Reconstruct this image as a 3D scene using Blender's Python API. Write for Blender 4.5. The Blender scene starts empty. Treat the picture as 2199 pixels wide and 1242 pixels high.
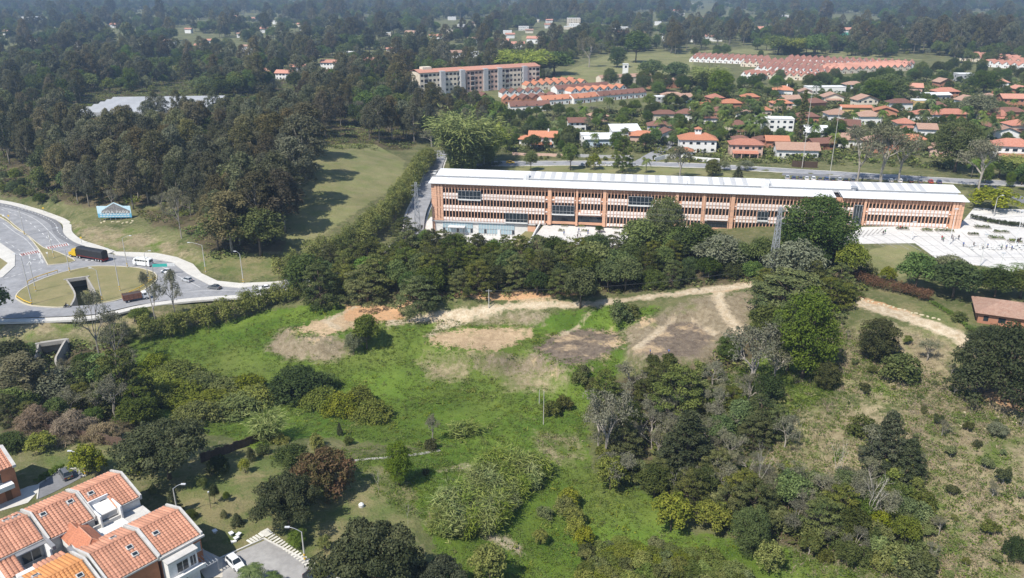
import bpy, bmesh, math, random
import numpy as np
from mathutils import Vector, Matrix
from mathutils.geometry import tessellate_polygon

# ---------------------------------------------------------------- camera, sky, sun, exposure
FPX = 1700.0; PITCH = math.radians(21.2); CAMH = 90.0; CX, CY = 1099.5, 621.0   # focal length in photo pixels (2199 wide)
scene = bpy.context.scene
col = scene.collection
cam_d = bpy.data.cameras.new('camera')
cam_d.sensor_fit = 'HORIZONTAL'; cam_d.sensor_width = 36.0
cam_d.lens = 36.0 * FPX / 2199.0
cam_d.clip_start = 1.0; cam_d.clip_end = 40000.0
cam = bpy.data.objects.new('camera', cam_d); col.objects.link(cam)
cam.location = (0, 0, CAMH); cam.rotation_euler = (math.radians(90) - PITCH, 0, 0)
scene.camera = cam

SUN_EL = math.radians(53); SUN_FROM = Vector((-0.66, -0.75, 0)).normalized()
world = bpy.data.worlds.new('World'); scene.world = world; world.use_nodes = True
wn = world.node_tree.nodes; wl = world.node_tree.links
sky = wn.new('ShaderNodeTexSky'); sky.sky_type = 'NISHITA'; sky.sun_disc = False
sky.sun_elevation = SUN_EL; sky.sun_rotation = math.atan2(SUN_FROM.x, SUN_FROM.y)
sky.air_density = 1.0; sky.dust_density = 1.5; sky.altitude = 2000
wl.new(sky.outputs[0], wn['Background'].inputs[0]); wn['Background'].inputs[1].default_value = 0.13
sun_d = bpy.data.lights.new('sun', 'SUN'); sun_d.energy = 5.0; sun_d.angle = math.radians(0.6); sun_d.color = (1.0, 0.95, 0.87)
sun = bpy.data.objects.new('sun', sun_d); col.objects.link(sun)
ldir = Vector((-SUN_FROM.x * math.cos(SUN_EL), -SUN_FROM.y * math.cos(SUN_EL), -math.sin(SUN_EL)))
sun.rotation_euler = ldir.to_track_quat('-Z', 'Y').to_euler(); sun.location = (-60, -60, 200)
vs = scene.view_settings; vs.view_transform = 'Standard'; vs.look = 'None'; vs.gamma = 1.0; vs.exposure = 0.54
scene.cycles.max_bounces = 5; scene.cycles.diffuse_bounces = 2; scene.cycles.glossy_bounces = 2
scene.cycles.transmission_bounces = 3; scene.cycles.volume_bounces = 0; scene.cycles.use_denoising = True

rng = np.random.default_rng(7); R = random.Random(11)
COSP, SINP = math.cos(PITCH), math.sin(PITCH)

# ---------------------------------------------------------------- helpers: surveying the photograph onto the land
def ray(px, py):
    x = (px - CX) / FPX; y = -(py - CY) / FPX
    return np.array((x, COSP + y * SINP, -SINP + y * COSP))
def un(px, py, z=0.0):
    d = ray(px, py); t = (z - CAMH) / d[2]
    return np.array((d[0] * t, d[1] * t, z))
def depth_of(p): return p[1] * COSP - (p[2] - CAMH) * SINP
def top_height(p, py):                       # height above p of the point seen at photo row py
    d = ray(CX, py); return CAMH + d[2] * p[1] / d[1] - p[2]

# ---------------------------------------------------------------- materials
MATS = {}
def nmat(name):
    m = bpy.data.materials.new(name); m.use_nodes = True
    nt = m.node_tree; b = nt.nodes['Principled BSDF']
    b.inputs['Roughness'].default_value = 0.85; b.inputs['Specular IOR Level'].default_value = 0.25
    return m, nt, b
def mixrgb(nt, fac, a, b, mode='MIX'):
    n = nt.nodes.new('ShaderNodeMix'); n.data_type = 'RGBA'; n.blend_type = mode
    for k, v in ((0, fac), (6, a), (7, b)):
        if hasattr(v, 'is_linked') or hasattr(v, 'links'): nt.links.new(v, n.inputs[k])
        elif k == 0: n.inputs[0].default_value = v
        else: n.inputs[k].default_value = (*v, 1) if len(v) == 3 else v
    return n.outputs[2]
def noise(nt, vec, scale, detail=3, rough=0.55):
    n = nt.nodes.new('ShaderNodeTexNoise'); n.inputs['Scale'].default_value = scale
    n.inputs['Detail'].default_value = detail; n.inputs['Roughness'].default_value = rough
    if vec is not None: nt.links.new(vec, n.inputs['Vector'])
    return n.outputs['Fac']
def math_n(nt, op, a, b=None, c=None, clamp=False):
    n = nt.nodes.new('ShaderNodeMath'); n.operation = op; n.use_clamp = clamp
    for k, v in enumerate((a, b, c)):
        if v is None: continue
        if hasattr(v, 'links'): nt.links.new(v, n.inputs[k])
        else: n.inputs[k].default_value = v
    return n.outputs[0]
def mrange(nt, v, a, b, c=0.0, d=1.0):
    n = nt.nodes.new('ShaderNodeMapRange'); n.clamp = True
    nt.links.new(v, n.inputs[0])
    for k, x in enumerate((a, b, c, d)): n.inputs[k + 1].default_value = x
    return n.outputs[0]
def bump(nt, b, h, strength=0.3, dist=0.1):
    n = nt.nodes.new('ShaderNodeBump'); n.inputs['Strength'].default_value = strength; n.inputs['Distance'].default_value = dist
    nt.links.new(h, n.inputs['Height']); nt.links.new(n.outputs[0], b.inputs['Normal'])
def mat(name, c, c2=None, scale=0.6, rough=0.85, spec=0.25, metal=0.0, vary=0.0, bumpy=0.0, fine=6.0, obj=True):
    """plain surface: two tones through a noise, fine grain, optional change from one object to the next"""
    if name in MATS: return MATS[name]
    m, nt, b = nmat(name)
    tc = nt.nodes.new('ShaderNodeTexCoord'); v = tc.outputs['Object' if obj else 'Generated']
    if obj == 'world':
        g = nt.nodes.new('ShaderNodeNewGeometry'); v = g.outputs['Position']
    c2 = c2 or tuple(x * 0.78 for x in c)
    f = mrange(nt, noise(nt, v, scale, 5, 0.6), 0.3, 0.7)
    out = mixrgb(nt, f, c, c2)
    g = mrange(nt, noise(nt, v, fine, 2), 0.25, 0.75, 0.86, 1.1)
    out = mixrgb(nt, 1.0, out, g, 'MULTIPLY') if False else mul(nt, out, g)
    if vary:
        oi = nt.nodes.new('ShaderNodeObjectInfo'); out = mul(nt, out, mrange(nt, oi.outputs['Random'], 0, 1, 1 - vary, 1 + vary))
    nt.links.new(out, b.inputs['Base Color'])
    b.inputs['Roughness'].default_value = rough; b.inputs['Specular IOR Level'].default_value = spec; b.inputs['Metallic'].default_value = metal
    if bumpy: bump(nt, b, noise(nt, v, fine, 4), bumpy)
    MATS[name] = m; return m
def mul(nt, colr, fac):
    n = nt.nodes.new('ShaderNodeVectorMath'); n.operation = 'SCALE'
    nt.links.new(colr, n.inputs[0]); nt.links.new(fac, n.inputs['Scale']); return n.outputs[0]
def leafmat(name, c, c2, hue=0.15, trans=0.28):
    """foliage: leaf tone by sprig (face attribute), differing a little from plant to plant; light passes through"""
    if name in MATS: return MATS[name]
    m, nt, b = nmat(name)
    a = nt.nodes.new('ShaderNodeAttribute'); a.attribute_name = 'tint'
    oi = nt.nodes.new('ShaderNodeObjectInfo')
    out = mixrgb(nt, a.outputs['Fac'], c, c2)
    out = mul(nt, out, mrange(nt, oi.outputs['Random'], 0, 1, 1 - hue * 1.6, 1 + hue * 1.6))
    hs = nt.nodes.new('ShaderNodeHueSaturation')
    r2 = math_n(nt, 'FRACT', math_n(nt, 'MULTIPLY', oi.outputs['Random'], 17.3))
    nt.links.new(mrange(nt, r2, 0, 1, 0.5 - hue * 0.14, 0.5 + hue * 0.03), hs.inputs['Hue'])
    nt.links.new(mrange(nt, math_n(nt, 'FRACT', math_n(nt, 'MULTIPLY', oi.outputs['Random'], 41.7)), 0, 1, 0.78, 1.1), hs.inputs['Saturation'])
    nt.links.new(out, hs.inputs['Color'])
    nt.links.new(hs.outputs[0], b.inputs['Base Color'])
    b.inputs['Roughness'].default_value = 0.7; b.inputs['Specular IOR Level'].default_value = 0.14
    tr = nt.nodes.new('ShaderNodeBsdfTranslucent'); nt.links.new(hs.outputs[0], tr.inputs[0])
    mx = nt.nodes.new('ShaderNodeMixShader'); mx.inputs[0].default_value = trans
    nt.links.new(b.outputs[0], mx.inputs[1]); nt.links.new(tr.outputs[0], mx.inputs[2])
    nt.links.new(mx.outputs[0], nt.nodes['Material Output'].inputs[0])
    MATS[name] = m; return m
def glassmat(name, c=(0.02, 0.028, 0.035), rough=0.08):
    if name in MATS: return MATS[name]
    m, nt, b = nmat(name); b.inputs['Base Color'].default_value = (*c, 1); b.inputs['Roughness'].default_value = rough
    b.inputs['Specular IOR Level'].default_value = 0.5; MATS[name] = m; return m
def tilemat(name, c, c2, step=0.3, deep=0.5, vary=0.12):
    """clay tiles too far away to tell apart: courses as relief, tone changes by patch"""
    if name in MATS: return MATS[name]
    m, nt, b = nmat(name)
    tc = nt.nodes.new('ShaderNodeTexCoord'); v = tc.outputs['Object']
    f = mrange(nt, noise(nt, v, 1.1, 5, 0.7), 0.3, 0.7)
    out = mixrgb(nt, f, c, c2)
    out = mul(nt, out, mrange(nt, noise(nt, v, 5.0, 2), 0.3, 0.7, 0.75, 1.15))
    oi = nt.nodes.new('ShaderNodeObjectInfo'); out = mul(nt, out, mrange(nt, oi.outputs['Random'], 0, 1, 1 - vary, 1 + vary))
    nt.links.new(out, b.inputs['Base Color'])
    w = nt.nodes.new('ShaderNodeTexWave'); w.inputs['Scale'].default_value = 1 / step / 3.14; w.inputs['Distortion'].default_value = 0.4
    w.bands_direction = 'DIAGONAL'; nt.links.new(v, w.inputs['Vector']); bump(nt, b, w.outputs['Fac'], deep, 0.12)
    MATS[name] = m; return m

# ---------------------------------------------------------------- meshes and objects
class MB:
    """collects faces, then links them as ONE mesh object"""
    def __init__(s): s.v = []; s.f = []; s.m = []
    def add(s, vs_, fs, mi=0):
        o = len(s.v); s.v += [tuple(map(float, p)) for p in vs_]; s.f += [tuple(i + o for i in f) for f in fs]; s.m += [mi] * len(fs); return s
    def box(s, x0, x1, y0, y1, z0, z1, mi=0):
        return s.add([(x0,y0,z0),(x1,y0,z0),(x1,y1,z0),(x0,y1,z0),(x0,y0,z1),(x1,y0,z1),(x1,y1,z1),(x0,y1,z1)],
                     [(0,3,2,1),(4,5,6,7),(0,1,5,4),(1,2,6,5),(2,3,7,6),(3,0,4,7)], mi)
    def frustum(s, b0, b1, mi=0):      # (x0,x1,y0,y1,z) bottom and top rectangles
        x0,x1,y0,y1,z = b0; X0,X1,Y0,Y1,Z = b1
        return s.add([(x0,y0,z),(x1,y0,z),(x1,y1,z),(x0,y1,z),(X0,Y0,Z),(X1,Y0,Z),(X1,Y1,Z),(X0,Y1,Z)],
                     [(0,3,2,1),(4,5,6,7),(0,1,5,4),(1,2,6,5),(2,3,7,6),(3,0,4,7)], mi)
    def prism(s, poly, z0, z1, mi=0):  # poly: list of (x,y); any winding, may be concave
        n = len(poly); A = sum(poly[i][0]*poly[(i+1)%n][1]-poly[(i+1)%n][0]*poly[i][1] for i in range(n))
        if A < 0: poly = poly[::-1]
        tri = tessellate_polygon([[Vector((p[0], p[1], 0)) for p in poly]])
        vs_ = [(p[0],p[1],z0) for p in poly] + [(p[0],p[1],z1) for p in poly]
        fs = []
        for t in tri:
            a, b, c = t; q = poly
            if (q[b][0]-q[a][0])*(q[c][1]-q[a][1])-(q[c][0]-q[a][0])*(q[b][1]-q[a][1]) < 0: a, c = c, a
            fs += [(a+n, b+n, c+n), (c, b, a)]
        fs += [(i, (i+1)%n, (i+1)%n+n, i+n) for i in range(n)]
        return s.add(vs_, fs, mi)
    def side(s, poly, y0, y1, mi=0):   # poly of (x,z) extruded along y
        n = len(poly); tri = tessellate_polygon([[Vector((p[0], p[1], 0)) for p in poly]])
        vs_ = [(p[0],y0,p[1]) for p in poly] + [(p[0],y1,p[1]) for p in poly]
        fs = [t for t in tri] + [(c+n,b+n,a+n) for a,b,c in tri] + [(i,(i+1)%n,(i+1)%n+n,i+n) for i in range(n)]
        return s.add(vs_, fs, mi)
    def tube(s, p, q, r0, r1=None, n=6, mi=0, cap=True):
        r1 = r0 if r1 is None else r1
        p = Vector(p); q = Vector(q); d = (q - p)
        if d.length < 1e-6: return s
        d.normalize(); a = d.orthogonal().normalized(); b = d.cross(a)
        vs_ = []
        for c, r in ((p, r0), (q, r1)):
            for k in range(n):
                t = 2*math.pi*k/n; vs_.append(c + a*(r*math.cos(t)) + b*(r*math.sin(t)))
        fs = [(k, (k+1)%n, (k+1)%n+n, k+n) for k in range(n)]
        if cap: fs += [tuple(range(n-1,-1,-1)), tuple(range(n, 2*n))]
        return s.add(vs_, fs, mi)
    def path(s, pts, rad, n=6, mi=0):
        pts = [Vector(p) for p in pts]; vs_ = []; m = len(pts)
        for i, p in enumerate(pts):
            d = (pts[min(i+1,m-1)] - pts[max(i-1,0)]).normalized(); a = d.cross(Vector((0.31,0.9,0.17)))
            a = a.normalized() if a.length > 1e-4 else d.orthogonal().normalized(); b = d.cross(a)
            r = rad[i] if hasattr(rad,'__len__') else rad
            for k in range(n):
                t = 2*math.pi*k/n; vs_.append(p + a*(r*math.cos(t)) + b*(r*math.sin(t)))
        fs = [(i*n+k, i*n+(k+1)%n, (i+1)*n+(k+1)%n, (i+1)*n+k) for i in range(m-1) for k in range(n)]
        fs += [tuple(range(n-1,-1,-1)), tuple(range((m-1)*n, m*n))]
        return s.add(vs_, fs, mi)
    def mesh(s, name, mats, smooth=False, fix=True):
        me = bpy.data.meshes.new(name); me.from_pydata(s.v, [], s.f)
        mats = mats if isinstance(mats, (list, tuple)) else [mats]
        for m in mats: me.materials.append(m)
        if len(mats) > 1: me.polygons.foreach_set('material_index', s.m)
        if fix:
            bm = bmesh.new(); bm.from_mesh(me); bmesh.ops.recalc_face_normals(bm, faces=bm.faces); bm.to_mesh(me); bm.free()
        if smooth: me.polygons.foreach_set('use_smooth', [True] * len(me.polygons))
        me.update(); return me
    def build(s, name, mats, parent=None, **k):
        return obj(name, s.mesh(name, mats, **k), parent)
def obj(name, me, parent=None, loc=None, rz=None, scale=None):
    o = bpy.data.objects.new(name, me); col.objects.link(o)
    if parent is not None: o.parent = parent
    if loc is not None: o.location = loc
    if rz is not None: o.rotation_euler = (0, 0, rz)
    if scale is not None: o.scale = scale
    return o
def tag(o, label=None, cat=None, group=None, kind=None):
    if label: o['label'] = label
    if cat: o['category'] = cat
    if group: o['group'] = group
    if kind: o['kind'] = kind
    return o
def thing(name, loc, rz, label, cat, group=None, scale=None):
    return tag(obj(name, None, None, loc, rz, scale), label, cat, group)
def box(name, parent, m, x0, x1, y0, y1, z0, z1): return MB().box(x0,x1,y0,y1,z0,z1).build(name, m, parent)
_bx = {}
def boxi(name, parent, m, x0, x1, y0, y1, z0, z1):      # alike boxes share one unit mesh
    k = (name, m.name)
    if k not in _bx: _bx[k] = MB().box(-.5,.5,-.5,.5,-.5,.5).mesh(name, m)
    return obj(name, _bx[k], parent, ((x0+x1)/2,(y0+y1)/2,(z0+z1)/2), None, (x1-x0, y1-y0, z1-z0))
def copy_tree(o, parent=None):
    c = o.copy(); col.objects.link(c); c.parent = parent
    for ch in o.children: copy_tree(ch, c)
    return c
# ---------------------------------------------------------------- the lie of the land
CTRL = [  # photo column, photo row, height above the road
 # housing estate and its garden
 (20,1000,0),(60,1080,0),(200,1000,0),(330,1130,0),(500,1060,0),(700,1180,0),(520,1230,0),(640,1080,0),(100,950,0),(300,960,-.5),
 (850,1040,-1.2),(800,985,-1.8),(700,980,-1.5),(600,960,-2),(950,1090,-2.5),(900,1220,-2),(1000,1000,-3.5),
 # the valley
 (350,780,-6),(450,760,-6.5),(600,840,-7),(450,850,-6.5),(750,870,-6.8),(850,900,-6.3),(1000,900,-6.5),(1000,850,-7),(1120,900,-7),(1230,930,-7.5),(1250,1050,-8),(1100,1060,-6),
 (1200,1150,-8),(1330,1100,-8),(1350,1200,-8.5),(1100,1200,-6.5),(1550,1220,-7),(420,710,-5),(550,700,-4.5),(300,880,-5),(200,860,-5),(60,850,-5),(100,780,-5.5),(200,740,-4.5),(40,720,-2),(250,700,-2.5),
 # roundabout and its verges
 (-60,640,0),(30,640,0),(200,620,0),(330,600,0),(450,612,0),(580,620,0),(680,600,0),(100,690,-.3),(330,665,-.3),(100,560,0),(30,480,0),(-60,450,0),(430,560,.6),(300,520,.6),(200,505,.6),
 # wood, billboard bank and grass field
 (250,470,2.5),(380,480,4),(500,540,2.5),(600,560,1.0),(150,440,3),(60,390,3),(400,400,8),(250,380,7),(620,440,7),(700,400,8),(820,400,5),(760,330,9),(850,450,3),(640,520,4),(500,330,11),(300,300,11),(100,300,9),
 # street beside the long building, forest bank
 (935,350,0),(905,440,0),(895,490,0),(1000,515,0),(900,530,1.0),(760,560,1.5),(760,620,3),(950,600,4.5),(1100,600,4.8),(1250,600,4.5),(1150,540,3),(1400,580,6),(1600,580,8),(1620,610,7.2),
 (870,655,3.2),(1000,648,4),(1200,640,4.5),(1320,632,4.5),
 # dug terraces
 (760,665,.6),(880,685,.5),(1000,674,1.8),(1100,658,2.8),(1220,655,3.4),(1300,648,4),(1400,637,4.8),(1500,627,5.8),
 (800,780,-5),(650,800,-6),(560,760,-5),(880,830,-6.5),(1090,850,-6.8),(1300,830,-5.5),(1370,790,-3.2),
 (1330,690,1.8),(1440,665,4),(1590,715,2.5),(1480,770,-.8),(1600,780,-.5),
 # hill with the tiled house
 (1780,625,8.8),(1900,660,9.2),(2050,715,9),(2120,690,10),(2199,680,10.2),(2000,640,9.8),(1850,600,9.6),(1800,720,5),(1900,800,4),(2050,800,5.5),(2199,830,5.5),(1700,840,0),(1800,900,-.5),(2000,950,1.2),(2199,960,2.5),
 (1550,900,-4.5),(1450,850,-4),(1400,980,-7),(1550,1050,-6.5),(1700,1000,-4),(1750,1120,-5.5),(1900,1080,-3),(2100,1100,-1),(1950,1240,-4.5),(2199,1240,-2),(1700,1240,-7),(2300,1100,1),
 # plaza, lawns and streets behind the long building
 (1200,500,5),(1330,505,5),(1500,500,6),(1850,510,10),(2000,510,10),(2150,540,10),(2250,580,10),(1900,560,9.8),(2150,450,10),(2060,590,10),
 (1100,362,1),(1250,365,2.5),(1400,370,4),(1600,380,7),(1800,390,9),(2000,400,10),(1050,345,1),(1300,345,3),(1500,355,5),(1800,372,8.5),(2100,385,10),(1200,300,3),(1500,290,6),(1800,290,8),(2100,290,9),(2199,350,10),
]
FARZ = 7.0
C = np.array([(*un(a, b, z)[:2], z) for a, b, z in CTRL])
C = np.vstack([C, [(x, y, FARZ) for y in (700, 900) for x in (-600, -300, 0, 300, 600)],
               [(-320, 300, 8), (-320, 450, 10), (-260, 200, -1), (-200, 100, -2), (0, 60, -6), (150, 60, -5), (-100, 60, -1), (300, 150, 4), (330, 250, 9), (360, 400, 10)]])
def _tps(r2): return np.where(r2 > 0, 0.5 * r2 * np.log(np.maximum(r2, 1e-9)), 0)
XY = C[:, :2] / 100.0; n_ = len(C)
K = _tps(((XY[:, None] - XY[None]) ** 2).sum(-1)) + np.eye(n_) * 0.0006
Pm = np.hstack([np.ones((n_, 1)), XY])
W = np.linalg.solve(np.vstack([np.hstack([K, Pm]), np.hstack([Pm.T, np.zeros((3, 3))])]), np.concatenate([C[:, 2], np.zeros(3)]))
def tps(x, y):
    q = np.stack([x.ravel(), y.ravel()], 1) / 100.0; out = np.empty(len(q))
    for i in range(0, len(q), 20000):
        b = q[i:i+20000]
        out[i:i+20000] = _tps(((b[:, None] - XY[None]) ** 2).sum(-1)) @ W[:n_] + W[n_] + b @ W[n_+1:]
    return out.reshape(x.shape)
def sdist(poly, x, y):                      # metres inside (+) or outside (-) a ground outline
    poly = np.asarray(poly)[:, :2]; x = np.asarray(x, float); y = np.asarray(y, float)
    d = np.full(x.shape, 1e9); ins = np.zeros(x.shape, bool)
    for i in range(len(poly)):
        a = poly[i]; b = poly[(i + 1) % len(poly)]; e = b - a
        t = np.clip(((x - a[0]) * e[0] + (y - a[1]) * e[1]) / max(e @ e, 1e-9), 0, 1)
        d = np.minimum(d, np.hypot(x - a[0] - t * e[0], y - a[1] - t * e[1]))
        if a[1] != b[1]:
            ins ^= ((a[1] > y) != (b[1] > y)) & (x < (b[0] - a[0]) * (y - a[1]) / (b[1] - a[1]) + a[0])
    return np.where(ins, d, -d)
def ldist(line, x, y):
    d = np.full(np.shape(x), 1e9)
    for a, b in zip(line[:-1], line[1:]):
        a = np.asarray(a)[:2]; b = np.asarray(b)[:2]; e = b - a
        t = np.clip(((x - a[0]) * e[0] + (y - a[1]) * e[1]) / max(e @ e, 1e-9), 0, 1)
        d = np.minimum(d, np.hypot(x - a[0] - t * e[0], y - a[1] - t * e[1]))
    return d
def grow(a, b, n, g):                        # coordinates from a towards b, steps growing by g
    out = [a]; s = n
    while (out[-1] < b) if n > 0 else (out[-1] > b): out.append(out[-1] + s); s *= g
    return out[1:]
xs = np.array(sorted(grow(-160, -9000, -1.6, 1.09)) + list(np.arange(-160, 175, 1.3)) + grow(175, 9000, 1.6, 1.09))
ys = np.array(sorted(grow(92, -400, -2, 1.2)) + list(np.arange(92, 335, 1.3)) + grow(335, 14000, 1.6, 1.035))
GX, GY = np.meshgrid(xs, ys)
near = (GX > -420) & (GX < 460) & (GY > 30) & (GY < 1000)
GZ = np.full(GX.shape, FARZ)
GZ[near] = tps(GX[near], GY[near])
def sstep(t): t = np.clip(t, 0, 1); return t * t * (3 - 2 * t)
blend = sstep((GY - 560) / 340) ; GZ = GZ * (1 - blend) + FARZ * blend
side = sstep((np.abs(GX - 10) - 240 - 0.25 * np.maximum(GY - 250, 0)) / 160); GZ = GZ * (1 - side) + np.where(GX < 0, 8, 8) * side
GZ = np.clip(GZ, -12, 16)
# low blue hills at the far edge of the plain
hill = sstep((GY - 3800) / 3500) * (150 + 90 * np.sin(GX / 900 + 1.0) + 70 * np.sin(GX / 370 + GY / 900) + 40 * np.sin(GX / 170))
GZ = GZ + np.maximum(hill, 0)
# little unevenness of natural ground
GZ = GZ + 0.16 * np.sin(GX * 0.55 + np.sin(GY * 0.31) * 2) * np.sin(GY * 0.47 + np.sin(GX * .23) * 2) * (GY < 700)

def upoly(pts, z): return np.array([un(a, b, z)[:2] for a, b in pts])
def flatten(poly, z, fall, outset=0.0):
    global GZ
    d = sdist(poly, GX, GY); w = sstep((d + outset + fall) / fall) if fall > 0 else (d > -outset).astype(float)
    GZ = GZ * (1 - w) + z * w
PAD1 = [(618,703),(660,690),(720,668),(760,655),(865,668),(870,690),(800,696),(755,706),(742,716),(690,724),(640,716)]
PAD2 = [(905,722),(985,702),(1080,698),(1160,706),(1152,730),(1068,757),(1000,753),(930,738)]
PAD3 = [(1140,748),(1190,718),(1240,705),(1330,716),(1345,742),(1270,780),(1215,788)]
PAD4 = [(1360,745),(1440,692),(1500,690),(1532,722),(1500,768),(1400,766)]
flatten(upoly(PAD1, 0.2), 0.2, 4.0); flatten(upoly(PAD2, -0.6), -0.6, 4.5); flatten(upoly(PAD3, -0.8), -0.8, 4.0); flatten(upoly(PAD4, 1.2), 1.2, 3.5)
ASPHALT = [(-110,684),(6,684),(129,680),(206,675),(290,656),(354,646),(440,638),(515,633),(600,622),(660,607),(760,580),(760,566),(660,595),(589,610),(515,617),(451,611),(402,586),(372,563),(322,554),(250,549),(200,535),(161,525),(142,509),(119,486),(87,464),(42,444),(6,437),(-110,420),(-110,500),(0,522),(33,545),(32,572),(6,596),(-110,618)]
ISLAND = [(34,638),(40,646),(62,656),(100,660),(129,661),(152,658),(161,640),(158,625),(143,602),(186,596),(204,628),(207,640),(198,655),(230,650),(257,644),(300,629),(328,611),(337,598),(330,586),(300,577),(250,573),(200,573),(160,580),(120,590),(75,607),(45,624)]
SIDEWALK = [(241,541),(335,544),(380,553),(415,568),(433,588),(467,604),(515,609),(589,606),(657,595),(760,566),(760,571),(660,600),(589,611),(515,619),(451,613),(402,588),(370,564),(322,555),(250,549)]
flatten(upoly(ASPHALT, 0), -0.3, 3.0, 1.0); flatten(upoly(SIDEWALK, 0), -0.3, 2.0, 0.5)
flatten(upoly([(-110,410),(6,426),(60,439),(105,453),(147,470),(153,495),(175,512),(205,524),(245,538),(235,552),(160,530),(130,505),(90,480),(0,450),(-110,430)], 0), -0.3, 3.0)
PIT = [(143,602),(186,596),(204,628),(207,640),(198,655),(152,658),(161,640),(158,625)]
pit = upoly(PIT, 0); 
flatten(pit, -4.6, 0.0, 1.2)
pw = np.array([un(143,602)[:2], un(186,596)[:2]]); bk = np.array((pw[1]-pw[0])[::-1]) * (-1, 1); bk /= np.hypot(*bk)
flatten(np.array([pw[0], pw[1], pw[1] + bk*6, pw[0] + bk*6]), -4.6, 0.0, 1.0)
CUL = (un(83,739,-2.2), un(141,731,-2.2))     # lower culvert: ends of its lintel
cd = (CUL[1]-CUL[0])[:2]; cd /= np.hypot(*cd); cb = np.array((-cd[1], cd[0]))
flatten(np.array([CUL[0][:2]-cb*14, CUL[1][:2]-cb*14, CUL[1][:2]+cb*2.6, CUL[0][:2]+cb*2.6]), -6.2, 2.0, -0.6)
ESTATE = [(-150,1000),(40,1010),(90,1050),(170,1000),(330,1030),(450,1120),(560,1130),(720,1242),(720,1400),(-400,1400)]
flatten(upoly(ESTATE, 0), -0.05, 6.0)
LOWPLAZA = [(880,515),(925,462),(1155,480),(1150,540),(1000,545)]
MIDPLAZA = [(1150,520),(1170,470),(1520,482),(1520,512),(1340,536),(1230,530)]
BIGPLAZA = [(1790,525),(1830,480),(2060,478),(2090,440),(2260,440),(2260,600),(2010,562),(1960,522)]
flatten(upoly(LOWPLAZA, 0), -0.12, 5.0); flatten(upoly(MIDPLAZA, 5), 4.85, 4.0); flatten(upoly(BIGPLAZA, 10), 9.85, 6.0)

def ground_z(x, y):
    i = np.clip(np.searchsorted(xs, x) - 1, 0, len(xs) - 2); j = np.clip(np.searchsorted(ys, y) - 1, 0, len(ys) - 2)
    u = np.clip((x - xs[i]) / (xs[i+1] - xs[i]), 0, 1); v = np.clip((y - ys[j]) / (ys[j+1] - ys[j]), 0, 1)
    return (GZ[j, i] * (1-u) + GZ[j, i+1] * u) * (1-v) + (GZ[j+1, i] * (1-u) + GZ[j+1, i+1] * u) * v
_T = np.concatenate([np.arange(60, 600, 0.8), np.geomspace(600, 12000, 600)])
def G(px, py, dz=0.0):                       # the spot of ground seen at a photo pixel
    d = ray(px, py); P = d[None] * _T[:, None]; P[:, 2] += CAMH
    below = P[:, 2] < ground_z(P[:, 0], P[:, 1])
    i = int(np.argmax(below)) if below.any() else len(_T) - 1
    a, b = _T[max(i-1, 0)], _T[i]
    for _ in range(8):
        m = (a + b) / 2; q = d * m
        if CAMH + q[2] < ground_z(q[0], q[1]): b = m
        else: a = m
    q = d * b; return np.array((q[0], q[1], float(ground_z(q[0], q[1])) + dz))
def gpoly(pts): return np.array([G(a, b)[:2] for a, b in pts])
def onz(x, y, dz=0.0): return np.array((x, y, float(ground_z(np.float64(x), np.float64(y))) + dz))

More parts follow.
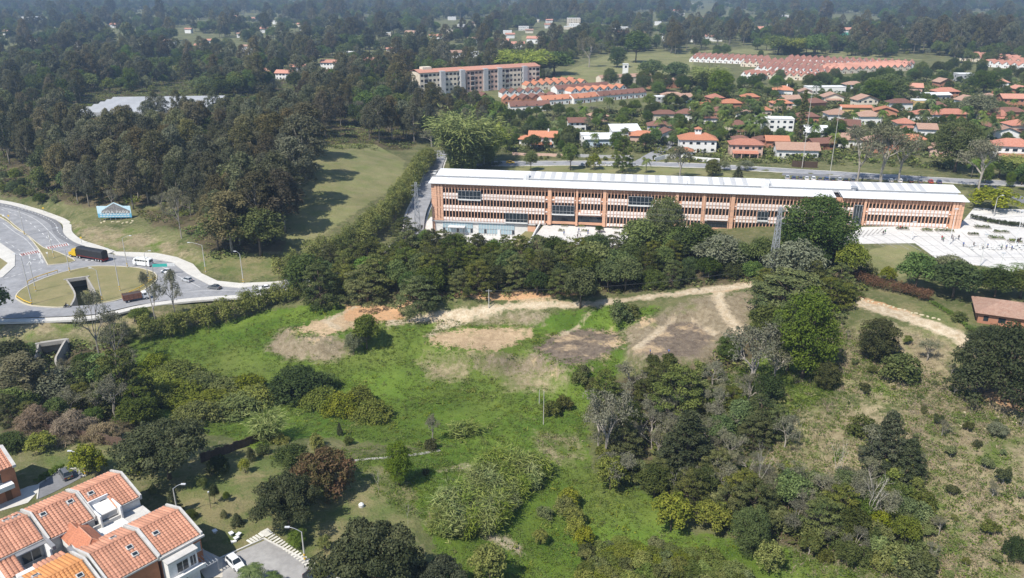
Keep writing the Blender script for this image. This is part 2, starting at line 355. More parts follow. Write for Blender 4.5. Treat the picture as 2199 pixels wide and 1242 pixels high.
# land cover, as metres inside (+) or outside (-) each patch
COVER = {
 'lush': [[(270,735),(440,695),(600,660),(700,655),(900,690),(1000,690),(1200,665),(1300,655),(1420,660),(1330,800),(1260,900),(1270,1010),(1400,1050),(1480,1150),(1700,1180),(1900,1260),(1100,1300),(950,1242),(900,1100),(980,1030),(900,960),(700,940),(560,960),(300,900)],
          [(760,985),(930,970),(1000,1010),(940,1080),(870,1120),(800,1060)], [(1500,840),(1700,720),(1850,800),(1700,900),(1560,1000)], [(1850,790),(1960,760),(2000,860),(1880,880)]],
 'dry': [[(895,775),(1010,770),(1005,818),(925,815)], [(1080,792),(1165,775),(1222,800),(1190,838),(1090,838)], [(1930,860),(2199,850),(2300,1300),(1890,1300),(1960,1090),(1900,960)],
         [(1400,960),(1700,950),(1760,1060),(1560,1100)],[(-100,690),(330,672),(470,648),(580,640),(560,660),(330,700),(150,720),(-100,735)], [(150,480),(200,486),(290,496),(360,515),(420,545),(440,562),(400,552),(330,542),(250,540),(180,522)],
         [(1760,720),(1900,690),(2060,740),(2040,860),(1900,870),(1800,840)], [(1690,900),(1900,860),(1960,1000),(1760,1060)], [(1150,930),(1240,940),(1240,985),(1170,1000)], [(1880,880),(2000,860),(1990,960),(1900,960)]],
 'mulch': [[(560,748),(605,706),(640,720),(742,724),(765,758),(700,778),(610,772)], [(1010,690),(1100,670),(1190,670),(1170,700),(1080,696),(1000,700)], [(1335,712),(1400,680),(1440,668),(1490,640),(1625,622),(1600,735),(1510,778),(1390,780),(1345,760)], [(1010,762),(1090,768),(1150,752),(1200,792),(1140,800),(1040,800)]],
 'darksoil': [PAD3, PAD4, [(1150,770),(1200,790),(1215,792),(1160,780)], [(2040,800),(2230,800),(2230,880),(2120,870)]],
 'soil': [[(625,703),(700,687),(745,664),(790,655),(868,672),(868,688),(800,694),(757,703),(738,714),(690,722),(645,714)], [(915,722),(1000,706),(1080,703),(1150,708),(1130,732),(1064,753),(1000,750),(930,736)],
          [(1300,742),(1330,725),(1345,740),(1320,750)], [(840,650),(880,640),(890,665),(860,670)], [(1090,640),(1210,632),(1210,648),(1090,652)],[(1370,690),(1400,683),(1400,693),(1380,697)]],
 'field': [[(680,312),(800,308),(870,345),(865,385),(790,440),(700,500),(640,528),(590,512),(625,440),(680,370)], [(520,212),(640,206),(640,232),(530,232)], [(1060,385),(1100,348),(1500,362),(1640,385),(2080,410),(2060,440),(1500,375)],
           [(1830,545),(1955,522),(2005,560),(1940,595),(1840,580)], [(1160,175),(1300,120),(1480,110),(1990,130),(1900,118),(1700,105),(1500,108),(1480,160),(1250,190)], [(2100,455),(2199,445),(2199,480),(2130,480)], [(1120,75),(1260,75),(1180,88),(1120,88)]],
 'lawn': [[(60,940),(270,965),(560,985),(700,965),(800,1000),(880,1030),(900,1110),(870,1300),(640,1300),(430,1120),(330,1020),(100,1010)], [(160,480),(200,485),(200,500),(170,500)], [(400,555),(640,545),(660,590),(520,605),(440,585)], [(1990,650),(2080,690),(2060,715),(1900,655)],
          [(1850,600),(1990,650),(1960,640),(1840,615)]],
 'orange': [[(745,655),(800,652),(862,664),(868,688),(800,690),(740,690),(735,670)], [(1510,625),(1610,606),(1622,612),(1540,630)], [(1750,615),(1800,625),(1900,650),(1980,682),(1960,690),(1880,668),(1780,640)], [(2060,850),(2230,830),(2230,890)],
            [(850,640),(1060,628),(1240,620),(1240,636),(1060,646),(870,660)]],
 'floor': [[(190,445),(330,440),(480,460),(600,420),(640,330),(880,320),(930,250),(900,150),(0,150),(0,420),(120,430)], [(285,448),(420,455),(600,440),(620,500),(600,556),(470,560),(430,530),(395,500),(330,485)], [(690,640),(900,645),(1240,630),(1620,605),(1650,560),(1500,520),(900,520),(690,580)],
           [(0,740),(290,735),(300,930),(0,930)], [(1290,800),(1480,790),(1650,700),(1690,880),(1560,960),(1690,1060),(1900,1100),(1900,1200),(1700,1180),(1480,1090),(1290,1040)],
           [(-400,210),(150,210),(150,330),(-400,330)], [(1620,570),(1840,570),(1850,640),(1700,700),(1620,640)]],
}
TRACKS = [([(840,692),(920,684),(1000,675),(1100,658),(1220,655),(1290,651),(1400,637),(1500,626),(1615,612)], 1.5), ([(920,722),(940,705),(985,694),(1010,684)], 1.0), ([(1545,632),(1548,655),(1562,685),(1592,716)], 1.7), ([(1370,745),(1440,692),(1450,690)], .7), ([(1490,690),(1535,718)], .8), ([(1290,655),(1200,720)], .6),
          ([(1770,622),(1830,645),(1900,668),(1990,695),(2060,722),(2100,760)], 2.2), ([(730,708),(700,690),(760,660)], 1.0), ([(925,1120),(965,1060),(990,1100)], 1.0), ([(1000,1130),(1080,1160),(1110,1180)], 1.2), ([(945,1010),(1000,1000),(1020,1015)], .5)]
masks = {}
far_cut = GY < 1500
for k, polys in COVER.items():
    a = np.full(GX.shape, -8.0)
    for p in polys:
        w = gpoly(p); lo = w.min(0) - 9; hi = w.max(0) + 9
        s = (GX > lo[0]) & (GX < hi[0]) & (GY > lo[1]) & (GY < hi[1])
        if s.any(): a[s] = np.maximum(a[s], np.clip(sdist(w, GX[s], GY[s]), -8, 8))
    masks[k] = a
a = np.full(GX.shape, -8.0)
for line, hw in TRACKS: a = np.maximum(a, np.clip(hw - ldist([G(*p) for p in line], GX, GY), -8, 8))
masks['track'] = a

gm, nt, b = nmat('land')
geo = nt.nodes.new('ShaderNodeNewGeometry'); pos = geo.outputs['Position']
n_big = noise(nt, pos, 0.02, 4); n_mid = noise(nt, pos, 0.12, 5, 0.65); n_sm = noise(nt, pos, 0.7, 4, 0.65); n_fine = noise(nt, pos, 3.0, 3, 0.7)
outc = mixrgb(nt, mrange(nt, n_mid, .35, .65), (0.075, 0.092, 0.03), (0.16, 0.155, 0.07))
outc = mixrgb(nt, mrange(nt, n_sm, .5, .75), outc, (0.22, 0.185, 0.105))
def two(a_, b_, f, lo=.35, hi=.65): return mixrgb(nt, mrange(nt, f, lo, hi), a_, b_)
LOOK = [
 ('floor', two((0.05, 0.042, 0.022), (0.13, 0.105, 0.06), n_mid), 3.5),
 ('field', two((0.16, 0.175, 0.065), (0.225, 0.205, 0.10), n_mid), 1.5),
 ('lush', two(two((0.068, 0.122, 0.016), (0.116, 0.168, 0.026), n_mid, .36, .64), (0.15, 0.165, 0.045), n_big, .5, .75), 3.5),
 ('lawn', two(two((0.105, 0.13, 0.04), (0.20, 0.175, 0.085), n_mid, .4, .6), (0.06, 0.10, 0.022), n_sm, .55, .75), 2.0),
 ('dry', two(two((0.20, 0.165, 0.095), (0.30, 0.25, 0.15), n_sm), (0.10, 0.135, 0.03), n_mid, .48, .64), 4.0),
 ('mulch', two(two((0.17, 0.135, 0.085), (0.26, 0.215, 0.145), n_sm), (0.12, 0.14, 0.04), n_mid, .55, .70), 2.4),
 ('darksoil', two(two((0.11, 0.085, 0.065), (0.19, 0.15, 0.11), n_sm), (0.42, 0.31, 0.19), n_mid, .52, .64), 2.6),
 ('soil', two(two((0.50, 0.37, 0.23), (0.36, 0.26, 0.155), n_sm), (0.13, 0.15, 0.05), n_mid, .54, .66), 4.0),
 ('orange', two((0.50, 0.29, 0.155), (0.42, 0.27, 0.15), n_sm), 1.0),
 ('track', two((0.52, 0.44, 0.32), (0.36, 0.28, 0.18), n_sm), 1.6),
]
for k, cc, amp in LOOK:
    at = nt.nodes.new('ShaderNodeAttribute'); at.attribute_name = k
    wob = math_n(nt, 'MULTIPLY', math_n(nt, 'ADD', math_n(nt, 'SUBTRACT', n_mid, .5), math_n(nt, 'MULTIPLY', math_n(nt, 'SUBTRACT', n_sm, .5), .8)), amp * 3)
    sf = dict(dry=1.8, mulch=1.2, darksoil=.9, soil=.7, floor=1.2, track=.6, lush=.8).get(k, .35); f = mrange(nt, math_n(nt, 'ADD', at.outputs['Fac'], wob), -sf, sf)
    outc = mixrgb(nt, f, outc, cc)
outc = mul(nt, outc, mrange(nt, n_fine, .25, .75, .72, 1.22)); outc = mul(nt, outc, mrange(nt, noise(nt, pos, .045, 3), .3, .7, .82, 1.14))
nt.links.new(outc, b.inputs['Base Color']); b.inputs['Roughness'].default_value = 0.95; b.inputs['Specular IOR Level'].default_value = 0.1
bump(nt, b, math_n(nt, 'ADD', n_sm, math_n(nt, 'MULTIPLY', n_fine, .5)), 0.9, 0.35)
ny, nx = GX.shape
idx = np.arange(nx * ny).reshape(ny, nx)
quads = np.stack([idx[:-1, :-1], idx[:-1, 1:], idx[1:, 1:], idx[1:, :-1]], -1).reshape(-1, 4)
def raw_mesh(name, V, Q, mats, attrs=(), face_attr=None, smooth=False):
    me = bpy.data.meshes.new(name); V = np.ascontiguousarray(V, np.float32); Q = np.ascontiguousarray(Q, np.int32)
    me.vertices.add(len(V)); me.vertices.foreach_set('co', V.ravel())
    me.loops.add(Q.size); me.loops.foreach_set('vertex_index', Q.ravel())
    me.polygons.add(len(Q)); me.polygons.foreach_set('loop_start', np.arange(len(Q), dtype=np.int32) * Q.shape[1])
    for k, vals in attrs: me.attributes.new(k, 'FLOAT', 'POINT').data.foreach_set('value', np.ascontiguousarray(vals, np.float32).ravel())
    if face_attr is not None: me.attributes.new('tint', 'FLOAT', 'FACE').data.foreach_set('value', np.ascontiguousarray(face_attr, np.float32))
    for m in (mats if isinstance(mats, (list, tuple)) else [mats]): me.materials.append(m)
    if smooth: me.polygons.foreach_set('use_smooth', np.ones(len(Q), bool))
    me.update(calc_edges=True); me.validate(); return me
ground = obj('ground', raw_mesh('ground', np.stack([GX, GY, GZ], -1).reshape(-1, 3), quads, gm, list(masks.items()), smooth=True))
tag(ground, kind='structure')
# ---------------------------------------------------------------- plants: leaf-by-leaf crowns on tapered limbs
def unit(v): return v / np.maximum(np.linalg.norm(v, axis=-1, keepdims=True), 1e-9)
def leaf_quads(P, N, L, Wd, axis=None):
    """diamond leaves at P facing N; axis: preferred direction of the leaf blade"""
    n = len(P); A = rng.normal(size=(n, 3)) if axis is None else axis + rng.normal(size=(n, 3)) * 0.35
    T = unit(A - (A * N).sum(1, keepdims=True) * N); B = np.cross(N, T)
    L = np.broadcast_to(np.asarray(L, float), (n,))[:, None]; Wd = np.broadcast_to(np.asarray(Wd, float), (n,))[:, None]
    bend = N * L * 0.12
    V = np.stack([P - T * L * .5 - bend, P + B * Wd * .5, P + T * L * .5 - bend, P - B * Wd * .5], 1)
    return V.reshape(-1, 3)
def leafy(name, V, tint, m):
    n = len(V) // 4; return raw_mesh(name, V, np.arange(4 * n).reshape(n, 4), m, face_attr=tint)
def blobs_leaves(blobs, per, L, aspect, up=0.35, rnd=0.55, shell=0.5, droop=0.0):
    """blobs: rows of x y z rx ry rz tint; leaves gather on each clump's skin"""
    Vs, Ts = [], []
    vol = blobs[:, 3] * blobs[:, 4] + blobs[:, 3] * blobs[:, 5]
    cnt = np.maximum((per * vol / vol.sum()).astype(int), 6)
    for bl, n in zip(blobs, cnt):
        d = unit(rng.normal(size=(n, 3))); d[:, 2] = np.where(d[:, 2] < -0.45, -d[:, 2], d[:, 2])
        r = shell + (1 - shell) * rng.random((n, 1)) ** 0.6
        lump = 1 + 0.22 * np.sin(d[:, :1] * 5 + bl[0]) * np.sin(d[:, 1:2] * 5 + bl[1])
        P = bl[:3] + d * bl[3:6] * r * lump
        N = unit(d * 0.7 + rng.normal(size=(n, 3)) * rnd + np.array((0, 0, up)))
        ll = L * rng.uniform(.6, 1.3, n)
        ax = None if not droop else np.tile((0., 0., -droop), (n, 1)) + d * .5
        Vs.append(leaf_quads(P, N, ll, ll * aspect, ax)); Ts.append(np.clip(bl[6] * .6 + rng.random(n) * .5 - .05, 0, 1))
    return np.concatenate(Vs), np.concatenate(Ts)
PROTO = {}
def register(kind, h, diam, trunk, crown, name, cat):
    PROTO.setdefault(kind, []).append(dict(h=h, d=diam, trunk=trunk, crown=crown, name=name, cat=cat))
bark = mat('bark', (0.16, 0.12, 0.085), (0.09, 0.07, 0.05), 2.0, vary=.2)
barkpale = mat('pale bark', (0.36, 0.32, 0.26), (0.20, 0.17, 0.13), 1.2, vary=.15)
deadwood = mat('weathered dead wood', (0.50, 0.46, 0.40), (0.32, 0.28, 0.23), 1.5, vary=.1)
greytwig = mat('grey twigs', (0.36, 0.325, 0.275), (0.23, 0.20, 0.165), 1.2, vary=.15)
def limbs(h, r, ends, lean=0.0, fork=0.35, wig=0.05):
    """trunk with limbs running out to the clumps"""
    m = MB(); top = np.array((lean * h, lean * h * .4, h)); k = 7
    ax = [top * (i / k) + np.array((math.sin(i * 1.7) * wig * h * .3, math.cos(i * 1.3) * wig * h * .3, 0)) * (i / k) for i in range(k + 1)]
    m.path(ax, [r * (1.25 if i == 0 else 1) * (1 - .8 * i / k) for i in range(k + 1)], 7)
    for e in ends:
        t = min(max(e[2] / h * .62, fork), .93); q = np.array(ax[int(t * k)]) + (np.array(ax[min(int(t*k)+1, k)]) - ax[int(t*k)]) * (t*k % 1)
        mid = q * .45 + np.array(e) * .55 + np.array((0, 0, -0.06 * h * R.random()))
        rr = r * (1 - .8 * t) * .55
        m.path([q, mid, e], [rr, rr * .6, rr * .2], 5)
    return m
def hemi_blobs(n, rx, rz, cz, br, low=-0.25, flat=1.0, jitter=.25):
    out = []
    for i in range(n):
        z = low + (1 - low) * ((i + .5) / n) ** .9; a = i * 2.39996 + rng.random() * .8; q = math.sqrt(max(0, 1 - z * z)) * rng.uniform(.62, 1.05)
        b_ = br * rng.uniform(.65, 1.3)
        out.append((q * rx * math.cos(a), q * rx * math.sin(a), cz + z * rz * rng.uniform(.82, 1.08), b_, b_, b_ * flat, rng.random()))
    for i in range(max(3, n // 6)):
        out.append((rng.normal() * rx * .25, rng.normal() * rx * .25, cz + rz * rng.uniform(-.2, .4), br * 1.3, br * 1.3, br * flat, rng.random() * .5))
    return np.array(out)
LM = dict(
 euc=leafmat('eucalyptus leaves', (0.058, 0.074, 0.036), (0.165, 0.172, 0.09), 0.26),
 euc2=leafmat('olive leaves', (0.075, 0.08, 0.03), (0.185, 0.165, 0.072), 0.26),
 broad=leafmat('broad leaves', (0.04, 0.076, 0.016), (0.12, 0.17, 0.038), 0.32),
 bright=leafmat('bright leaves', (0.054, 0.102, 0.015), (0.128, 0.188, 0.030), 0.15),
 dark=leafmat('dark glossy leaves', (0.026, 0.038, 0.014), (0.088, 0.10, 0.045), 0.12, .12),
 cyp=leafmat('cypress sprays', (0.034, 0.058, 0.012), (0.12, 0.138, 0.028), 0.24, .12),
 bamboo=leafmat('bamboo leaves', (0.155, 0.21, 0.026), (0.34, 0.37, 0.072), 0.12, .3),
 vine=leafmat('vine leaves', (0.095, 0.135, 0.018), (0.2, 0.225, 0.035), 0.15),
 hedge=leafmat('hedge leaves', (0.085, 0.125, 0.014), (0.27, 0.28, 0.036), 0.1),
 palm=leafmat('palm fronds', (0.045, 0.085, 0.018), (0.13, 0.185, 0.045), 0.25),
 red=leafmat('reddish young leaves', (0.085, 0.088, 0.026), (0.17, 0.095, 0.052), 0.06),
 rust=leafmat('rust red hedge leaves', (0.1, 0.062, 0.034), (0.21, 0.11, 0.065), 0.1),
 dryleaf=leafmat('dry leaves', (0.16, 0.125, 0.07), (0.29, 0.22, 0.125), 0.15),
 silver=leafmat('silver leaves', (0.125, 0.145, 0.07), (0.235, 0.25, 0.14), 0.1),
 cane=leafmat('cane blades', (0.10, 0.16, 0.022), (0.29, 0.33, 0.085), 0.12, .3),
 straw=leafmat('straw', (0.27, 0.22, 0.13), (0.42, 0.345, 0.22), 0.15),
 weed=leafmat('meadow weeds', (0.074, 0.128, 0.015), (0.142, 0.20, 0.030), 0.18, .3),
 greyleaf=leafmat('sparse grey leaves', (0.12, 0.13, 0.07), (0.25, 0.24, 0.15), .15),
 shrub=leafmat('shrub leaves', (0.065, 0.1, 0.022), (0.18, 0.205, 0.06), 0.3),
)
def tree_proto(kind, name, cat, h, diam, blobs, per, L, aspect, lm, bk=bark, trunk_r=.25, lean=0.0, **kw):
    V, T = blobs_leaves(blobs, per, L, aspect, **kw)
    ends = [tuple(b_[:3]) for b_ in blobs[::2]]
    register(kind, h, diam, limbs(h * .86, trunk_r, ends, lean).mesh('trunk', bk, smooth=True), leafy('crown', V, T, LM[lm]), name, cat)
for s in range(4):     # tall eucalyptus: separate drooping clumps up a pale stem
    h = 22; bl = []
    for i in range(34):
        t = (i + rng.random()) / 34; z = h * (.34 + .60 * t); rr = h * (.225 * math.sin(math.pi * (.25 + .68 * t)) + .02) * rng.uniform(.4, 1.05); a = i * 2.4 + rng.random()
        b_ = h * rng.uniform(.055, .098); bl.append((rr * math.cos(a), rr * math.sin(a), z, b_, b_, b_ * 1.05, rng.random()))
    tree_proto('euc', 'eucalyptus_tree', 'tree', h, 9.5, np.array(bl), 6500, .62, .5, 'euc' if s < 2 else 'euc2', barkpale, .32, .01 * (s - 1), up=.45, droop=.3)
for s in range(4):
    tree_proto('broad', 'broadleaf_tree', 'tree', 11, 11, hemi_blobs(34, 4.6, 3.9, 6.4, 1.75), 5000, .62, .6, 'broad', bark, .3)
for s in range(2):
    tree_proto('bright', 'broadleaf_tree', 'tree', 14, 10, hemi_blobs(64, 4.2, 6.2, 7.2, 1.35, low=-.85), 17000, .36, .55, 'bright', bark, .3)
for s in range(3):
    bl = hemi_blobs(44, 6.0, 3.3, 5.4, 1.5, low=-.35, flat=.6)
    tree_proto('dark', 'spreading_tree', 'tree', 9, 14, bl, 17000, .42, .5, 'dark', bark, .3, up=.5)
for s in range(4):
    bl = []
    for i in range(60):
        t = i / 60; z = 1.6 + 11.2 * t; rr = (5.3 * math.sqrt(max(0, 1 - t ** 2.0)) + .3) * rng.uniform(.55, 1.08); a = i * 2.4 + rng.random() * .6
        b_ = 1.65 * (1 - .3 * t) * rng.uniform(.7, 1.25); bl.append((rr * math.cos(a), rr * math.sin(a), z + rng.normal() * .3, b_, b_, b_ * .42, rng.random()))
    tree_proto('cyp', 'cypress_tree', 'tree', 13, 11.5, np.array(bl), 8500, .55, .4, 'cyp', bark, .3, up=.45)
bl = []
for i in range(70):
    t = i / 70; z = .8 + 11 * t; rr = (3.4 * (1 - t) ** .8 + .2) * rng.uniform(.6, 1.05); a = i * 2.4
    b_ = .95 * (1 - .4 * t); bl.append((rr * math.cos(a), rr * math.sin(a), z, b_, b_, b_ * .8, rng.random()))
tree_proto('cone', 'conifer_tree', 'tree', 12, 8, np.array(bl), 9000, .4, .4, 'dark', bark, .25)
for s in range(2):   # big garden and roadside trees, finer in the leaf
    tree_proto('bigbroad', 'shade_tree', 'tree', 15, 16, hemi_blobs(80, 6.8, 6.0, 8.2, 1.7, low=-.55), 17000, .46, .55, 'broad', bark, .45)
tree_proto('dome', 'domed_tree', 'tree', 8, 14, hemi_blobs(90, 6.0, 5.4, 2.9, 1.3, low=-.35, flat=.7), 18000, .36, .5, 'dark', bark, .35, up=.45)
for s in range(2):   # dense ball trees
    tree_proto('ball', 'round_tree', 'tree', 9, 9, hemi_blobs(60, 3.6, 3.9, 4.6, 1.05, low=-.9, flat=.7), 10000, .42, .45, 'cyp', bark, .25, up=.4)
for s in range(3):
    tree_proto('red', 'mango_tree', 'tree', 6, 10, hemi_blobs(50, 4.2, 3.0, 2.9, 1.0, low=-.7), 9000, .42, .5, 'red', bark, .22)
    break
for s in range(3):
    tree_proto('shrub', 'shrub', 'shrub', 3, 4, hemi_blobs(18, 1.55, 1.5, 1.25, .62, low=-.6, jitter=.4), 2200, .32, .5, 'shrub', bark, .07)
for s in range(3):
    tree_proto('vine', 'vine_mound', 'shrub', 4, 9, hemi_blobs(40, 3.9, 3.0, .6, 1.15, low=.02, flat=.8), 5200, .42, .55, 'vine', bark, .10)
tree_proto('bushdark', 'bush', 'shrub', 4.4, 8, hemi_blobs(50, 3.4, 2.9, 1.2, .9, low=-.2, flat=.8), 7000, .36, .5, 'broad', bark, .12)
tree_proto('drymound', 'dried_vine_mound', 'shrub', 4.5, 7, hemi_blobs(30, 2.9, 3.0, 1.2, 1.0, low=-.3), 4200, .75, .12, 'dryleaf', bark, .12, droop=.9)
tree_proto('yellow', 'yellow_shrub', 'shrub', 4, 5, hemi_blobs(22, 1.9, 1.7, 2.1, .75, low=-.5), 2600, .34, .5, 'hedge', bark, .1)
tree_proto('silver', 'silver_tree', 'tree', 9, 9, hemi_blobs(30, 3.7, 3.6, 4.9, 1.3, low=-.5), 4200, .55, .4, 'silver', bark, .22)
for s in range(2):   # column of whorled branches
    bl = []
    for i in range(90):
        t = i / 90; rr = (1.9 * (1 - t) + .15) * (.6 + .4 * (i % 3) / 2); a = i * 2.4; bl.append((rr * math.cos(a), rr * math.sin(a), 1 + 16 * t, .45, .45, .3, rng.random()))
    tree_proto('column', 'araucaria_tree', 'tree', 17, 4.6, np.array(bl), 4200, .5, .35, 'cyp', bark, .22); break
def twigs(seed, h, spread, depth_, r0, m=None, lean=0.0, first=.24):
    """leafless branching, and where its twigs end"""
    rr = random.Random(seed); m = m or MB(); tips = []
    def go(p, d, L, r, k):
        q = p + d * L; mid = (p + q) / 2 + Vector((rr.gauss(0, 1), rr.gauss(0, 1), 0)) * L * .05
        m.path([p, mid, q], [r, r * .85, r * .66], 5 if k > 1 else 4)
        if k == 0: tips.append(tuple(q)); return
        for _ in range(rr.choice((2, 3, 3)) if k < depth_ else 4):
            nd = (d + Vector((rr.gauss(0, 1), rr.gauss(0, 1), rr.gauss(.15, .45))) * spread).normalized(); nd.z = max(nd.z, -.05)
            go(p + d * L * rr.uniform(.62, 1), nd, L * rr.uniform(.58, .82), r * .58, k - 1)
    go(Vector((0, 0, 0)), Vector((lean, lean * .5, 1)).normalized(), h * first, r0, depth_)
    return m, tips
for s in range(3):   # half-bare grey trees
    m, tips = twigs(40 + s, 10, .55, 5, .17)
    tips = np.array(tips); bl = np.hstack([tips, np.full((len(tips), 3), .6), rng.random((len(tips), 1))])[::2]
    V, T = blobs_leaves(bl, 2300, .27, .4, shell=.2, droop=.2); mz = max(tips[:, 2]) + .5; dd = 2 * np.abs(tips[:, :2]).max() + 1
    register('bare', mz, dd, m.mesh('trunk', greytwig, fix=False), leafy('crown', V, T, LM['greyleaf']), 'half_bare_tree', 'tree')
for s in range(3):   # straggling scrub, branches showing
    m, tips = twigs(80 + s, 3.4, .7, 4, .06, first=.2); tips = np.array(tips)
    bl = np.hstack([tips, np.full((len(tips), 3), .34), rng.random((len(tips), 1))]); V, T = blobs_leaves(bl, 2600, .24, .45, shell=.2)
    register('scrub', tips[:, 2].max() + .2, 2 * np.abs(tips[:, :2]).max() + .4, m.mesh('trunk', greytwig, fix=False), leafy('crown', V, T, LM['shrub']), 'scrub_bush', 'shrub')
for s in range(2):   # dead white trees
    m, tips = twigs(60 + s, 9, .5, 3, .085, first=.42); tips = np.array(tips)
    register('dead', tips[:, 2].max(), 2 * np.abs(tips[:, :2]).max(), m.mesh('trunk', deadwood, fix=False), None, 'dead_tree', 'tree')
def frond(m_pts, wid, n=9, hang=.6):
    """leaflets both sides of a rib"""
    Vs = []
    P = np.array(m_pts)
    for i in range(n):
        t = (i + .6) / n; k = t * (len(P) - 1); j = min(int(k), len(P) - 2); p = P[j] + (P[j+1] - P[j]) * (k - j); d = unit(P[j+1] - P[j]); sd = unit(np.cross(d, (0, 0, 1.)))
        w = wid * math.sin(math.pi * min(t * .85 + .15, 1)) ; c = d * .22 * wid
        for sg in (-1, 1):
            tip = p + sd * sg * w + d * w * .7 - np.array((0, 0, hang * w)); Vs.append(np.stack([p - c, p + c, tip + c * .3, tip - c * .3]))
    return np.concatenate(Vs)
for s, (h, fl) in enumerate(((9, 3.7), (7, 3.3), (12, 3.9))):
    Vs = []
    for i in range(22):
        a = i * 2.4; e = rng.uniform(-.35, 1.0); d = np.array((math.cos(a), math.sin(a), 0)); pts = []
        for t in np.linspace(0, 1, 5): pts.append(np.array((0, 0, h)) + d * fl * t * (1 - .12 * max(e, 0)) + np.array((0, 0, fl * (e * t - .95 * t * t))))
        Vs.append(frond(pts, 1.05, 9, .5))
    V = np.concatenate(Vs); m = MB(); m.path([(0, 0, 0), (.08, 0, h * .5), (0, 0, h)], [.26, .17, .13], 7)
    register('palm', h + 1.4, fl * 2, m.mesh('trunk', barkpale, smooth=True), leafy('crown', V, rng.random(len(V) // 4), LM['palm']), 'palm_tree', 'palm')
def arching(n, h, rad, blade, lm, name, kind, cat, diam, stems=True, per=12, wid=.3):
    """stems that rise and arch over, leaves along the upper two thirds (bamboo, cane)"""
    Vs = []; m = MB()
    for i in range(n):
        a = i * 2.4 + rng.random(); b0 = rad * .45 * math.sqrt(rng.random()); d = np.array((math.cos(a), math.sin(a), 0)); hh = h * rng.uniform(.65, 1); out = rad * rng.uniform(.35, 1.0)
        P = [d * (b0 + out * t ** 2.2) + np.array((0, 0, hh * (t - .26 * t ** 4 * (out / rad)) * 1.18)) for t in np.linspace(0, 1, 6)]
        m.path(P[:5], [.05, .045, .04, .03, .02], 4)
        ts = rng.uniform(.22, 1, per); Pn = np.array(P); k = ts * 5; j = np.minimum(k.astype(int), 4); q = Pn[j] + (Pn[j+1] - Pn[j]) * (k - j)[:, None]; dr = unit(Pn[j+1] - Pn[j])
        q = q + rng.normal(size=q.shape) * blade * .45
        N = unit(rng.normal(size=q.shape) * .6 + np.array((0, 0, .8)) + d * .3)
        Vs.append(leaf_quads(q, N, blade * rng.uniform(.7, 1.3, per), blade * wid, dr * 1.2 + d * .5 + np.array((0, 0, -.35))))
    V = np.concatenate(Vs); register(kind, h, diam, m.mesh('stems', LM[lm], fix=False), leafy('leaves', V, rng.random(len(V) // 4), LM[lm]), name, cat)
for s in range(2): arching(170, 15, 5.6, 1.3, 'bamboo', 'bamboo_clump', 'bamboo', 'bamboo', 11, per=60, wid=.17)
for s in range(3): arching(46, 3.6, 1.1, 1.25, 'cane', 'cane_clump', 'cane', 'cane', 2.6, per=9, wid=.11)
arching(120, 4.5, 2.6, 1.1, 'cane', 'pampas_clump', 'pampas', 'grass', 6, per=12, wid=.09)
for s in range(2):   # banana plants
    Vs = []
    for i in range(11):
        a = i * 2.4; d = np.array((math.cos(a), math.sin(a), 0)); pts = [np.array((0, 0, 2.2)) + d * 1.9 * t + np.array((0, 0, 1.9 * t - 1.9 * t * t)) for t in np.linspace(0, 1, 5)]; Vs.append(frond(pts, .42, 6, .1))
    V = np.concatenate(Vs); m = MB(); m.path([(0, 0, 0), (0, 0, 2.4)], [.16, .1], 7)
    register('banana', 3.2, 3.8, m.mesh('stem', LM['cane']), leafy('leaves', V, rng.random(len(V) // 4) * .6, LM['bright']), 'banana_plant', 'plant')

USED = []                                     # x, y, r of what already stands
def plant(kind, p, h=None, diam=None, label=None, group=None, rz=None, variant=None, parts=True, keep=True, name=None):
    pr = PROTO[kind][(variant if variant is not None else R.randrange(99)) % len(PROTO[kind])]
    sz = (h or pr['h']) / pr['h']; sx = (diam / pr['d']) if diam else sz
    root = thing(name or pr['name'], tuple(p), R.random() * 6.28 if rz is None else rz, label, pr['cat'], group, (sx, sx, sz))
    a, b_ = ('stem', 'leaves') if kind in ('bamboo', 'cane', 'pampas', 'banana') else ('trunk', 'crown')
    obj(a, pr['trunk'], root)
    if pr['crown'] is not None: obj(b_, pr['crown'], root)
    if keep: USED.append((p[0], p[1], (diam or pr['d'] * sx) * .3))
    return root
def PL(kind, px, base, top, wpx, label, group=None, **k):     # by the photo rows of foot and tip and the crown's width
    p = G(px, base); h = max(top_height(p, top), .5); d = wpx * depth_of(p) / FPX
    # crowns are seen from above: part of the seen height is crown depth
    ang = math.atan2(CAMH - p[2], p[1]); h = max(h - d * .22 * math.tan(ang), h * .5)
    return plant(kind, p - np.array((0, 0, .05)), h, d, label, group, **k)
KEEP_CLEAR = [((1658,606), 4.5), ((898,512), 4), ((120,760), 6)]      # pylon feet and the lower culvert mouth
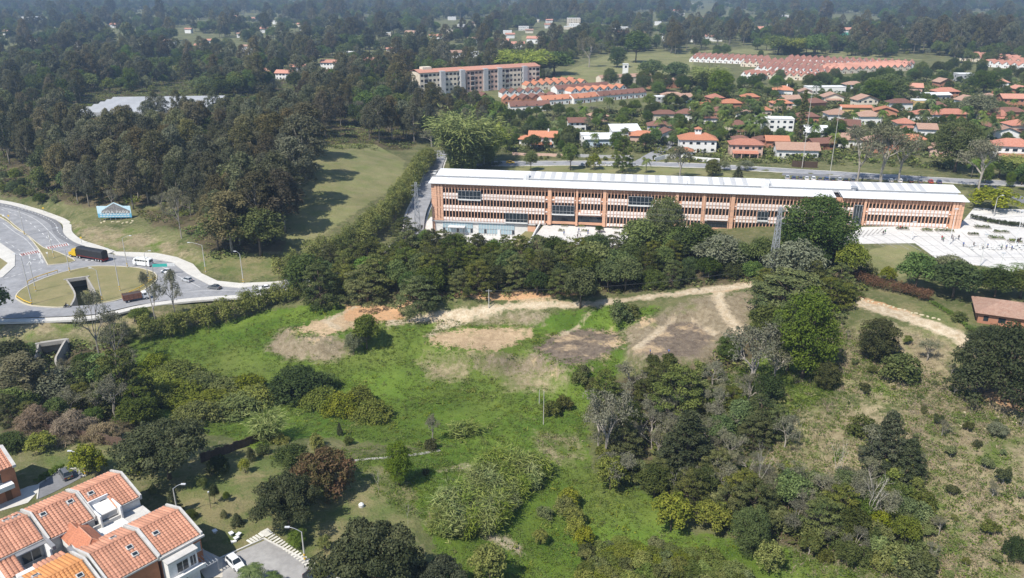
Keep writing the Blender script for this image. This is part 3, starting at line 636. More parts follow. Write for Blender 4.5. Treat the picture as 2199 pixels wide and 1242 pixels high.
MARKS = [(n, G(*q)[:2]) for n, q in {'the billboard':(250,470),'the grass field':(690,400),'the pale shed roof':(300,230),'the small clearing':(580,220),'the apartment block':(1030,200),'the long yellow-green hedge':(500,690),'the side street':(920,400),'the porch villa':(1165,318),'the pale blue villa':(1290,316),'the turret villa':(1498,328),'the pink villa':(1602,338),'the mottled-roof house':(1712,340),'the white block':(1662,290),'the araucaria':(1716,312),'the yellow house':(1838,246),'the yellow cube':(1978,236),'the grey cube house':(2075,178),'the silver tree':(2100,258),'the bare trees':(1880,395),'the stepped flat roofs':(1775,202),'the palm-grove houses':(1590,230),'the tall pylon':(1660,590),'the rust hedge':(1910,625),'the tiled house':(2130,690),'the dark terrace':(1440,740),'the light soil terrace':(1040,730),'the orange soil':(800,670),'the brush fence':(190,945),'the lower culvert':(110,740),'the reddish mango':(700,1050),'the white dead tree':(1862,1140),'the round conifer':(1880,772),'the leaning bare tree':(1300,1000),'the pointed conifer':(1472,1015),'the very tall bright tree':(1722,812),'the red villa':(2035,213),'the brown terraces':(1200,220),'the little tower':(1343,165),'the bamboo clump':(995,368),'the red soil':(2150,860),'the entrance plaza':(1290,510),'the sunken forecourt':(1000,525),'the zebra crossing':(70,540),'the green notice board':(116,958),'the stub road':(1440,235),'the long brown bungalow':(1732,266),'the lane bend':(1428,262),'the village street':(1250,350),'the plaza road':(2160,415),'the pasture':(1400,140),'the meadow foot':(1400,1220),'the straw slope':(2080,1050)}.items()]
def near_mark(p): return min(MARKS, key=lambda m: (m[1][0]-p[0])**2 + (m[1][1]-p[1])**2)[0]
def refine(label, p, rel):
    size = 'short' if rel < .25 else 'mid-sized' if rel < .55 else 'large' if rel < .82 else 'very large'
    nm = min(MARKS, key=lambda m: (m[1][0]-p[0])**2 + (m[1][1]-p[1])**2)[0]; l = size + ' ' + label
    ms = [m[0] for m in sorted(MARKS, key=lambda m: (m[1][0]-p[0])**2 + (m[1][1]-p[1])**2)[:2]]; l2 = l + ' between ' + ms[0] + ' and ' + ms[1]
    if len(l2.split()) <= 16 and ms[0] not in l and ms[1] not in l: return l2
    return l + ' near ' + nm if len((l + ' near ' + nm).split()) <= 16 and nm not in l else l
def fill(poly, kinds, n, spacing, hr, label, group, tries=14, gap=True, dfac=None, names=None):
    """stand plants in a photo outline of their feet; spacing in metres"""
    pts = []; P = np.array(poly, float); lo = P.min(0); hi = P.max(0); k = 0; EX = [(G(*q)[:2], r) for q, r in KEEP_CLEAR]
    while len(pts) < n and k < n * tries:
        k += 1; a = lo + rng.random(2) * (hi - lo)
        if sdist(P, a[0], a[1]) < 0: continue
        g = G(a[0], a[1])
        if any((g[0]-q[0])**2 + (g[1]-q[1])**2 < spacing**2 for q in pts) or any(abs(g[0]-q[0]) < r and -2*r < g[1]-q[1] < r for q, r in EX): continue
        if gap and any((g[0]-q[0])**2 + (g[1]-q[1])**2 < (q[2] + spacing*.22)**2 for q in USED): continue
        pts.append(g)
    for g in pts:
        kd = kinds[int(rng.integers(len(kinds)))]; rg = hr[kd] if isinstance(hr, dict) else hr; hh = rng.uniform(*rg)
        pr = PROTO[kd][0]; lb = label[kd] if isinstance(label, dict) else label
        plant(kd, g - np.array((0, 0, .05)), hh, hh / pr['h'] * pr['d'] * rng.uniform(.8, 1.15) * (dfac or 1), refine(lb, g, (hh - rg[0]) / max(rg[1] - rg[0], 1e-6)), group if isinstance(group, str) else group[kd], keep=gap, name=(names or {}).get(kd))
    return len(pts)
def scatter(name, label, cat, pts, scl, meshes, z_rot=True):
    """one mass of ground cover or far-off wood nobody could count"""
    cc = bpy.data.collections.new(name + '_kinds')
    for i, me in enumerate(meshes):
        if isinstance(me, (tuple, list)):
            bm = bmesh.new(); 
            for q in me:
                if q is not None: pass
        o = bpy.data.objects.new(name + '_kind', me); cc.objects.link(o)
    m = bpy.data.meshes.new(name); m.from_pydata([tuple(map(float, p)) for p in pts], [], [])
    m.attributes.new('scl', 'FLOAT', 'POINT').data.foreach_set('value', np.asarray(scl, np.float32))
    m.attributes.new('rz', 'FLOAT', 'POINT').data.foreach_set('value', (rng.random(len(pts)) * 6.28).astype(np.float32))
    o = obj(name, m); tag(o, label, cat, kind='stuff')
    t = bpy.data.node_groups.new(name, 'GeometryNodeTree')
    t.interface.new_socket('Geometry', in_out='INPUT', socket_type='NodeSocketGeometry'); t.interface.new_socket('Geometry', in_out='OUTPUT', socket_type='NodeSocketGeometry')
    gi = t.nodes.new('NodeGroupInput'); go = t.nodes.new('NodeGroupOutput'); ip = t.nodes.new('GeometryNodeInstanceOnPoints'); ci = t.nodes.new('GeometryNodeCollectionInfo')
    ci.inputs[0].default_value = cc; ci.inputs['Separate Children'].default_value = True; ci.inputs['Reset Children'].default_value = True
    ip.inputs['Pick Instance'].default_value = True
    def na(k):
        n = t.nodes.new('GeometryNodeInputNamedAttribute'); n.data_type = 'FLOAT'; n.inputs['Name'].default_value = k; return n.outputs['Attribute']
    cx = t.nodes.new('ShaderNodeCombineXYZ'); t.links.new(na('rz'), cx.inputs[2])
    t.links.new(gi.outputs[0], ip.inputs['Points']); t.links.new(ci.outputs[0], ip.inputs['Instance']); t.links.new(cx.outputs[0], ip.inputs['Rotation']); t.links.new(na('scl'), ip.inputs['Scale']); t.links.new(ip.outputs[0], go.inputs[0])
    md = o.modifiers.new('cover', 'NODES'); md.node_group = t
    return o
def joined(name, *mes):
    bm = bmesh.new(); mats_ = []
    for me in mes:
        if me is None: continue
        k = len(bm.faces); bm.from_mesh(me); bm.faces.ensure_lookup_table(); off = len(mats_)
        for f in bm.faces[k:]: f.material_index = off
        mats_.append(me.materials[0])
    out = bpy.data.meshes.new(name); bm.to_mesh(out); bm.free()
    for m in mats_: out.materials.append(m)
    return out
# ---------------------------------------------------------------- roads, kerbs, pavements, markings
asph = mat('asphalt', (0.205, 0.205, 0.21), (0.30, 0.30, 0.305), .22, .9, obj='world', fine=.9)
asph2 = mat('dark asphalt', (0.15, 0.15, 0.155), (0.19, 0.19, 0.195), .15, .9, obj='world', fine=1.5)
conc = mat('pale concrete', (0.56, 0.54, 0.49), (0.46, 0.44, 0.40), .25, .9, obj='world', fine=2)
concd = mat('weathered concrete', (0.40, 0.38, 0.34), (0.27, 0.25, 0.22), .5, .9, obj='world', fine=2)
paint = mat('white road paint', (0.66, 0.66, 0.64), (0.52, 0.52, 0.50), .6, .8, obj='world')
redpaint = mat('red road paint', (0.42, 0.13, 0.11), (0.36, 0.14, 0.12), .6, .8, obj='world')
yel = mat('yellow paint', (0.66, 0.42, 0.035), (0.56, 0.36, 0.04), .8, .6)
kerbm = mat('kerb stone', (0.55, 0.50, 0.38), (0.45, 0.41, 0.32), .5, .9, obj='world')
islandgrass = mat('cropped dry grass', (0.25, 0.21, 0.105), (0.165, 0.16, 0.065), .16, .95, obj='world', fine=2.2, bumpy=.6)
def sheet(name, polys, z, m, parent=None):
    """flat sheet; polys: outline then holes, ground coordinates"""
    b_ = MB(); loops = [[Vector((p[0], p[1], 0)) for p in q] for q in polys]; flat = [p for q in loops for p in q]
    fs = []
    for a, bb, c in tessellate_polygon(loops):
        A, B_, C_ = flat[a], flat[bb], flat[c]
        fs.append((a, bb, c) if (B_-A).cross(C_-A).z > 0 else (c, bb, a))
    b_.add([(p.x, p.y, z) for p in flat], fs)
    return b_.build(name, m, parent, fix=False)
def ribbon(pts, w):
    pts = [np.asarray(p)[:2] for p in pts]; L, Rr = [], []
    for i, p in enumerate(pts):
        d = pts[min(i+1, len(pts)-1)] - pts[max(i-1, 0)]; d = d / np.hypot(*d); n = np.array((-d[1], d[0])); ww = w[i] if hasattr(w, '__len__') else w
        L.append(p + n * ww / 2); Rr.append(p - n * ww / 2)
    return L, Rr
def smoothline(pts, n=6):
    pts = [np.asarray(p, float) for p in pts]; out = []
    for i in range(len(pts) - 1):
        p0, p1, p2, p3 = pts[max(i-1,0)], pts[i], pts[i+1], pts[min(i+2, len(pts)-1)]
        for t in np.linspace(0, 1, n, endpoint=False):
            out.append(.5 * (2*p1 + (p2-p0)*t + (2*p0-5*p1+4*p2-p3)*t*t + (3*p1-p0-3*p2+p3)*t**3))
    return out + [pts[-1]]
def strip(name, pts, w, z0, z1, m, parent=None, drape=False):
    L, Rr = ribbon(pts, w); b_ = MB(); n = len(L)
    gz = (lambda p: float(ground_z(p[0], p[1]))) if drape else (lambda p: 0.0)
    zz = [max(gz(a), gz(c), gz((a + c) / 2)) for a, c in zip(L, Rr)]
    vs_ = []
    for a, c, z in zip(L, Rr, zz): vs_ += [(*a, z+z1), (*c, z+z1), (*c, z+z0), (*a, z+z0)]
    fs = []
    for i in range(n-1):
        o, q = i*4, i*4+4; fs += [(o, q, q+1, o+1), (o+1, q+1, q+2, o+2), (o+3, q+3, q, o)]
    fs += [(0, 1, 2, 3), (n*4-1, n*4-2, n*4-3, n*4-4)]
    b_.add(vs_, fs); return b_.build(name, m, parent)
def U(pts, z=0.0): return [un(a, b_, z) for a, b_ in pts]
def smoothpoly(pts, n=4):
    pts = list(pts); m = len(pts); out = []
    for i in range(m):
        p0, p1, p2, p3 = (np.asarray(pts[(i+k) % m], float) for k in (-1, 0, 1, 2))
        for t in np.linspace(0, 1, n, endpoint=False): out.append(.5 * (2*p1 + (p2-p0)*t + (2*p0-5*p1+4*p2-p3)*t*t + (3*p1-p0-3*p2+p3)*t**3))
    return out
isl = upoly(ISLAND, 0)
hole = upoly(ISLAND[:6] + [(152,658),(198,655)] + ISLAND[13:], 0)
road = sheet('road', [upoly(ASPHALT, 0), hole[::-1]], 0.0, asph); tag(road, kind='structure')
isle = MB().prism([tuple(p) for p in isl], -.35, .16).build('traffic_island', islandgrass); tag(isle, kind='structure')
# the island's kerb, painted pale yellow, in two runs either side of the culvert pit
for seg in (ISLAND[8:9][::-1] + [], ISLAND[12:] + ISLAND[:6]):
    if len(seg) > 1: strip('kerb', smoothline(U(seg), 4), .35, -.2, .24, kerbm, isle)
MEDIAN = [(-60,440),(6,470),(35,492),(58,506),(84,537),(103,570),(161,561),(121,541),(93,532),(63,509),(30,483),(6,464),(-60,432)]
med = MB().prism([tuple(p) for p in upoly(MEDIAN, 0)], -.3, .14).build('road_median', islandgrass); tag(med, kind='structure')
strip('kerb', smoothline(U(MEDIAN[:6]), 4), .3, -.2, .2, kerbm, med); strip('kerb', smoothline(U(MEDIAN[5:]), 4), .3, -.2, .2, kerbm, med)
sw = MB().prism([tuple(p) for p in upoly(SIDEWALK, 0)], -.35, .15).build('pavement', conc); tag(sw, kind='structure')
pv1 = strip('pavement', smoothline(U([(-90,421),(6,434),(60,447),(105,462),(141,478),(146,500),(168,518),(200,529),(241,543)]), 5), 3.0, -.35, .15, conc); tag(pv1, kind='structure')
cyc = strip('cycle_path', smoothline(U([(-90,428),(6,441),(50,450),(90,464),(118,481),(126,500),(148,516),(178,529)]), 5), 3.4, .004, .03, asph2); tag(cyc, kind='structure')
pv2 = strip('pavement', smoothline(U([(-110,691),(6,690),(129,686),(206,681),(290,662),(354,651),(440,642),(520,637),(600,627),(660,612)]), 5), [2.6]*46, -.4, .15, conc); tag(pv2, kind='structure')
pv3 = MB().prism([tuple(p) for p in upoly([(-110,500),(0,522),(33,545),(32,572),(6,596),(-110,618)], 0)], -.35, .15).build('pavement', conc); tag(pv3, kind='structure')
sheet('verge', [upoly([(-110,540),(-4,552),(17,566),(0,582),(-110,600)], 0)], .155, islandgrass, pv3)
def mark(pts, w=.14, m=paint, name='marking'):
    return strip(name, pts, w, .004, .012, m, road)
def dashes(pts, w, on, off, m=paint, z=None):
    P = [np.asarray(p)[:2] for p in pts]; segs = [np.hypot(*(b_-a)) for a, b_ in zip(P[:-1], P[1:])]; tot = sum(segs)
    def at(s):
        for i, L in enumerate(segs):
            if s <= L or i == len(segs)-1: return P[i] + (P[i+1]-P[i]) * (s/L)
            s -= L
    s = 0
    while s + on < tot: 
        strip('marking', [at(s), at(s+on/2), at(s+on)], w, .004 if z is None else z, .012 if z is None else z+.01, m, road); s += on + off
dashes(smoothline(U([(-40,436),(20,456),(60,476),(95,505),(115,528)])), .22, 2.6, 3.6)
dashes(smoothline(U([(-40,500),(6,517),(40,537),(52,550)])), .18, 2.6, 4.0)
dashes(smoothline(U([(-60,430),(6,441),(50,450),(90,464),(118,481),(126,500),(148,516)])), .22, 1.3, 1.5, paint, .032)
mark(smoothline(U([(6,447),(45,457),(80,474),(108,500),(130,524)])), .16); mark(smoothline(U([(6,479),(32,499),(55,514),(78,541),(92,566)])), .14)
for a, c, n in (((43,548),(85,540),9), ((100,533),(147,525),10)):       # zebra crossings, white and red by turns
    A, B_ = un(*a), un(*c); d = (B_-A)/np.hypot(*(B_-A)[:2]); nrm = np.array((-d[1], d[0], 0))
    for k in range(n*2-1):
        p = A + (B_-A) * (k+.5)/(n*2-1); mark([p - nrm*1.5, p, p + nrm*1.5], .46, paint if k % 2 == 0 else redpaint)
    mark([A + nrm*2.6, (A+B_)/2 + nrm*2.6, B_ + nrm*2.6], .3)
dashes(smoothline(U([(10,598),(40,590),(70,583),(100,574)])), .3, 1.2, .9)
mark(smoothline(U([(262,556),(300,562),(345,572),(380,592),(430,617)])), .14); mark(smoothline(U([(395,628),(450,624),(520,624),(600,614)])), .14)
for px, py in ((62,566),(88,562)):                                        # give-way triangles
    A, B_, C_ = un(px-5, py+4), un(px+5, py+2), un(px+2, py-5)
    for a, c in ((A, B_), (B_, C_), (C_, A)): mark([a, (a+c)/2, c], .16)
for px, py, dx, dy in ((64,556,-2,-8),(87,553,-2,-7),(103,506,6,9),(142,552,-9,-4)):  # lane arrows
    A, B_ = un(px, py), un(px+dx, py+dy); d = (B_-A)/np.linalg.norm(B_-A); n2 = np.array((-d[1], d[0], 0))
    MB().add([A+n2*.1, A-n2*.1, B_-n2*.1, B_+n2*.1, B_+n2*.45, B_+d*1.1, B_-n2*.45], [(0,1,2,3),(4,6,5)]).build('marking', paint, road).location.z = .008
# rumble strips before the truck: short black and white blocks
for k in range(8):
    A = un(180+k*6.2, 559+k*.25); box_ = MB().box(-.45,.45,-.22,.22,0,.1).build('marking', paint if k % 2 else mat('black rubber', (.02,.02,.02)), road); box_.location = (A[0], A[1], .004)
# yellow guard rails on the island's edge
def rail(pts, label):
    P = U(pts); t = thing('guard_rail', (0,0,0), 0, label, 'guard rail')
    MB().path([p + np.array((0,0,.75)) for p in smoothline(P, 3)], .13, 6).build('beam', yel, t)
    for p in P: MB().tube((p[0],p[1],-.1),(p[0],p[1],.8),.09,.09,6).build('post', yel, t)
rail([(60,609),(78,600),(102,592),(124,585)], 'yellow guard rail along the island edge facing the zebra crossings')
rail([(36,640),(52,650),(67,656)], 'short yellow guard rail on the island edge opposite the lower pavement')
rail([(278,632),(300,622),(322,608),(334,600)], 'yellow guard rail on the island edge behind the stake truck')
# culverts: headwall, wings, roofed mouth
def culvert(A, B_, zt, zb, wingsL, wingsR, label, back=6.0):
    A, B_ = np.array(A[:2]), np.array(B_[:2]); d = (B_-A)/np.hypot(*(B_-A)); n2 = np.array((-d[1], d[0])); t = thing('culvert', (0,0,0), 0, label, 'culvert')
    def wall(name, pts, w, z0, z1):
        q = strip(name, pts, w, z0, z1, concd, t); return q
    wall('lintel', [A - d*.8, (A+B_)/2, B_ + d*.8], .7, zt-.75, zt+.3)
    wall('side_wall', [A, A + n2*back/2, A + n2*back], .4, zb-.3, zt-.6); wall('side_wall', [B_, B_ + n2*back/2, B_ + n2*back], .4, zb-.3, zt-.6)
    wall('back_wall', [A + n2*back, (A+B_)/2 + n2*back, B_ + n2*back], .3, zb-.3, zt-.6)
    L = np.hypot(*(B_-A)); MB().prism([tuple(A+n2*.3), tuple(B_+n2*.3), tuple(B_+n2*back), tuple(A+n2*back)], zt-.7, zt-.33).build('deck', concd, t)
    for w in (wingsL, wingsR):
        P = smoothline([np.array((*A, 0))*0 + np.array((p[0], p[1], 0)) for p in w], 5); Lr, Rr = ribbon(P, .5); n = len(P); vs_ = []
        for i, (a, c) in enumerate(zip(Lr, Rr)):
            zz = zt + .15 + (w[-1][2] - zt) * sstep(np.array(i/(n-1)))
            vs_ += [(*a, zz), (*c, zz), (*c, zb-.4), (*a, zb-.4)]
        fs = [(0,1,2,3),(n*4-1,n*4-2,n*4-3,n*4-4)]
        for i in range(n-1):
            o, q = i*4, i*4+4; fs += [(o,q,q+1,o+1),(o+1,q+1,q+2,o+2),(o+3,q+3,q,o)]
        MB().add(vs_, fs).build('wing_wall', concd, t)
    return t
def w3(pts, z): return [(*un(a, b_, 0)[:2], z) for a, b_ in pts]
culvert(un(143,602), un(186,596), .12, -4.6, w3([(143,602),(158,625),(161,640),(153,657)], .2), w3([(186,596),(204,628),(207,640),(199,654)], .2), 'concrete culvert mouth with curved wing walls inside the roundabout island')
cw = lambda pts, z0, z1: [(*un(a, b_, z0 + (z1-z0)*i/(len(pts)-1))[:2], z1) for i, (a, b_) in enumerate(pts)]
culvert(CUL[0], CUL[1], -2.2, -6.2, cw([(83,739),(78,760),(70,785)], -2.2, -5.2), cw([(141,731),(128,755),(119,770),(122,785)], -2.2, -5.0), 'concrete culvert mouth below the road embankment among the trees', 2.4)
# side street beside the long building, street behind it, village lanes
def street(name, pts, w, m=asph, kerb=True, n=5):
    P = smoothline([G(*p) for p in pts], n); s_ = strip(name, P, w, -.6, .06, m, None, True); tag(s_, kind='structure')
    if kerb:
        L, Rr = ribbon(P, w + .9)
        for q in (L, Rr): strip('kerb', q, .8, -.6, .16, conc, s_, True)
    return s_
street('side_street', [(950,325),(938,350),(925,390),(908,430),(893,470),(885,510),(850,545)], 7.5)
street('village_street', [(985,352),(1060,352),(1150,352),(1260,351),(1370,352),(1500,356),(1640,364),(1800,374),(1950,383),(2080,390),(2260,398)], 9)
street('village_lane', [(1372,352),(1400,335),(1425,320),(1440,300)], 7, asph, False)
street('car_park', [(1485,382),(1560,387),(1650,392),(1800,396)], 7, asph2, False)
street('car_park', [(1680,374),(1800,380),(1900,384),(2040,390)], 6, asph2, False)
street('plaza_road', [(2120,400),(2160,415),(2199,430),(2260,460)], 6, asph2, False)
street('garden_path', [(760,990),(800,986),(860,980),(905,975),(945,968)], .75, concd, False)
# forecourts of the long building
pave = mat('pale plaza paving', (0.60, 0.58, 0.545), (0.50, 0.48, 0.45), .12, .85, obj='world', fine=1.0)
joint = mat('paving joints', (0.36, 0.35, 0.33))
def court(poly, z, label=None, n=9, spread=6.0):
    w = upoly(poly, z); s_ = MB().prism([tuple(p) for p in w], z-1.2, z).build('plaza', pave); tag(s_, kind='structure')
    return s_, w
pl0, _ = court([(886,512),(925,466),(1150,482),(1150,505),(1090,533),(1000,528)], .02); pl1, _ = court([(1150,505),(1176,474),(1510,486),(1518,500),(1345,522),(1338,531),(1270,530),(1230,524)], 5.0); pl2, W2 = court([(1800,524),(1838,488),(2060,484),(2092,446),(2260,452),(2260,596),(2012,556),(1965,522)], 10.0)
lines = [((1830+i*26,500-i*.2),(1900+i*26,530+i*3)) for i in range(14)] + [((1840,505),(2199,512)),((1900,525),(2260,535)),((1990,548),(2260,556)),((2010,490),(2130,565)),((2080,470),(2230,560)),((2060,484),(2199,492))]
for a, c in lines: strip('joint', [un(*a, 10.0), (un(*a, 10.0)+un(*c, 10.0))/2, un(*c, 10.0)], .22, .004+10, .012+10, joint, pl2)
# broad steps down from the plaza
for k in range(9):
    A, B_ = un(1812+k*10, 521-k*2.2, 9.6), un(1826+k*10, 498-k*1.0, 10)
    strip('step', [A, (A+B_)/2, B_], .35, 10.004, 10.06, joint, pl2)
stair = MB()
wallm = mat('white retaining wall', (0.66, 0.65, 0.62), (0.52, 0.51, 0.48), .3)
rw = strip('retaining_wall', U([(1165,474),(1150,500),(1140,520),(1128,535)], 5), .5, 0, 5.9, wallm); tag(rw, 'grey retaining wall dividing the sunken forecourt from the entrance plaza', 'wall')
gr = MB().prism([tuple(p) for p in upoly([(1090,533),(1128,500),(1150,502),(1130,528)], 2)], 1.0, 2.6).build('sloped_lawn_bed', islandgrass); tag(gr, 'sloping grass bed with a zigzag path beside the retaining wall', 'planting bed')
# planters on the plazas
pgreen = LM['shrub']
def planter(px, py, z, w, d, rz, label):
    p = un(px, py, z); t = thing('planter', tuple(p), rz, label, 'planter', 'planters sunk in the plaza paving')
    MB().box(-w/2, w/2, -d/2, d/2, 0, .35).build('box', concd, t)
    n = int(w*d*9) + 12; P = np.stack([rng.uniform(-w/2+.1, w/2-.1, n), rng.uniform(-d/2+.1, d/2-.1, n), rng.uniform(.35, .9, n)], 1)
    V = leaf_quads(P, unit(rng.normal(size=(n, 3)) + (0, 0, 1)), .6, .3); obj('leaves', leafy('leaves', V, rng.random(n), pgreen), t)
for i, (px, py) in enumerate([(1938,493),(1990,496),(2028,497),(2110,490),(2130,478),(2150,500),(2090,505),(2140,513),(2180,520),(2165,482)]):
    planter(px, py, 10, R.uniform(3, 6), R.uniform(1.5, 3), -.14, 'low planted bed in the pale paving of the big plaza')
for px, py in [(1205,497),(1212,487),(1249,488),(1255,498),(1322,492),(1325,503)]:
    planter(px, py, 5, 2.4, 1.2, -.14, 'small planted bed in the paving before the entrance doors')
# estate: car court, drive, pavers
pk = sheet('car_court', [upoly([(478,1200),(570,1160),(690,1222),(760,1262),(560,1330),(470,1260)], 0)], .02, mat('worn grey concrete', (0.34,0.33,0.31), (0.235,0.225,0.215), .22, obj='world', fine=.9)); tag(pk, kind='structure')
strip('kerb', U([(452,1208),(478,1197),(567,1157),(640,1195),(720,1238),(780,1270)]), .3, -.2, .16, conc, pk)
dr = sheet('drive', [upoly([(86,1038),(130,1012),(165,1008),(178,1024),(150,1040),(110,1060),(82,1072)], 0)], .02, asph2); tag(dr, kind='structure')
strip('kerb', U([(80,1072),(84,1040),(130,1010),(166,1006),(180,1024)]), .25, -.2, .14, conc, dr)
fw = sheet('footway', [upoly([(-60,1085),(30,1058),(60,1045),(84,1040),(80,1058),(60,1080),(0,1098)], 0)], .03, conc); tag(fw, kind='structure')
fw2 = sheet('footway', [upoly([(420,1165),(440,1182),(478,1200),(478,1240),(440,1242),(400,1180)], 0)], .03, mat('warm paving', (0.50,0.45,0.38), (0.42,0.38,0.31), .4, obj='world')); tag(fw2, kind='structure')
pp = tag(sheet('stepping_path', [upoly([(531,1163),(568,1141),(574,1140),(705,1236),(699,1240),(572,1150),(536,1168)], 0)], .012, mat('garden soil', (0.14,0.12,0.07), (0.09,0.10,0.04), 1.0)), kind='structure')
A, B_, C_ = un(534,1165), un(571,1144), un(703,1239)
slab = MB().box(-.2,.2,-.72,.72,0,.07).mesh('paver', mat('paver', (0.62,0.60,0.53), (0.50,0.48,0.42), 1.0, vary=.12))
for a, c, n in ((A, B_, 6), (B_, C_, 23)):
    ang = math.atan2((c-a)[1], (c-a)[0])
    for k in range(n):
        p = a + (c-a)*(k+.3)/n; obj('paver', slab, pp, (p[0], p[1], .02), ang + R.gauss(0, .03))
obj('paver', MB().box(-.8,.8,-.8,.8,0,.08).mesh('paver', slab.materials[0]), pp, (B_[0], B_[1], .02), .8)
# ---------------------------------------------------------------- the long brick building
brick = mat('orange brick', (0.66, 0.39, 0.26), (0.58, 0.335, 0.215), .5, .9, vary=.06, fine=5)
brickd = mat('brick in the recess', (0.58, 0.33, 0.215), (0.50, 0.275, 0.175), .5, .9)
pink = mat('pale precast block', (0.80, 0.72, 0.67), (0.74, 0.65, 0.60), .8, .85, vary=.05)
roofw = mat('white metal roofing', (0.70, 0.70, 0.69), (0.58, 0.58, 0.57), .12, .5, .4, fine=1.2)
roofg = mat('grey translucent roof sheet', (0.46, 0.46, 0.45), (0.40, 0.40, 0.40), .5, .5)
metal = mat('galvanised steel', (0.42, 0.43, 0.44), (0.34, 0.35, 0.36), 1.0, .45, .5, .3)
frame_d = mat('dark window frame', (0.06, 0.06, 0.065))
frame_w = mat('white frame', (0.70, 0.70, 0.68))
glass = glassmat('dark glass'); glassb = glassmat('pale blue glass', (0.30, 0.40, 0.44), .12)
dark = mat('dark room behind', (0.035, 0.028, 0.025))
L0 = un(925, 392, 20.0); L1 = un(2075, 432, 20.0)
BL = float(np.hypot(*(L1 - L0)[:2])); BA = math.atan2((L1-L0)[1], (L1-L0)[0])
B = thing('school_building', (L0[0], L0[1], 0), BA, 'very long brick building with rows of vertical fins and white metal roof', 'building')
bdx, bdy = math.cos(BA), math.sin(BA)
def bu(px, py=450):                      # metres along the facade seen at a photo column
    d = ray(px, py); # |L0 + u*dir| on ray
    A_ = np.array(((bdx, -d[0]), (bdy, -d[1]))); return float(np.linalg.solve(A_, -L0[:2])[0])
DEP = 15.0; FL = [5.6, 10.3, 15.0]; TOP = 19.4
def base_z(u):                            # the ground steps up along the front
    return 5.5 if u < bu(1520) else (5.5 + 4.4 * min(max((u - bu(1520)) / (bu(1760) - bu(1520)), 0), 1))
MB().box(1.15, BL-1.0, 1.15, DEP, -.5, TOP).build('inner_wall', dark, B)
box('end_wall', B, brick, 0, 1.1, .3, DEP+.1, -.6, TOP+.1); box('end_wall', B, brick, BL-.95, BL, .3, DEP+.1, 3, TOP+.1)
MB().box(1.1, BL-.95, DEP+.004, DEP+.5, -.5, TOP).build('rear_wall', brick, B)
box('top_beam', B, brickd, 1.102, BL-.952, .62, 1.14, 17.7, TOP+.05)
for z in FL[1:]:
    box('floor_slab', B, pink, 1.104, BL-.954, .22, 1.146, z-.22, z+.18)
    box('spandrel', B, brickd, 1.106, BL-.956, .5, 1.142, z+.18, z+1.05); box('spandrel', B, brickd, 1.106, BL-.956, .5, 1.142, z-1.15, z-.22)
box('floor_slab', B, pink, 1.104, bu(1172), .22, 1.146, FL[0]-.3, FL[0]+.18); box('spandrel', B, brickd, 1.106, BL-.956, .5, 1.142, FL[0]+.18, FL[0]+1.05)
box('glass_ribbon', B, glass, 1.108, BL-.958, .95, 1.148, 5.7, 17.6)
ENT = [(bu(1186), bu(1233)), (bu(1243), bu(1290)), (bu(1516), bu(1564))]
RIB = [(bu(985), bu(1033), 14.2, 17.3), (bu(1086), bu(1133), 6.0, 9.4), (bu(1186), bu(1233), 9.9, 13.0), (bu(1349), bu(1400), 14.4, 17.4), (bu(1628), bu(1650), 10.5, 13.6), (bu(1833), bu(1851), 10.2, 17.2)]
PIER = [(1.1, 4.6), (bu(1173), bu(1186)), (bu(1234), bu(1243)), (bu(1291), bu(1304)), (bu(1447), bu(1458)), (bu(1506), bu(1515)), (bu(1565), bu(1580)), (bu(1852), bu(1862)), (BL-4, BL-.95)]
finm = MB().box(-.12, .12, .05, .6, 0, 1).mesh('fin', brick)
u = 1.9; k = 0; fins = []
while u < BL - .6:
    z0 = base_z(u)
    for a, c in ENT:
        if a - .1 < u < c + .1: z0 = FL[1] - .4
    obj('fin', finm, B, (u, 0, z0), None, (1, 1, TOP - z0)); fins.append((u, z0)); u += 1.21; k += 1
blk = {0: MB(), 1: MB(), 2: MB(), 3: MB()}
for (u, z0), (u2, _) in zip(fins[:-1], fins[1:]):
    m_ = (u + u2) / 2; pier = any(a - .3 < m_ < c + .3 for a, c in PIER)
    if pier: continue
    for j, z in enumerate(FL + [19.0]):
        if z < z0 - .5: continue
        if j < 3:
            blk[j].box(m_-.45, m_+.45, .02, .5, z+.2, z+1.15)
        if j > 0 and j < 3 and z - 1.2 > z0: blk[j].box(m_-.42, m_+.42, .04, .5, z-1.0, z-.35)
for j in (0, 1, 2):
    o = blk[j].build('precast_block_row', pink, B, fix=False); o['kind'] = 'stuff'
for a, c in PIER:
    a, c = (a, c) if a < 2 or c > BL-1 else (a + (c-a)*.18, c - (c-a)*.18)
    zb = base_z((a+c)/2)
    n = max(1, round((c-a)/1.2))
    for i in range(n):                    # brick piers: paired shafts with narrow slots
        w = (c-a)/n; box('pier', B, brick, a+i*w+.12, a+(i+1)*w-.12, -.12, .6, zb, TOP-.1)
    for z in FL: 
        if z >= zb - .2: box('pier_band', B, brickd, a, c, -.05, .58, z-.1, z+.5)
for a, c, z0, z1 in RIB:                  # projecting ribbon windows
    w = MB().box(a, c, -.42, 1.1, z0, z1).build('window', glass, B); n = max(3, int((c-a)/1.3))
    for i in range(n+1): x = a + (c-a)*i/n; box('mullion', w, metal, x-.05, x+.05, -.5, -.42, z0, z1)
    box('transom', w, metal, a, c, -.52, -.424, z0+1.0, z0+1.1); box('sill', w, frame_w, a-.15, c+.15, -.62, -.424, z0-.5, z0); box('head', w, metal, a-.1, c+.1, -.55, -.424, z1, z1+.15)
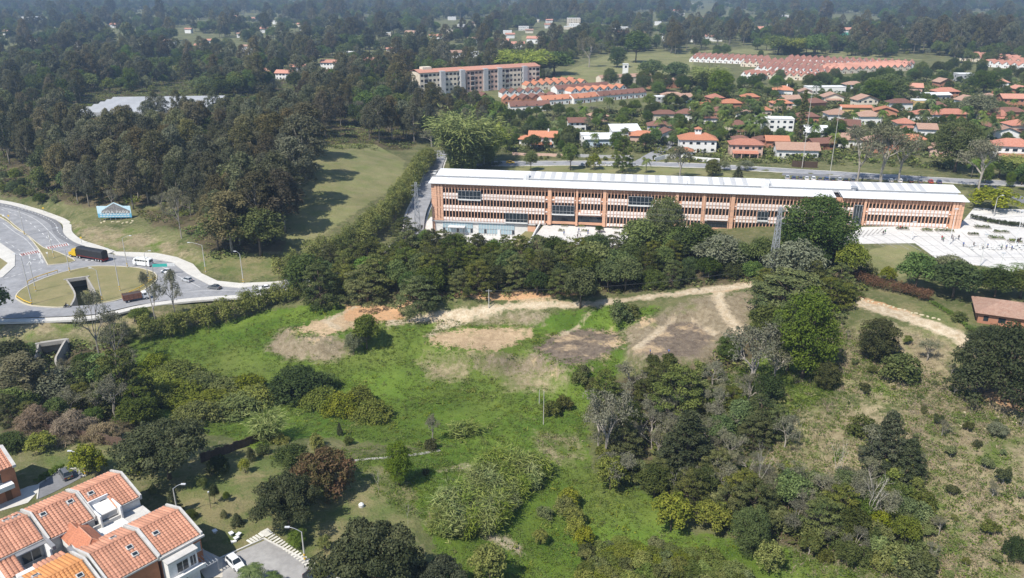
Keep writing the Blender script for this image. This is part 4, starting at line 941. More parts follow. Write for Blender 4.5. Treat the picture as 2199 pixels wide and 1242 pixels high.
for a, c in ENT:
    d_ = MB().box(a, c, 1.02, 1.12, 5.0, 9.6).build('entrance', glass, B); n = 6
    for i in range(n+1): x = a + (c-a)*i/n; box('mullion', d_, frame_d, x-.06, x+.06, .9, 1.02, 5.0, 9.6)
    box('lintel', B, pink, a-.2, c+.2, -.08, .9, 9.6, 10.05)
# glazed sunken storey at the far end of the forecourt
uE = bu(1150, 490)
box('plinth_wall', B, wallm, .1, uE, .35, 1.0, -.6, 5.25)
bays = 26
for i in range(bays):
    a = 4.0 + (bu(1105, 490) - 4) * i / bays; w = (bu(1105, 490) - 4) / bays
    if i in (11, 12): continue
    p_ = boxi('window', B, glassb if i % 5 else glass, a+.08, a+w-.08, .22, .36, .9, 2.4); boxi('window', B, glassb, a+.08, a+w-.08, .16, .36, 2.7, 4.9)
    boxi('mullion', B, frame_w, a-.06, a+.06, .1, .3, .2, 5.0)
box('string_course', B, roofg, .0, uE, -.3, .34, 5.0, 5.35); box('brick_panel', B, brick, bu(1133, 490), uE, .1, .345, 0, 5.0); box('door', B, frame_w, bu(1068,490), bu(1074,490), .05, .348, 0, 2.6)
# roofs: low front slope, gutter, upper slope
def slope(name, x0, x1, y0, z0, y1, z1, m, t=.22, parent=B):
    return MB().add([(x0,y0,z0),(x1,y0,z0),(x1,y1,z1),(x0,y1,z1),(x0,y0,z0-t),(x1,y0,z0-t),(x1,y1,z1-t),(x0,y1,z1-t)], [(0,1,2,3),(7,6,5,4),(0,4,5,1),(1,5,6,2),(2,6,7,3),(3,7,4,0)]).build(name, m, parent)
g1, g2 = bu(1795, 420), bu(1800, 420)
r1 = slope('front_roof', -.8, g1, -.9, 20.0, 5.8, 20.75, roofw); r1b = slope('front_roof', g2+1.5, BL+.9, -.9, 20.0, 5.8, 20.75, roofw)
box('gutter', B, roofg, 0, BL, 5.82, 7.4, 20.0, 20.3); box('parapet', B, metal, .2, BL-.2, 7.2, 7.38, 20.3, 20.95)
for j_ in range(1, 32): slope('seam', BL*j_/32-.06, BL*j_/32+.06, -.88, 20.05, 5.78, 20.8, roofg, .05, r1)
r2 = slope('upper_roof', .4, BL+.6, 7.1, 21.2, 14.9, 22.1, roofw); box('upper_wall', B, roofg, .5, BL, 7.42, 14.6, 19.5, 20.95)
sl = slope('skylight', -.9, .9, 7.2, 21.21, 14.8, 22.09, roofg, .1, r2)
def skyl(u, first=[True]):
    o = sl if first[0] else obj('skylight', sl.data, r2); first[0] = False; o.location = (u, 0, .055)
for px in [1140,1163,1186,1210,1236,1268,1288,1318,1342,1368,1393,1418,1444,1470,1496,1537,1562,1588,1614,1668,1860,1876,1910,1940,1965,1990,2010]: skyl(bu(px - 4, 385))
seam = MB().box(-.04, .04, 6.5, 14.6, 0, .06).mesh('seam', roofg)
for px, w, h in ((1118, 2.2, 1.9), (1645, 2.6, 2.2)): box('roof_duct', B, roofw, bu(px,385), bu(px,385)+w, 6.9, 8.8, 20.4, 20.9+h)
v = MB(); ux = bu(1846, 405); v.tube((ux,6.6,20.2),(ux,6.6,21.9),.8,.8,12); v.tube((ux,6.6,21.9),(ux,6.6,22.2),1.2,1.2,12); v.build('roof_vent', metal, B)
for px in (1000,1127,1290,1480,1560): tt = bu(px,380); MB().tube((tt,5.9,20.6),(tt,5.9,22.4),.1,.1,6).build('vent_pipe', metal, B)
# entrance canopy on the sunken forecourt
p = un(985, 500, 0); cn = thing('canopy', (p[0], p[1], 0), BA, 'flat white canopy on dark posts over the sunken forecourt', 'canopy')
box('roof', cn, roofw, -3.2, 3.2, -4.5, 4.5, 3.3, 3.6)
for sx in (-2.9, 2.9):
    for sy in (-4.1, 4.1): box('post', cn, frame_d, sx-.1, sx+.1, sy-.1, sy+.1, 0, 3.3)

# ---------------------------------------------------------------- clay-tiled estate houses
tile = mat('clay roof tile', (0.51, 0.255, 0.165), (0.385, 0.185, 0.12), .7, .85, vary=.16, fine=5)
tileo = mat('ochre roof tile', (0.56, 0.255, 0.09), (0.45, 0.20, 0.08), .9, .8, vary=.12, fine=7)
stucco = mat('white stucco', (0.72, 0.71, 0.68), (0.64, 0.63, 0.60), .35, .85, fine=3)
coping = mat('pale coping', (0.55, 0.53, 0.49), (0.42, 0.40, 0.37), .8)
gutter = mat('grey flashing', (0.24, 0.24, 0.245), (0.18, 0.18, 0.185), .8, .6)
brickh = mat('house brick', (0.44, 0.19, 0.10), (0.35, 0.15, 0.08), 1.2, .9, fine=9, bumpy=.2)
def tile_row_mesh(L, rise, name='tile_row'):
    """one run of half-round tiles from ridge to eave: overlapping courses, each a little proud of the one below"""
    m = MB(); n = max(2, round(math.hypot(L, rise) / .55)); r = .235
    for i in range(n):
        t0, t1 = i/n, (i+1)/n + .12/n; vs_ = []
        for t, q, h in ((t0, .95, .0), (t1, 1.12, .05)):
            for k in range(5):
                a = math.pi * k / 4; vs_.append((r*q*1.1*math.cos(a), -L*t, -rise*t + r*.62*q*math.sin(a) + h))
        m.add(vs_, [(k, k+1, k+6, k+5) for k in range(4)] + [(5,6,7,8,9)])
    return m
_tr = {}
def tiled_slope(parent, name, s0, s1, t_ridge, t_eave, zr, ze, m=tile, pitch=.56, cut=()):
    """roof plane running from ridge to eave (t); tile rows are parts of it. cut: (s0,s1,t) rows that stop short"""
    L = abs(t_eave - t_ridge); rise = zr - ze; sg = -1 if t_eave > t_ridge else 1
    pl = MB(); spans = [(s0, s1, t_eave)]
    for a, c, tt in cut: spans = [(max(a, s0), c, tt), (c, s1, t_eave)]
    for a, c, te in spans:
        zq = zr - rise * abs(te - t_ridge) / L
        pl.add([(a,-t_ridge,zr-.04),(c,-t_ridge,zr-.04),(c,-te,zq-.04),(a,-te,zq-.04),(a,-t_ridge,zr-.2),(c,-t_ridge,zr-.2),(c,-te,zq-.2),(a,-te,zq-.2)],
                  [(0,1,2,3),(7,6,5,4),(0,4,5,1),(1,5,6,2),(2,6,7,3),(3,7,4,0)])
    pl = pl.build(name, m, parent)
    n = int((s1 - s0) / pitch)
    for i in range(n):
        s = s0 + (i + .5) * (s1 - s0) / n; LL = L
        for a, c, tt in cut:
            if a < s < c: LL = abs(tt - t_ridge)
        key = (round(LL, 2), round(rise * LL / L, 2), m.name)
        if key not in _tr: _tr[key] = tile_row_mesh(LL, rise * LL / L).mesh('tile_row', m, fix=False)
        o = obj('tile_row', _tr[key], pl, (s, -t_ridge, zr)); o.rotation_euler = (0, 0, 0 if sg < 0 else math.pi)
    return pl
def skylight(parent, s, t, zf, ang):
    o = MB().box(-.5,.5,-.42,.42,0,.28).build('skylight', coping, parent); o.location = (s, -t, zf); o.rotation_euler = (ang, 0, 0)
    g = MB().box(-.36,.36,-.28,.28,.29,.31).build('pane', glass, o); f = MB().box(-.68,.68,-.6,.6,-.05,.06).build('flashing', gutter, o)
def windo(parent, x0, x1, y, z0, z1, m=glass, face=-1):
    w = box('window', parent, m, x0, x1, y-.02, y+.06, z0, z1)
    box('frame', w, frame_w, x0-.08, x1+.08, y-.07 if face < 0 else y+.06, y-.022 if face < 0 else y+.1, z1, z1+.1); box('sill', w, frame_w, x0-.08, x1+.08, y-.09, y-.022, z0-.1, z0); box('mullion', w, frame_w, (x0+x1)/2-.04, (x0+x1)/2+.04, y-.06, y-.022, z0, z1)
E1 = (un(164.3,1061,8.5) - un(69,1103.6,8.5))[:2]; E1 /= np.hypot(*E1); EA = math.atan2(E1[1], E1[0])
EO = un(66, 1104, 8.5)                    # where the back row's party wall meets the ridge; local x along the ridge, y up the picture
def est(x, y): c, s = math.cos(EA), math.sin(EA); return (EO[0] + x*c - y*s, EO[1] + x*s + y*c, 0)
def house_shell(name, x, y, w, tb, tf, label, ridge=8.5, wall=stucco, front=None, ze=6.5, m=tile, zeb=6.9, cut=(), end=(True, True)):
    h = thing(name, est(x, y), EA, label, 'house', 'terraced houses of the tiled estate')
    MB().add([(0.15,tb-.3,-.1),(w-.15,tb-.3,-.1),(w-.15,-tf+.3,-.1),(0.15,-tf+.3,-.1),(0.15,tb-.3,zeb-.25),(w-.15,tb-.3,zeb-.25),(w-.15,-tf+.3,ze-.25),(0.15,-tf+.3,ze-.25),(0.15,0,ridge-.25),(w-.15,0,ridge-.25)],
             [(0,1,5,4),(2,3,7,6),(4,5,9,8),(8,9,6,7),(1,2,6,9,5),(3,0,4,8,7)]).build('wall', wall, h)
    a = tiled_slope(h, 'roof', .32, w-.32, 0, tf, ridge, ze, m, cut=cut); c = tiled_slope(h, 'roof', .32, w-.32, 0, -tb, ridge, zeb, m)
    MB().tube((.3,0,ridge+.08),(w-.3,0,ridge+.08),.15,.15,8).build('ridge_cap', m, h)
    for xx, on in ((0, end[0]), (w, end[1])):  # raised party-wall copings following the roof
        if on: MB().add([(xx-.16,tb+.1,zeb+.3),(xx+.16,tb+.1,zeb+.3),(xx+.16,0,ridge+.38),(xx-.16,0,ridge+.38),(xx+.16,-tf-.1,ze+.3),(xx-.16,-tf-.1,ze+.3),
                         (xx-.16,tb+.1,zeb-.6),(xx+.16,tb+.1,zeb-.6),(xx+.16,0,ridge-.6),(xx-.16,0,ridge-.6),(xx+.16,-tf-.1,ze-.6),(xx-.16,-tf-.1,ze-.6)],
                        [(0,1,2,3),(3,2,4,5),(6,9,8,7),(9,11,10,8),(0,6,7,1),(5,4,10,11),(0,3,9,6),(3,5,11,9),(1,7,8,2),(2,8,10,4)]).build('coping', coping, h)
    box('gutter', h, gutter, .25, w-.25, tb+.02, tb+.3, zeb-.2, zeb+.02); box('eave_board', h, coping, .25, w-.25, -tf-.18, -tf-.02, ze-.32, ze-.05)
    return h
def fz(t, tf, ze, ridge=8.5): return ridge - (ridge-ze)*t/tf
Bh = house_shell('terraced_house', 0, 0, 7.3, 4.7, 6.3, 'terraced house with two skylights and a hipped dormer facing the white courtyard', ze=6.6)
sl_ = math.atan2(1.9, 6.3)
skylight(Bh, 5.7, 1.2, fz(1.2, 6.3, 6.6)+.02, sl_); skylight(Bh, 1.35, 1.3, fz(1.3, 6.3, 6.6)+.02, sl_)
# hipped dormer wing of that house, reaching into the courtyard
def dormer(parent, x0, x1, t0, t1, zr, ze, m=tile):
    xc = (x0+x1)/2; MB().box(x0+.1, x1-.1, -t1+.1, -t0, 0, ze-.1).build('dormer_wall', stucco, parent)
    d_ = MB().add([(x0,-t1,ze),(x1,-t1,ze),(x1,-t0,ze),(x0,-t0,ze),(xc,-t1+1.4,zr),(xc,-t0,zr)], [(0,1,4),(1,2,5,4),(3,0,4,5),(2,3,5),(0,3,2,1)]).build('dormer_roof', tilemat('small clay tiles', (0.50,0.20,0.11), (0.40,0.155,0.09), .25, .8), parent)
    for a, c in (((x0,-t1,ze),(xc,-t1+1.4,zr)), ((x1,-t1,ze),(xc,-t1+1.4,zr)), ((xc,-t1+1.4,zr),(xc,-t0,zr))): MB().tube(a, c, .1, .1, 6).build('hip_cap', m, d_)
dormer(Bh, 1.6, 6.0, 5.2, 9.6, 7.2, 6.0)
Ah = house_shell('terraced_house', 7.5, 0, 7.5, 4.7, 6.3, 'terraced house at the row end whose roof is notched round a small terrace', ze=6.6, cut=((0, 3.4, 3.2),))
box('terrace_floor', Ah, gutter, .3, 3.4, -6.2, -3.3, 5.2, 5.32); box('terrace_wall', Ah, stucco, 3.4, 3.7, -7.6, -3.0, 0, 7.35); box('terrace_wall', Ah, stucco, .1, 3.4, -3.4, -3.15, 5.3, 8.0); box('terrace_wall', Ah, stucco, .05, .3, -7.6, -3.4, 0, 7.2)
MB().box(1.9, 2.9, -3.46, -3.41, 5.35, 7.3).build('terrace_door', frame_d, Ah); skylight(Ah, 1.5, 1.4, fz(1.4, 6.3, 6.6)+.02, sl_)
box('lower_wing', Ah, stucco, 3.72, 7.3, -9.4, -6.1, -.1, 4.6); box('wing_roof', Ah, coping, 3.6, 7.5, -9.6, -6.3, 4.602, 4.75)
box('courtyard_wall', Ah, stucco, -1.2, 3.6, -12.0, -7.0, -.1, 4.9); box('courtyard_parapet', Ah, coping, -1.2, 3.62, -7.3, -7.02, 4.902, 5.6); box('courtyard_annex', Ah, stucco, 3.7, 6.2, -11.6, -9.7, -.1, 3.6)
Ch = house_shell('terraced_house', -7.6, 0, 7.4, 4.7, 5.6, 'terraced house with a glazed loggia and grey flashing along its party wall', ze=6.8, end=(True, False))
box('flashing', Ch, gutter, 7.05, 7.55, -9.0, 4.8, 6.2, 6.9); skylight(Ch, 4.6, -2.4, 7.75, -.33); skylight(Ch, 6.0, -2.0, 7.9, -.33)
box('loggia_floor', Ch, coping, 2.9, 7.0, -8.6, -5.3, 3.4, 3.6); box('loggia_wall', Ch, stucco, 6.7, 7.0, -8.6, -5.3, 3.6, 6.4); box('loggia_roof', Ch, gutter, 2.7, 7.2, -6.6, -5.7, 6.3, 6.5)
windo(Ch, 3.6, 6.2, -5.62, 3.8, 5.9); box('balustrade', Ch, gutter, 2.9, 7.0, -8.7, -8.58, 3.6, 4.5); box('base', Ch, stucco, 2.9, 7.0, -8.5, -5.3, -.1, 3.4)
MB().box(0, 2.9, -9.5, -5.3, 0, 5.2).build('annex', stucco, Ch); tiled_slope(Ch, 'annex_roof', .1, 2.7, 5.4, 9.4, 6.4, 5.3)
Dh = house_shell('terraced_house', 1.5, -17.6, 7.6, 4.9, 6.4, 'terraced house with twin skylights and a cross-hipped wing behind its ridge', ze=6.7, wall=brickh)
skylight(Dh, 5.2, 2.3, fz(2.3, 6.4, 6.7)+.02, sl_); skylight(Dh, 5.2, 3.9, fz(3.9, 6.4, 6.7)+.02, sl_); skylight(Dh, 4.6, -1.9, 7.9, -.3)
dormer(Dh, .4, 4.4, -9.0, -3.0, 8.0, 6.4)
R1 = house_shell('terraced_house', 9.3, -17.6, 7.1, 4.9, 6.2, 'terraced house at the row end with a white balcony bay and brick gable', ze=6.7, wall=brickh)
skylight(R1, 1.7, 2.2, fz(2.2, 6.2, 6.7)+.02, sl_)
box('bay', R1, stucco, .25, 5.0, -8.0, -5.9, -.1, 5.9); box('bay_roof', R1, coping, .1, 5.2, -8.3, -5.9, 5.902, 6.15); windo(R1, 1.6, 3.4, -8.02, 3.4, 5.2); windo(R1, 3.8, 4.7, -8.02, 3.4, 5.2)
box('balcony', R1, stucco, .2, 5.6, -9.2, -8.0, 2.7, 3.0); box('balcony_front', R1, stucco, .2, 5.6, -9.25, -9.1, 3.0, 3.5); windo(R1, 5.5, 6.7, -5.92, 3.6, 5.2, glassb)
box('gable_coping', R1, coping, -.1, 7.3, -6.75, -6.42, 6.3, 6.62)
pg = MB()
for i in range(5): pg.box(5.4+i*.55, 5.5+i*.55, -9.0, -6.0, 2.5, 2.6)
pgo = pg.box(5.3, 7.8, -9.05, -8.95, 2.38, 2.5).build('pergola', metal, R1); box('pergola_post', R1, metal, 7.6, 7.72, -9.05, -8.93, 0, 2.4); box('door', R1, mat('brown door', (.18,.08,.035)), 2.0, 2.9, -8.1, -8.02, 0, 2.1)
Eh = house_shell('terraced_house', -6.6, -18.0, 7.4, 5.4, 6.4, 'ochre-tiled terraced house at the estate edge with grey party-wall flashing', ze=6.7, m=tileo)
skylight(Eh, 3.0, 2.2, fz(2.2, 6.4, 6.7)+.02, sl_); skylight(Eh, 5.6, 2.4, fz(2.4, 6.4, 6.7)+.02, sl_); skylight(Eh, 1.4, -2.6, 7.8, -.28); box('flashing', Eh, gutter, 7.3, 7.9, -6.5, 6.5, 6.7, 7.35)
tiled_slope(Eh, 'rear_roof', 2.6, 7.0, -5.6, -8.0, 6.6, 6.0); box('rear_annex', Eh, stucco, .2, 7.0, 5.5, 8.2, -.1, 5.8)
# neighbour house of the next row
nq = un(46, 1064, 0); nh = thing('terraced_house', (nq[0]-3*math.cos(EA), nq[1]-3*math.sin(EA), 0), EA, 'brick terraced house with white balcony beside the lawn and parked car', 'house', 'terraced houses of the tiled estate')
MB().box(-9, 3.0, 0, 9, -.1, 6.6).build('wall', brickh, nh); tiled_slope(nh, 'roof', -9, 3.0, -4.5, .3, 8.8, 6.7); tiled_slope(nh, 'roof', -9, 3.0, -4.5, -9.3, 8.8, 6.7)
MB().add([(2.8,0,6.6),(2.8,9,6.6),(2.8,4.5,8.7),(3.0,0,6.6),(3.0,9,6.6),(3.0,4.5,8.7)], [(0,1,2),(5,4,3),(0,3,4,1),(1,4,5,2),(2,5,3,0)]).build('gable', brickh, nh)
MB().add([(2.7,-.5,6.9),(3.3,-.5,6.9),(3.3,4.5,9.1),(2.7,4.5,9.1),(3.3,9.5,6.9),(2.7,9.5,6.9),(2.7,-.5,6.4),(3.3,-.5,6.4),(3.3,4.5,8.6),(2.7,4.5,8.6),(3.3,9.5,6.4),(2.7,9.5,6.4)],
         [(0,1,2,3),(3,2,4,5),(6,9,8,7),(9,11,10,8),(0,6,7,1),(5,4,10,11),(0,3,9,6),(3,5,11,9),(1,7,8,2),(2,8,10,4)]).build('coping', coping, nh)
for z in (1.0, 4.0): 
    w = MB().box(3.0, 3.08, 1.2, 3.0, z, z+1.5).build('window', glassb, nh); MB().box(3.0,3.12,1.1,3.1,z-.12,z).build('sill', frame_w, w)
box('balcony', nh, stucco, -3.5, 2.0, -1.6, 0, 3.0, 3.9); windo(nh, -1.5, .6, -.04, 4.1, 5.9); box('door', nh, mat('brown door', (.18,.08,.035)), .6, 1.6, -.1, 0, 0, 2.1); windo(nh, -3, -1, -.04, .6, 2.2)
# ---------------------------------------------------------------- houses of the plain
RT = dict(org=tilemat('orange clay tiles', (0.50,0.215,0.12), (0.41,0.17,0.10)), brn=tilemat('brown clay tiles', (0.215,0.105,0.075), (0.155,0.08,0.06)), pnk=tilemat('faded pink tiles', (0.52,0.255,0.18), (0.42,0.21,0.15)), old=tilemat('mottled old tiles', (0.40,0.27,0.20), (0.30,0.17,0.12)), red=tilemat('red clay tiles', (0.36,0.14,0.095), (0.46,0.22,0.15)))
WM = dict(white=mat('limewashed wall', (0.74,0.73,0.70), (0.64,0.63,0.60), .3, vary=.05), cream=mat('cream wall', (0.66,0.58,0.46), (0.58,0.51,0.41), .3, vary=.06), yellow=mat('yellow wall', (0.60,0.44,0.18), (0.52,0.38,0.16), .3), brick=mat('far brick wall', (0.42,0.20,0.12), (0.34,0.16,0.10), .5, vary=.1), pink=mat('pink wall', (0.58,0.40,0.32), (0.5,0.34,0.27), .4), grey=mat('grey wall', (0.42,0.42,0.42), (0.34,0.34,0.34), .3), blue=mat('pale blue wall', (0.52,0.60,0.66), (0.45,0.53,0.60), .3))
flatw = mat('flat white roof', (0.68,0.68,0.66), (0.58,0.58,0.56), .2)
HN = [0]
def roof_mesh(kind, w, d, h, rise, o=.9):
    x0, x1, y0, y1 = -w/2-o, w/2+o, -o, d+o; m = MB(); t = .18
    if kind == 'hip':
        k = min(w, d)/2 + o
        if w >= d: a, c = (x0+k*.95, d/2, h+rise), (x1-k*.95, d/2, h+rise)
        else: a, c = (0, y0+k*.95, h+rise), (0, y1-k*.95, h+rise)
        B0 = [(x0,y0,h),(x1,y0,h),(x1,y1,h),(x0,y1,h)]
        if w >= d: m.add(B0+[a,c], [(0,1,5,4),(1,2,5),(2,3,4,5),(3,0,4),(3,2,1,0)])
        else: m.add(B0+[a,c], [(0,1,4),(1,2,5,4),(2,3,5),(3,0,4,5),(3,2,1,0)])
    elif kind == 'gable':      # ridge along x
        m.add([(x0,y0,h),(x1,y0,h),(x1,d/2,h+rise),(x0,d/2,h+rise),(x1,y1,h),(x0,y1,h),(x0,y0,h-t),(x1,y0,h-t),(x1,d/2,h+rise-t),(x0,d/2,h+rise-t),(x1,y1,h-t),(x0,y1,h-t)], [(0,1,2,3),(3,2,4,5),(7,6,9,8),(8,9,11,10),(0,6,7,1),(5,4,10,11),(0,3,9,6),(3,5,11,9),(1,7,8,2),(2,8,10,4)])
    elif kind == 'cross':      # ridge along y (gable to the street)
        m.add([(x0,y0,h),(x0,y1,h),(0,y1,h+rise),(0,y0,h+rise),(x1,y1,h),(x1,y0,h),(x0,y0,h-t),(x0,y1,h-t),(0,y1,h+rise-t),(0,y0,h+rise-t),(x1,y1,h-t),(x1,y0,h-t)], [(0,3,2,1),(3,5,4,2),(6,7,8,9),(9,8,10,11),(0,1,7,6),(5,11,10,4),(0,6,9,3),(3,9,11,5),(1,2,8,7),(2,4,10,8)])
    elif kind == 'shed':
        m.add([(x0,y0,h),(x1,y0,h),(x1,y1,h+rise),(x0,y1,h+rise),(x0,y0,h-t),(x1,y0,h-t),(x1,y1,h+rise-t),(x0,y1,h+rise-t)], [(0,1,2,3),(7,6,5,4),(0,4,5,1),(1,5,6,2),(2,6,7,3),(3,7,4,0)])
    else: m.box(-w/2-.15, w/2+.15, -.15, d+.15, h, h+.45)
    return m
def wall_mesh(kind, w, d, h, rise):
    m = MB(); x0, x1 = -w/2, w/2
    if kind == 'gable': m.add([(x0,0,-1),(x1,0,-1),(x1,d,-1),(x0,d,-1),(x0,0,h-.1),(x1,0,h-.1),(x1,d,h-.1),(x0,d,h-.1),(x0,d/2,h+rise*.9-.15),(x1,d/2,h+rise*.9-.15)], [(0,1,5,4),(2,3,7,6),(1,2,6,9,5),(3,0,4,8,7),(4,5,9,8),(8,9,6,7)])
    elif kind == 'cross': m.add([(x0,0,-1),(x1,0,-1),(x1,d,-1),(x0,d,-1),(x0,0,h-.1),(x1,0,h-.1),(x1,d,h-.1),(x0,d,h-.1),(0,0,h+rise*.9-.15),(0,d,h+rise*.9-.15)], [(0,1,5,8,4),(2,3,7,9,6),(1,2,6,5),(3,0,4,7),(4,8,9,7),(8,5,6,9)])
    else: m.box(x0, x1, 0, d, -1, h - .02)
    return m
def house(px, py, w, d, h, kind, roof, wallk, rz, label, rise=None, name='house', porch=False, chimney=False, group=None, turret=False, cat='house', wins=True):
    p = G(px, py); t = thing(name, tuple(p), rz, label, cat, group); rise = rise if rise is not None else min(w, d) * .27
    wm_ = WM[wallk]; wall_mesh(kind, w, d, h, rise).build('wall', wm_, t)
    rf = roof_mesh(kind, w, d, h, rise).build('roof', RT.get(roof, flatw if roof == 'flat' else roofw), t)
    USED.append((p[0] - math.sin(rz)*d/2, p[1] + math.cos(rz)*d/2, max(w, d)*.5))
    if wins:
        st = max(1, int(h / 2.7)); n = max(2, int(w / 3.2))
        for s_ in range(st):
            z = .9 + s_ * h / st
            for i in range(n):
                x = -w/2 + w*(i+.5)/n; ww = .55 + .25*((i*7+s_*3) % 3)
                if s_ == 0 and i == n//2: boxi('door', t, mat('brown door', (.18,.08,.035)), x-.55, x+.55, -.06, .02, 0, 2.1); continue
                boxi('window', t, glass, x-ww, x+ww, -.05, .02, z, z+1.3)
            boxi('window', t, glass, w/2-.02, w/2+.05, d*.3, d*.3+1.4, z, z+1.2); boxi('window', t, glass, -w/2-.05, -w/2+.02, d*.5, d*.5+1.4, z, z+1.2)
    if porch:
        MB().add([(-w*.45,-3.4,2.5),(w*.35,-3.4,2.5),(w*.35,.1,3.4),(-w*.45,.1,3.4),(-w*.45,-3.4,2.35),(w*.35,-3.4,2.35),(w*.35,.1,3.25),(-w*.45,.1,3.25)], [(0,1,2,3),(7,6,5,4),(0,4,5,1),(1,5,6,2),(2,6,7,3),(3,7,4,0)]).build('porch_roof', RT.get(roof, flatw), t)
        for i in range(4): x = -w*.43 + w*.76*i/3; boxi('porch_column', t, wm_, x-.2, x+.2, -3.2, -2.8, 0, 2.4)
    if chimney: c = MB().box(-.4,.4,-.35,.35,-.6,1.2).build('chimney', wm_, rf); c.location = (w*.2, d*.45, h+rise)
    if turret:
        MB().box(-1.6,1.6,d*.35,d*.35+3,h,h+rise+2.0).build('turret', wm_, t); q = roof_mesh('hip', 3.2, 3, 0, 1.1, .5).build('turret_roof', RT[roof], t); q.location = (0, d*.35, h+rise+2.0)
        for x in (-.8, .8): boxi('window', t, glass, x-.4, x+.4, d*.35-.05, d*.35+.02, h+rise+.7, h+rise+1.7)
    return t
a8 = -.14
house(1165,318,15,10,6.2,'gable','org','white',-.1,'white two-storey villa with orange tiled gable and arched porch on the village street', porch=True, chimney=True)
house(1128,312,7,7,3.4,'hip','org','white',-.1,'low orange-roofed side wing beside the porch villa')
house(1290,316,17,10,4.6,'shed','roofw','blue',.05,'modern white and pale blue villa with mono-pitch roof behind palms', rise=1.6)
house(1258,314,5,8,6.0,'flat','flat','white',.05,'tall narrow white annex with flat roof beside the pale blue villa')
house(1345,298,16,10,4.5,'shed','roofw','white',.1,'white villa with big tilted white roof above the village lane', rise=2.4)
house(1415,290,13,9,5.4,'hip','brn','white',-.1,'white villa with brown hipped roof beside the village lane')
house(1498,328,19,11,6.8,'hip','org','white',-.1,'white villa with orange hipped roof and little lookout turret', turret=True)
house(1470,338,8,6,3.2,'hip','org','white',-.1,'small orange-roofed garage pavilion before the turret villa')
house(1602,338,16,9,6.4,'hip','red','pink',-.12,'pink villa with red tiles, balcony and columned porch', porch=True)
house(1712,340,20,10,4.2,'gable','old','white',-.12,'broad low house with mottled old tile roof and brown garden wall', rise=3.0)
house(1668,322,11,8,4.8,'gable','org','brick',-.12,'small brick house with orange roof squeezed behind the mottled-roof house')
house(1640,318,10,7,4.2,'hip','brn','brick',-.12,'dark-brown-roofed house in the shade of the white block')
house(1662,290,21,9,9.0,'flat','flat','white',-.12,'plain white block house with flat roof and parapet')
house(1590,312,8,6,3.4,'hip','brn','white',-.1,'small dark-roofed pavilion at the foot of the white block')
house(1755,300,12,8,4.0,'shed','roofw','white',-.1,'low white house with steep white roof panels beside the araucaria', rise=2.6)
house(1520,270,11,8,4.6,'hip','brn','white',-.05,'white house with brown hip roof among the tall palms')
house(1428,262,14,8,5.0,'hip','brn','cream',.0,'cream house with dark roof at the bend of the lane')
house(1570,236,14,9,4.5,'hip','org','brick',0,'brick house with several orange hips behind the palm grove')
house(1612,222,12,8,4.5,'hip','org','brick',0,'brick house with an orange roof just past the palm grove')
house(1640,250,10,7,4.0,'hip','org','cream',0,'cream bungalow with orange hip roof beside the palm grove')
house(1732,266,14,8,4.4,'hip','brn','brick',-.1,'long brown-roofed brick bungalow behind the araucaria')
house(1775,202,30,10,5.0,'flat','flat','white',.05,'wide white modern house with stepped flat roofs')
house(1835,197,14,9,5.4,'hip','old','white',.05,'white house with mottled hip roof beside the stepped flat roofs')
house(1838,246,19,8,4.6,'gable','org','yellow',-.08,'long yellow house with low orange roof', rise=1.2)
house(1862,232,15,10,5.4,'cross','old','cream',.1,'cream house with a broad open gable', rise=3.2)
house(1935,238,15,9,5.2,'hip','brn','white',.0,'white house with brown hips next to the yellow cube')
house(1978,236,9,8,6.0,'flat','flat','yellow',.0,'yellow cube-shaped house with flat roof')
house(2010,216,22,9,4.0,'gable','roofg','grey',.1,'grey shed with long ribbed metal roof', rise=1.4)
house(2035,213,17,10,5.4,'hip','red','brick',.1,'brick villa with red hipped roof in front of the grey shed')
house(2030,190,12,9,5.0,'cross','old','brick',.2,'steep-gabled old-tile house behind the red villa', rise=3)
house(2075,178,15,10,7.2,'flat','flat','grey',.0,'grey and white modern cube house beyond the big round tree')
house(1990,262,16,9,4.6,'hip','red','white',-.1,'white house with red hips below the silver tree')
house(2045,262,18,10,4.8,'hip','red','brick',-.1,'brick house with broad red roof beside the silver tree')
house(2105,290,15,9,4.8,'hip','brn','white',-.2,'white house with dark brown hip roof and tall cypresses')
house(2170,258,17,9,5.0,'hip','brn','brick',-.1,'long dark-roofed brick house at the village edge')
house(2180,232,18,10,6.4,'gable','pnk','brick',-.1,'two-storey brick house with faded pink roof')
house(2175,345,17,11,6.8,'hip','red','white',-.25,'white two-storey villa with red roof beside the plaza road', porch=True)
house(2160,305,14,9,5,'cross','old','white',-.2,'white house with stacked gables above the red-roofed villa', rise=2.8)
house(1905,330,18,11,6.0,'hip','old','brick',-.1,'brick villa with spreading old-tile hips behind the bare trees')
house(1960,322,14,9,5.0,'hip','org','brick',-.1,'brick house with orange hips partly hidden by the bare trees')
house(1445,217,16,8,4.0,'hip','old','white',.0,'low white house with old tile hips beside the stub road')
house(1415,225,10,7,5.4,'flat','flat','grey',.0,'grey flat-roofed house beside the stub road')
house(2166,704,14,11,3.0,'hip','old','brick',-.42,'low brick house with mottled red tile roof on the hilltop', rise=2.2)
mk = WM
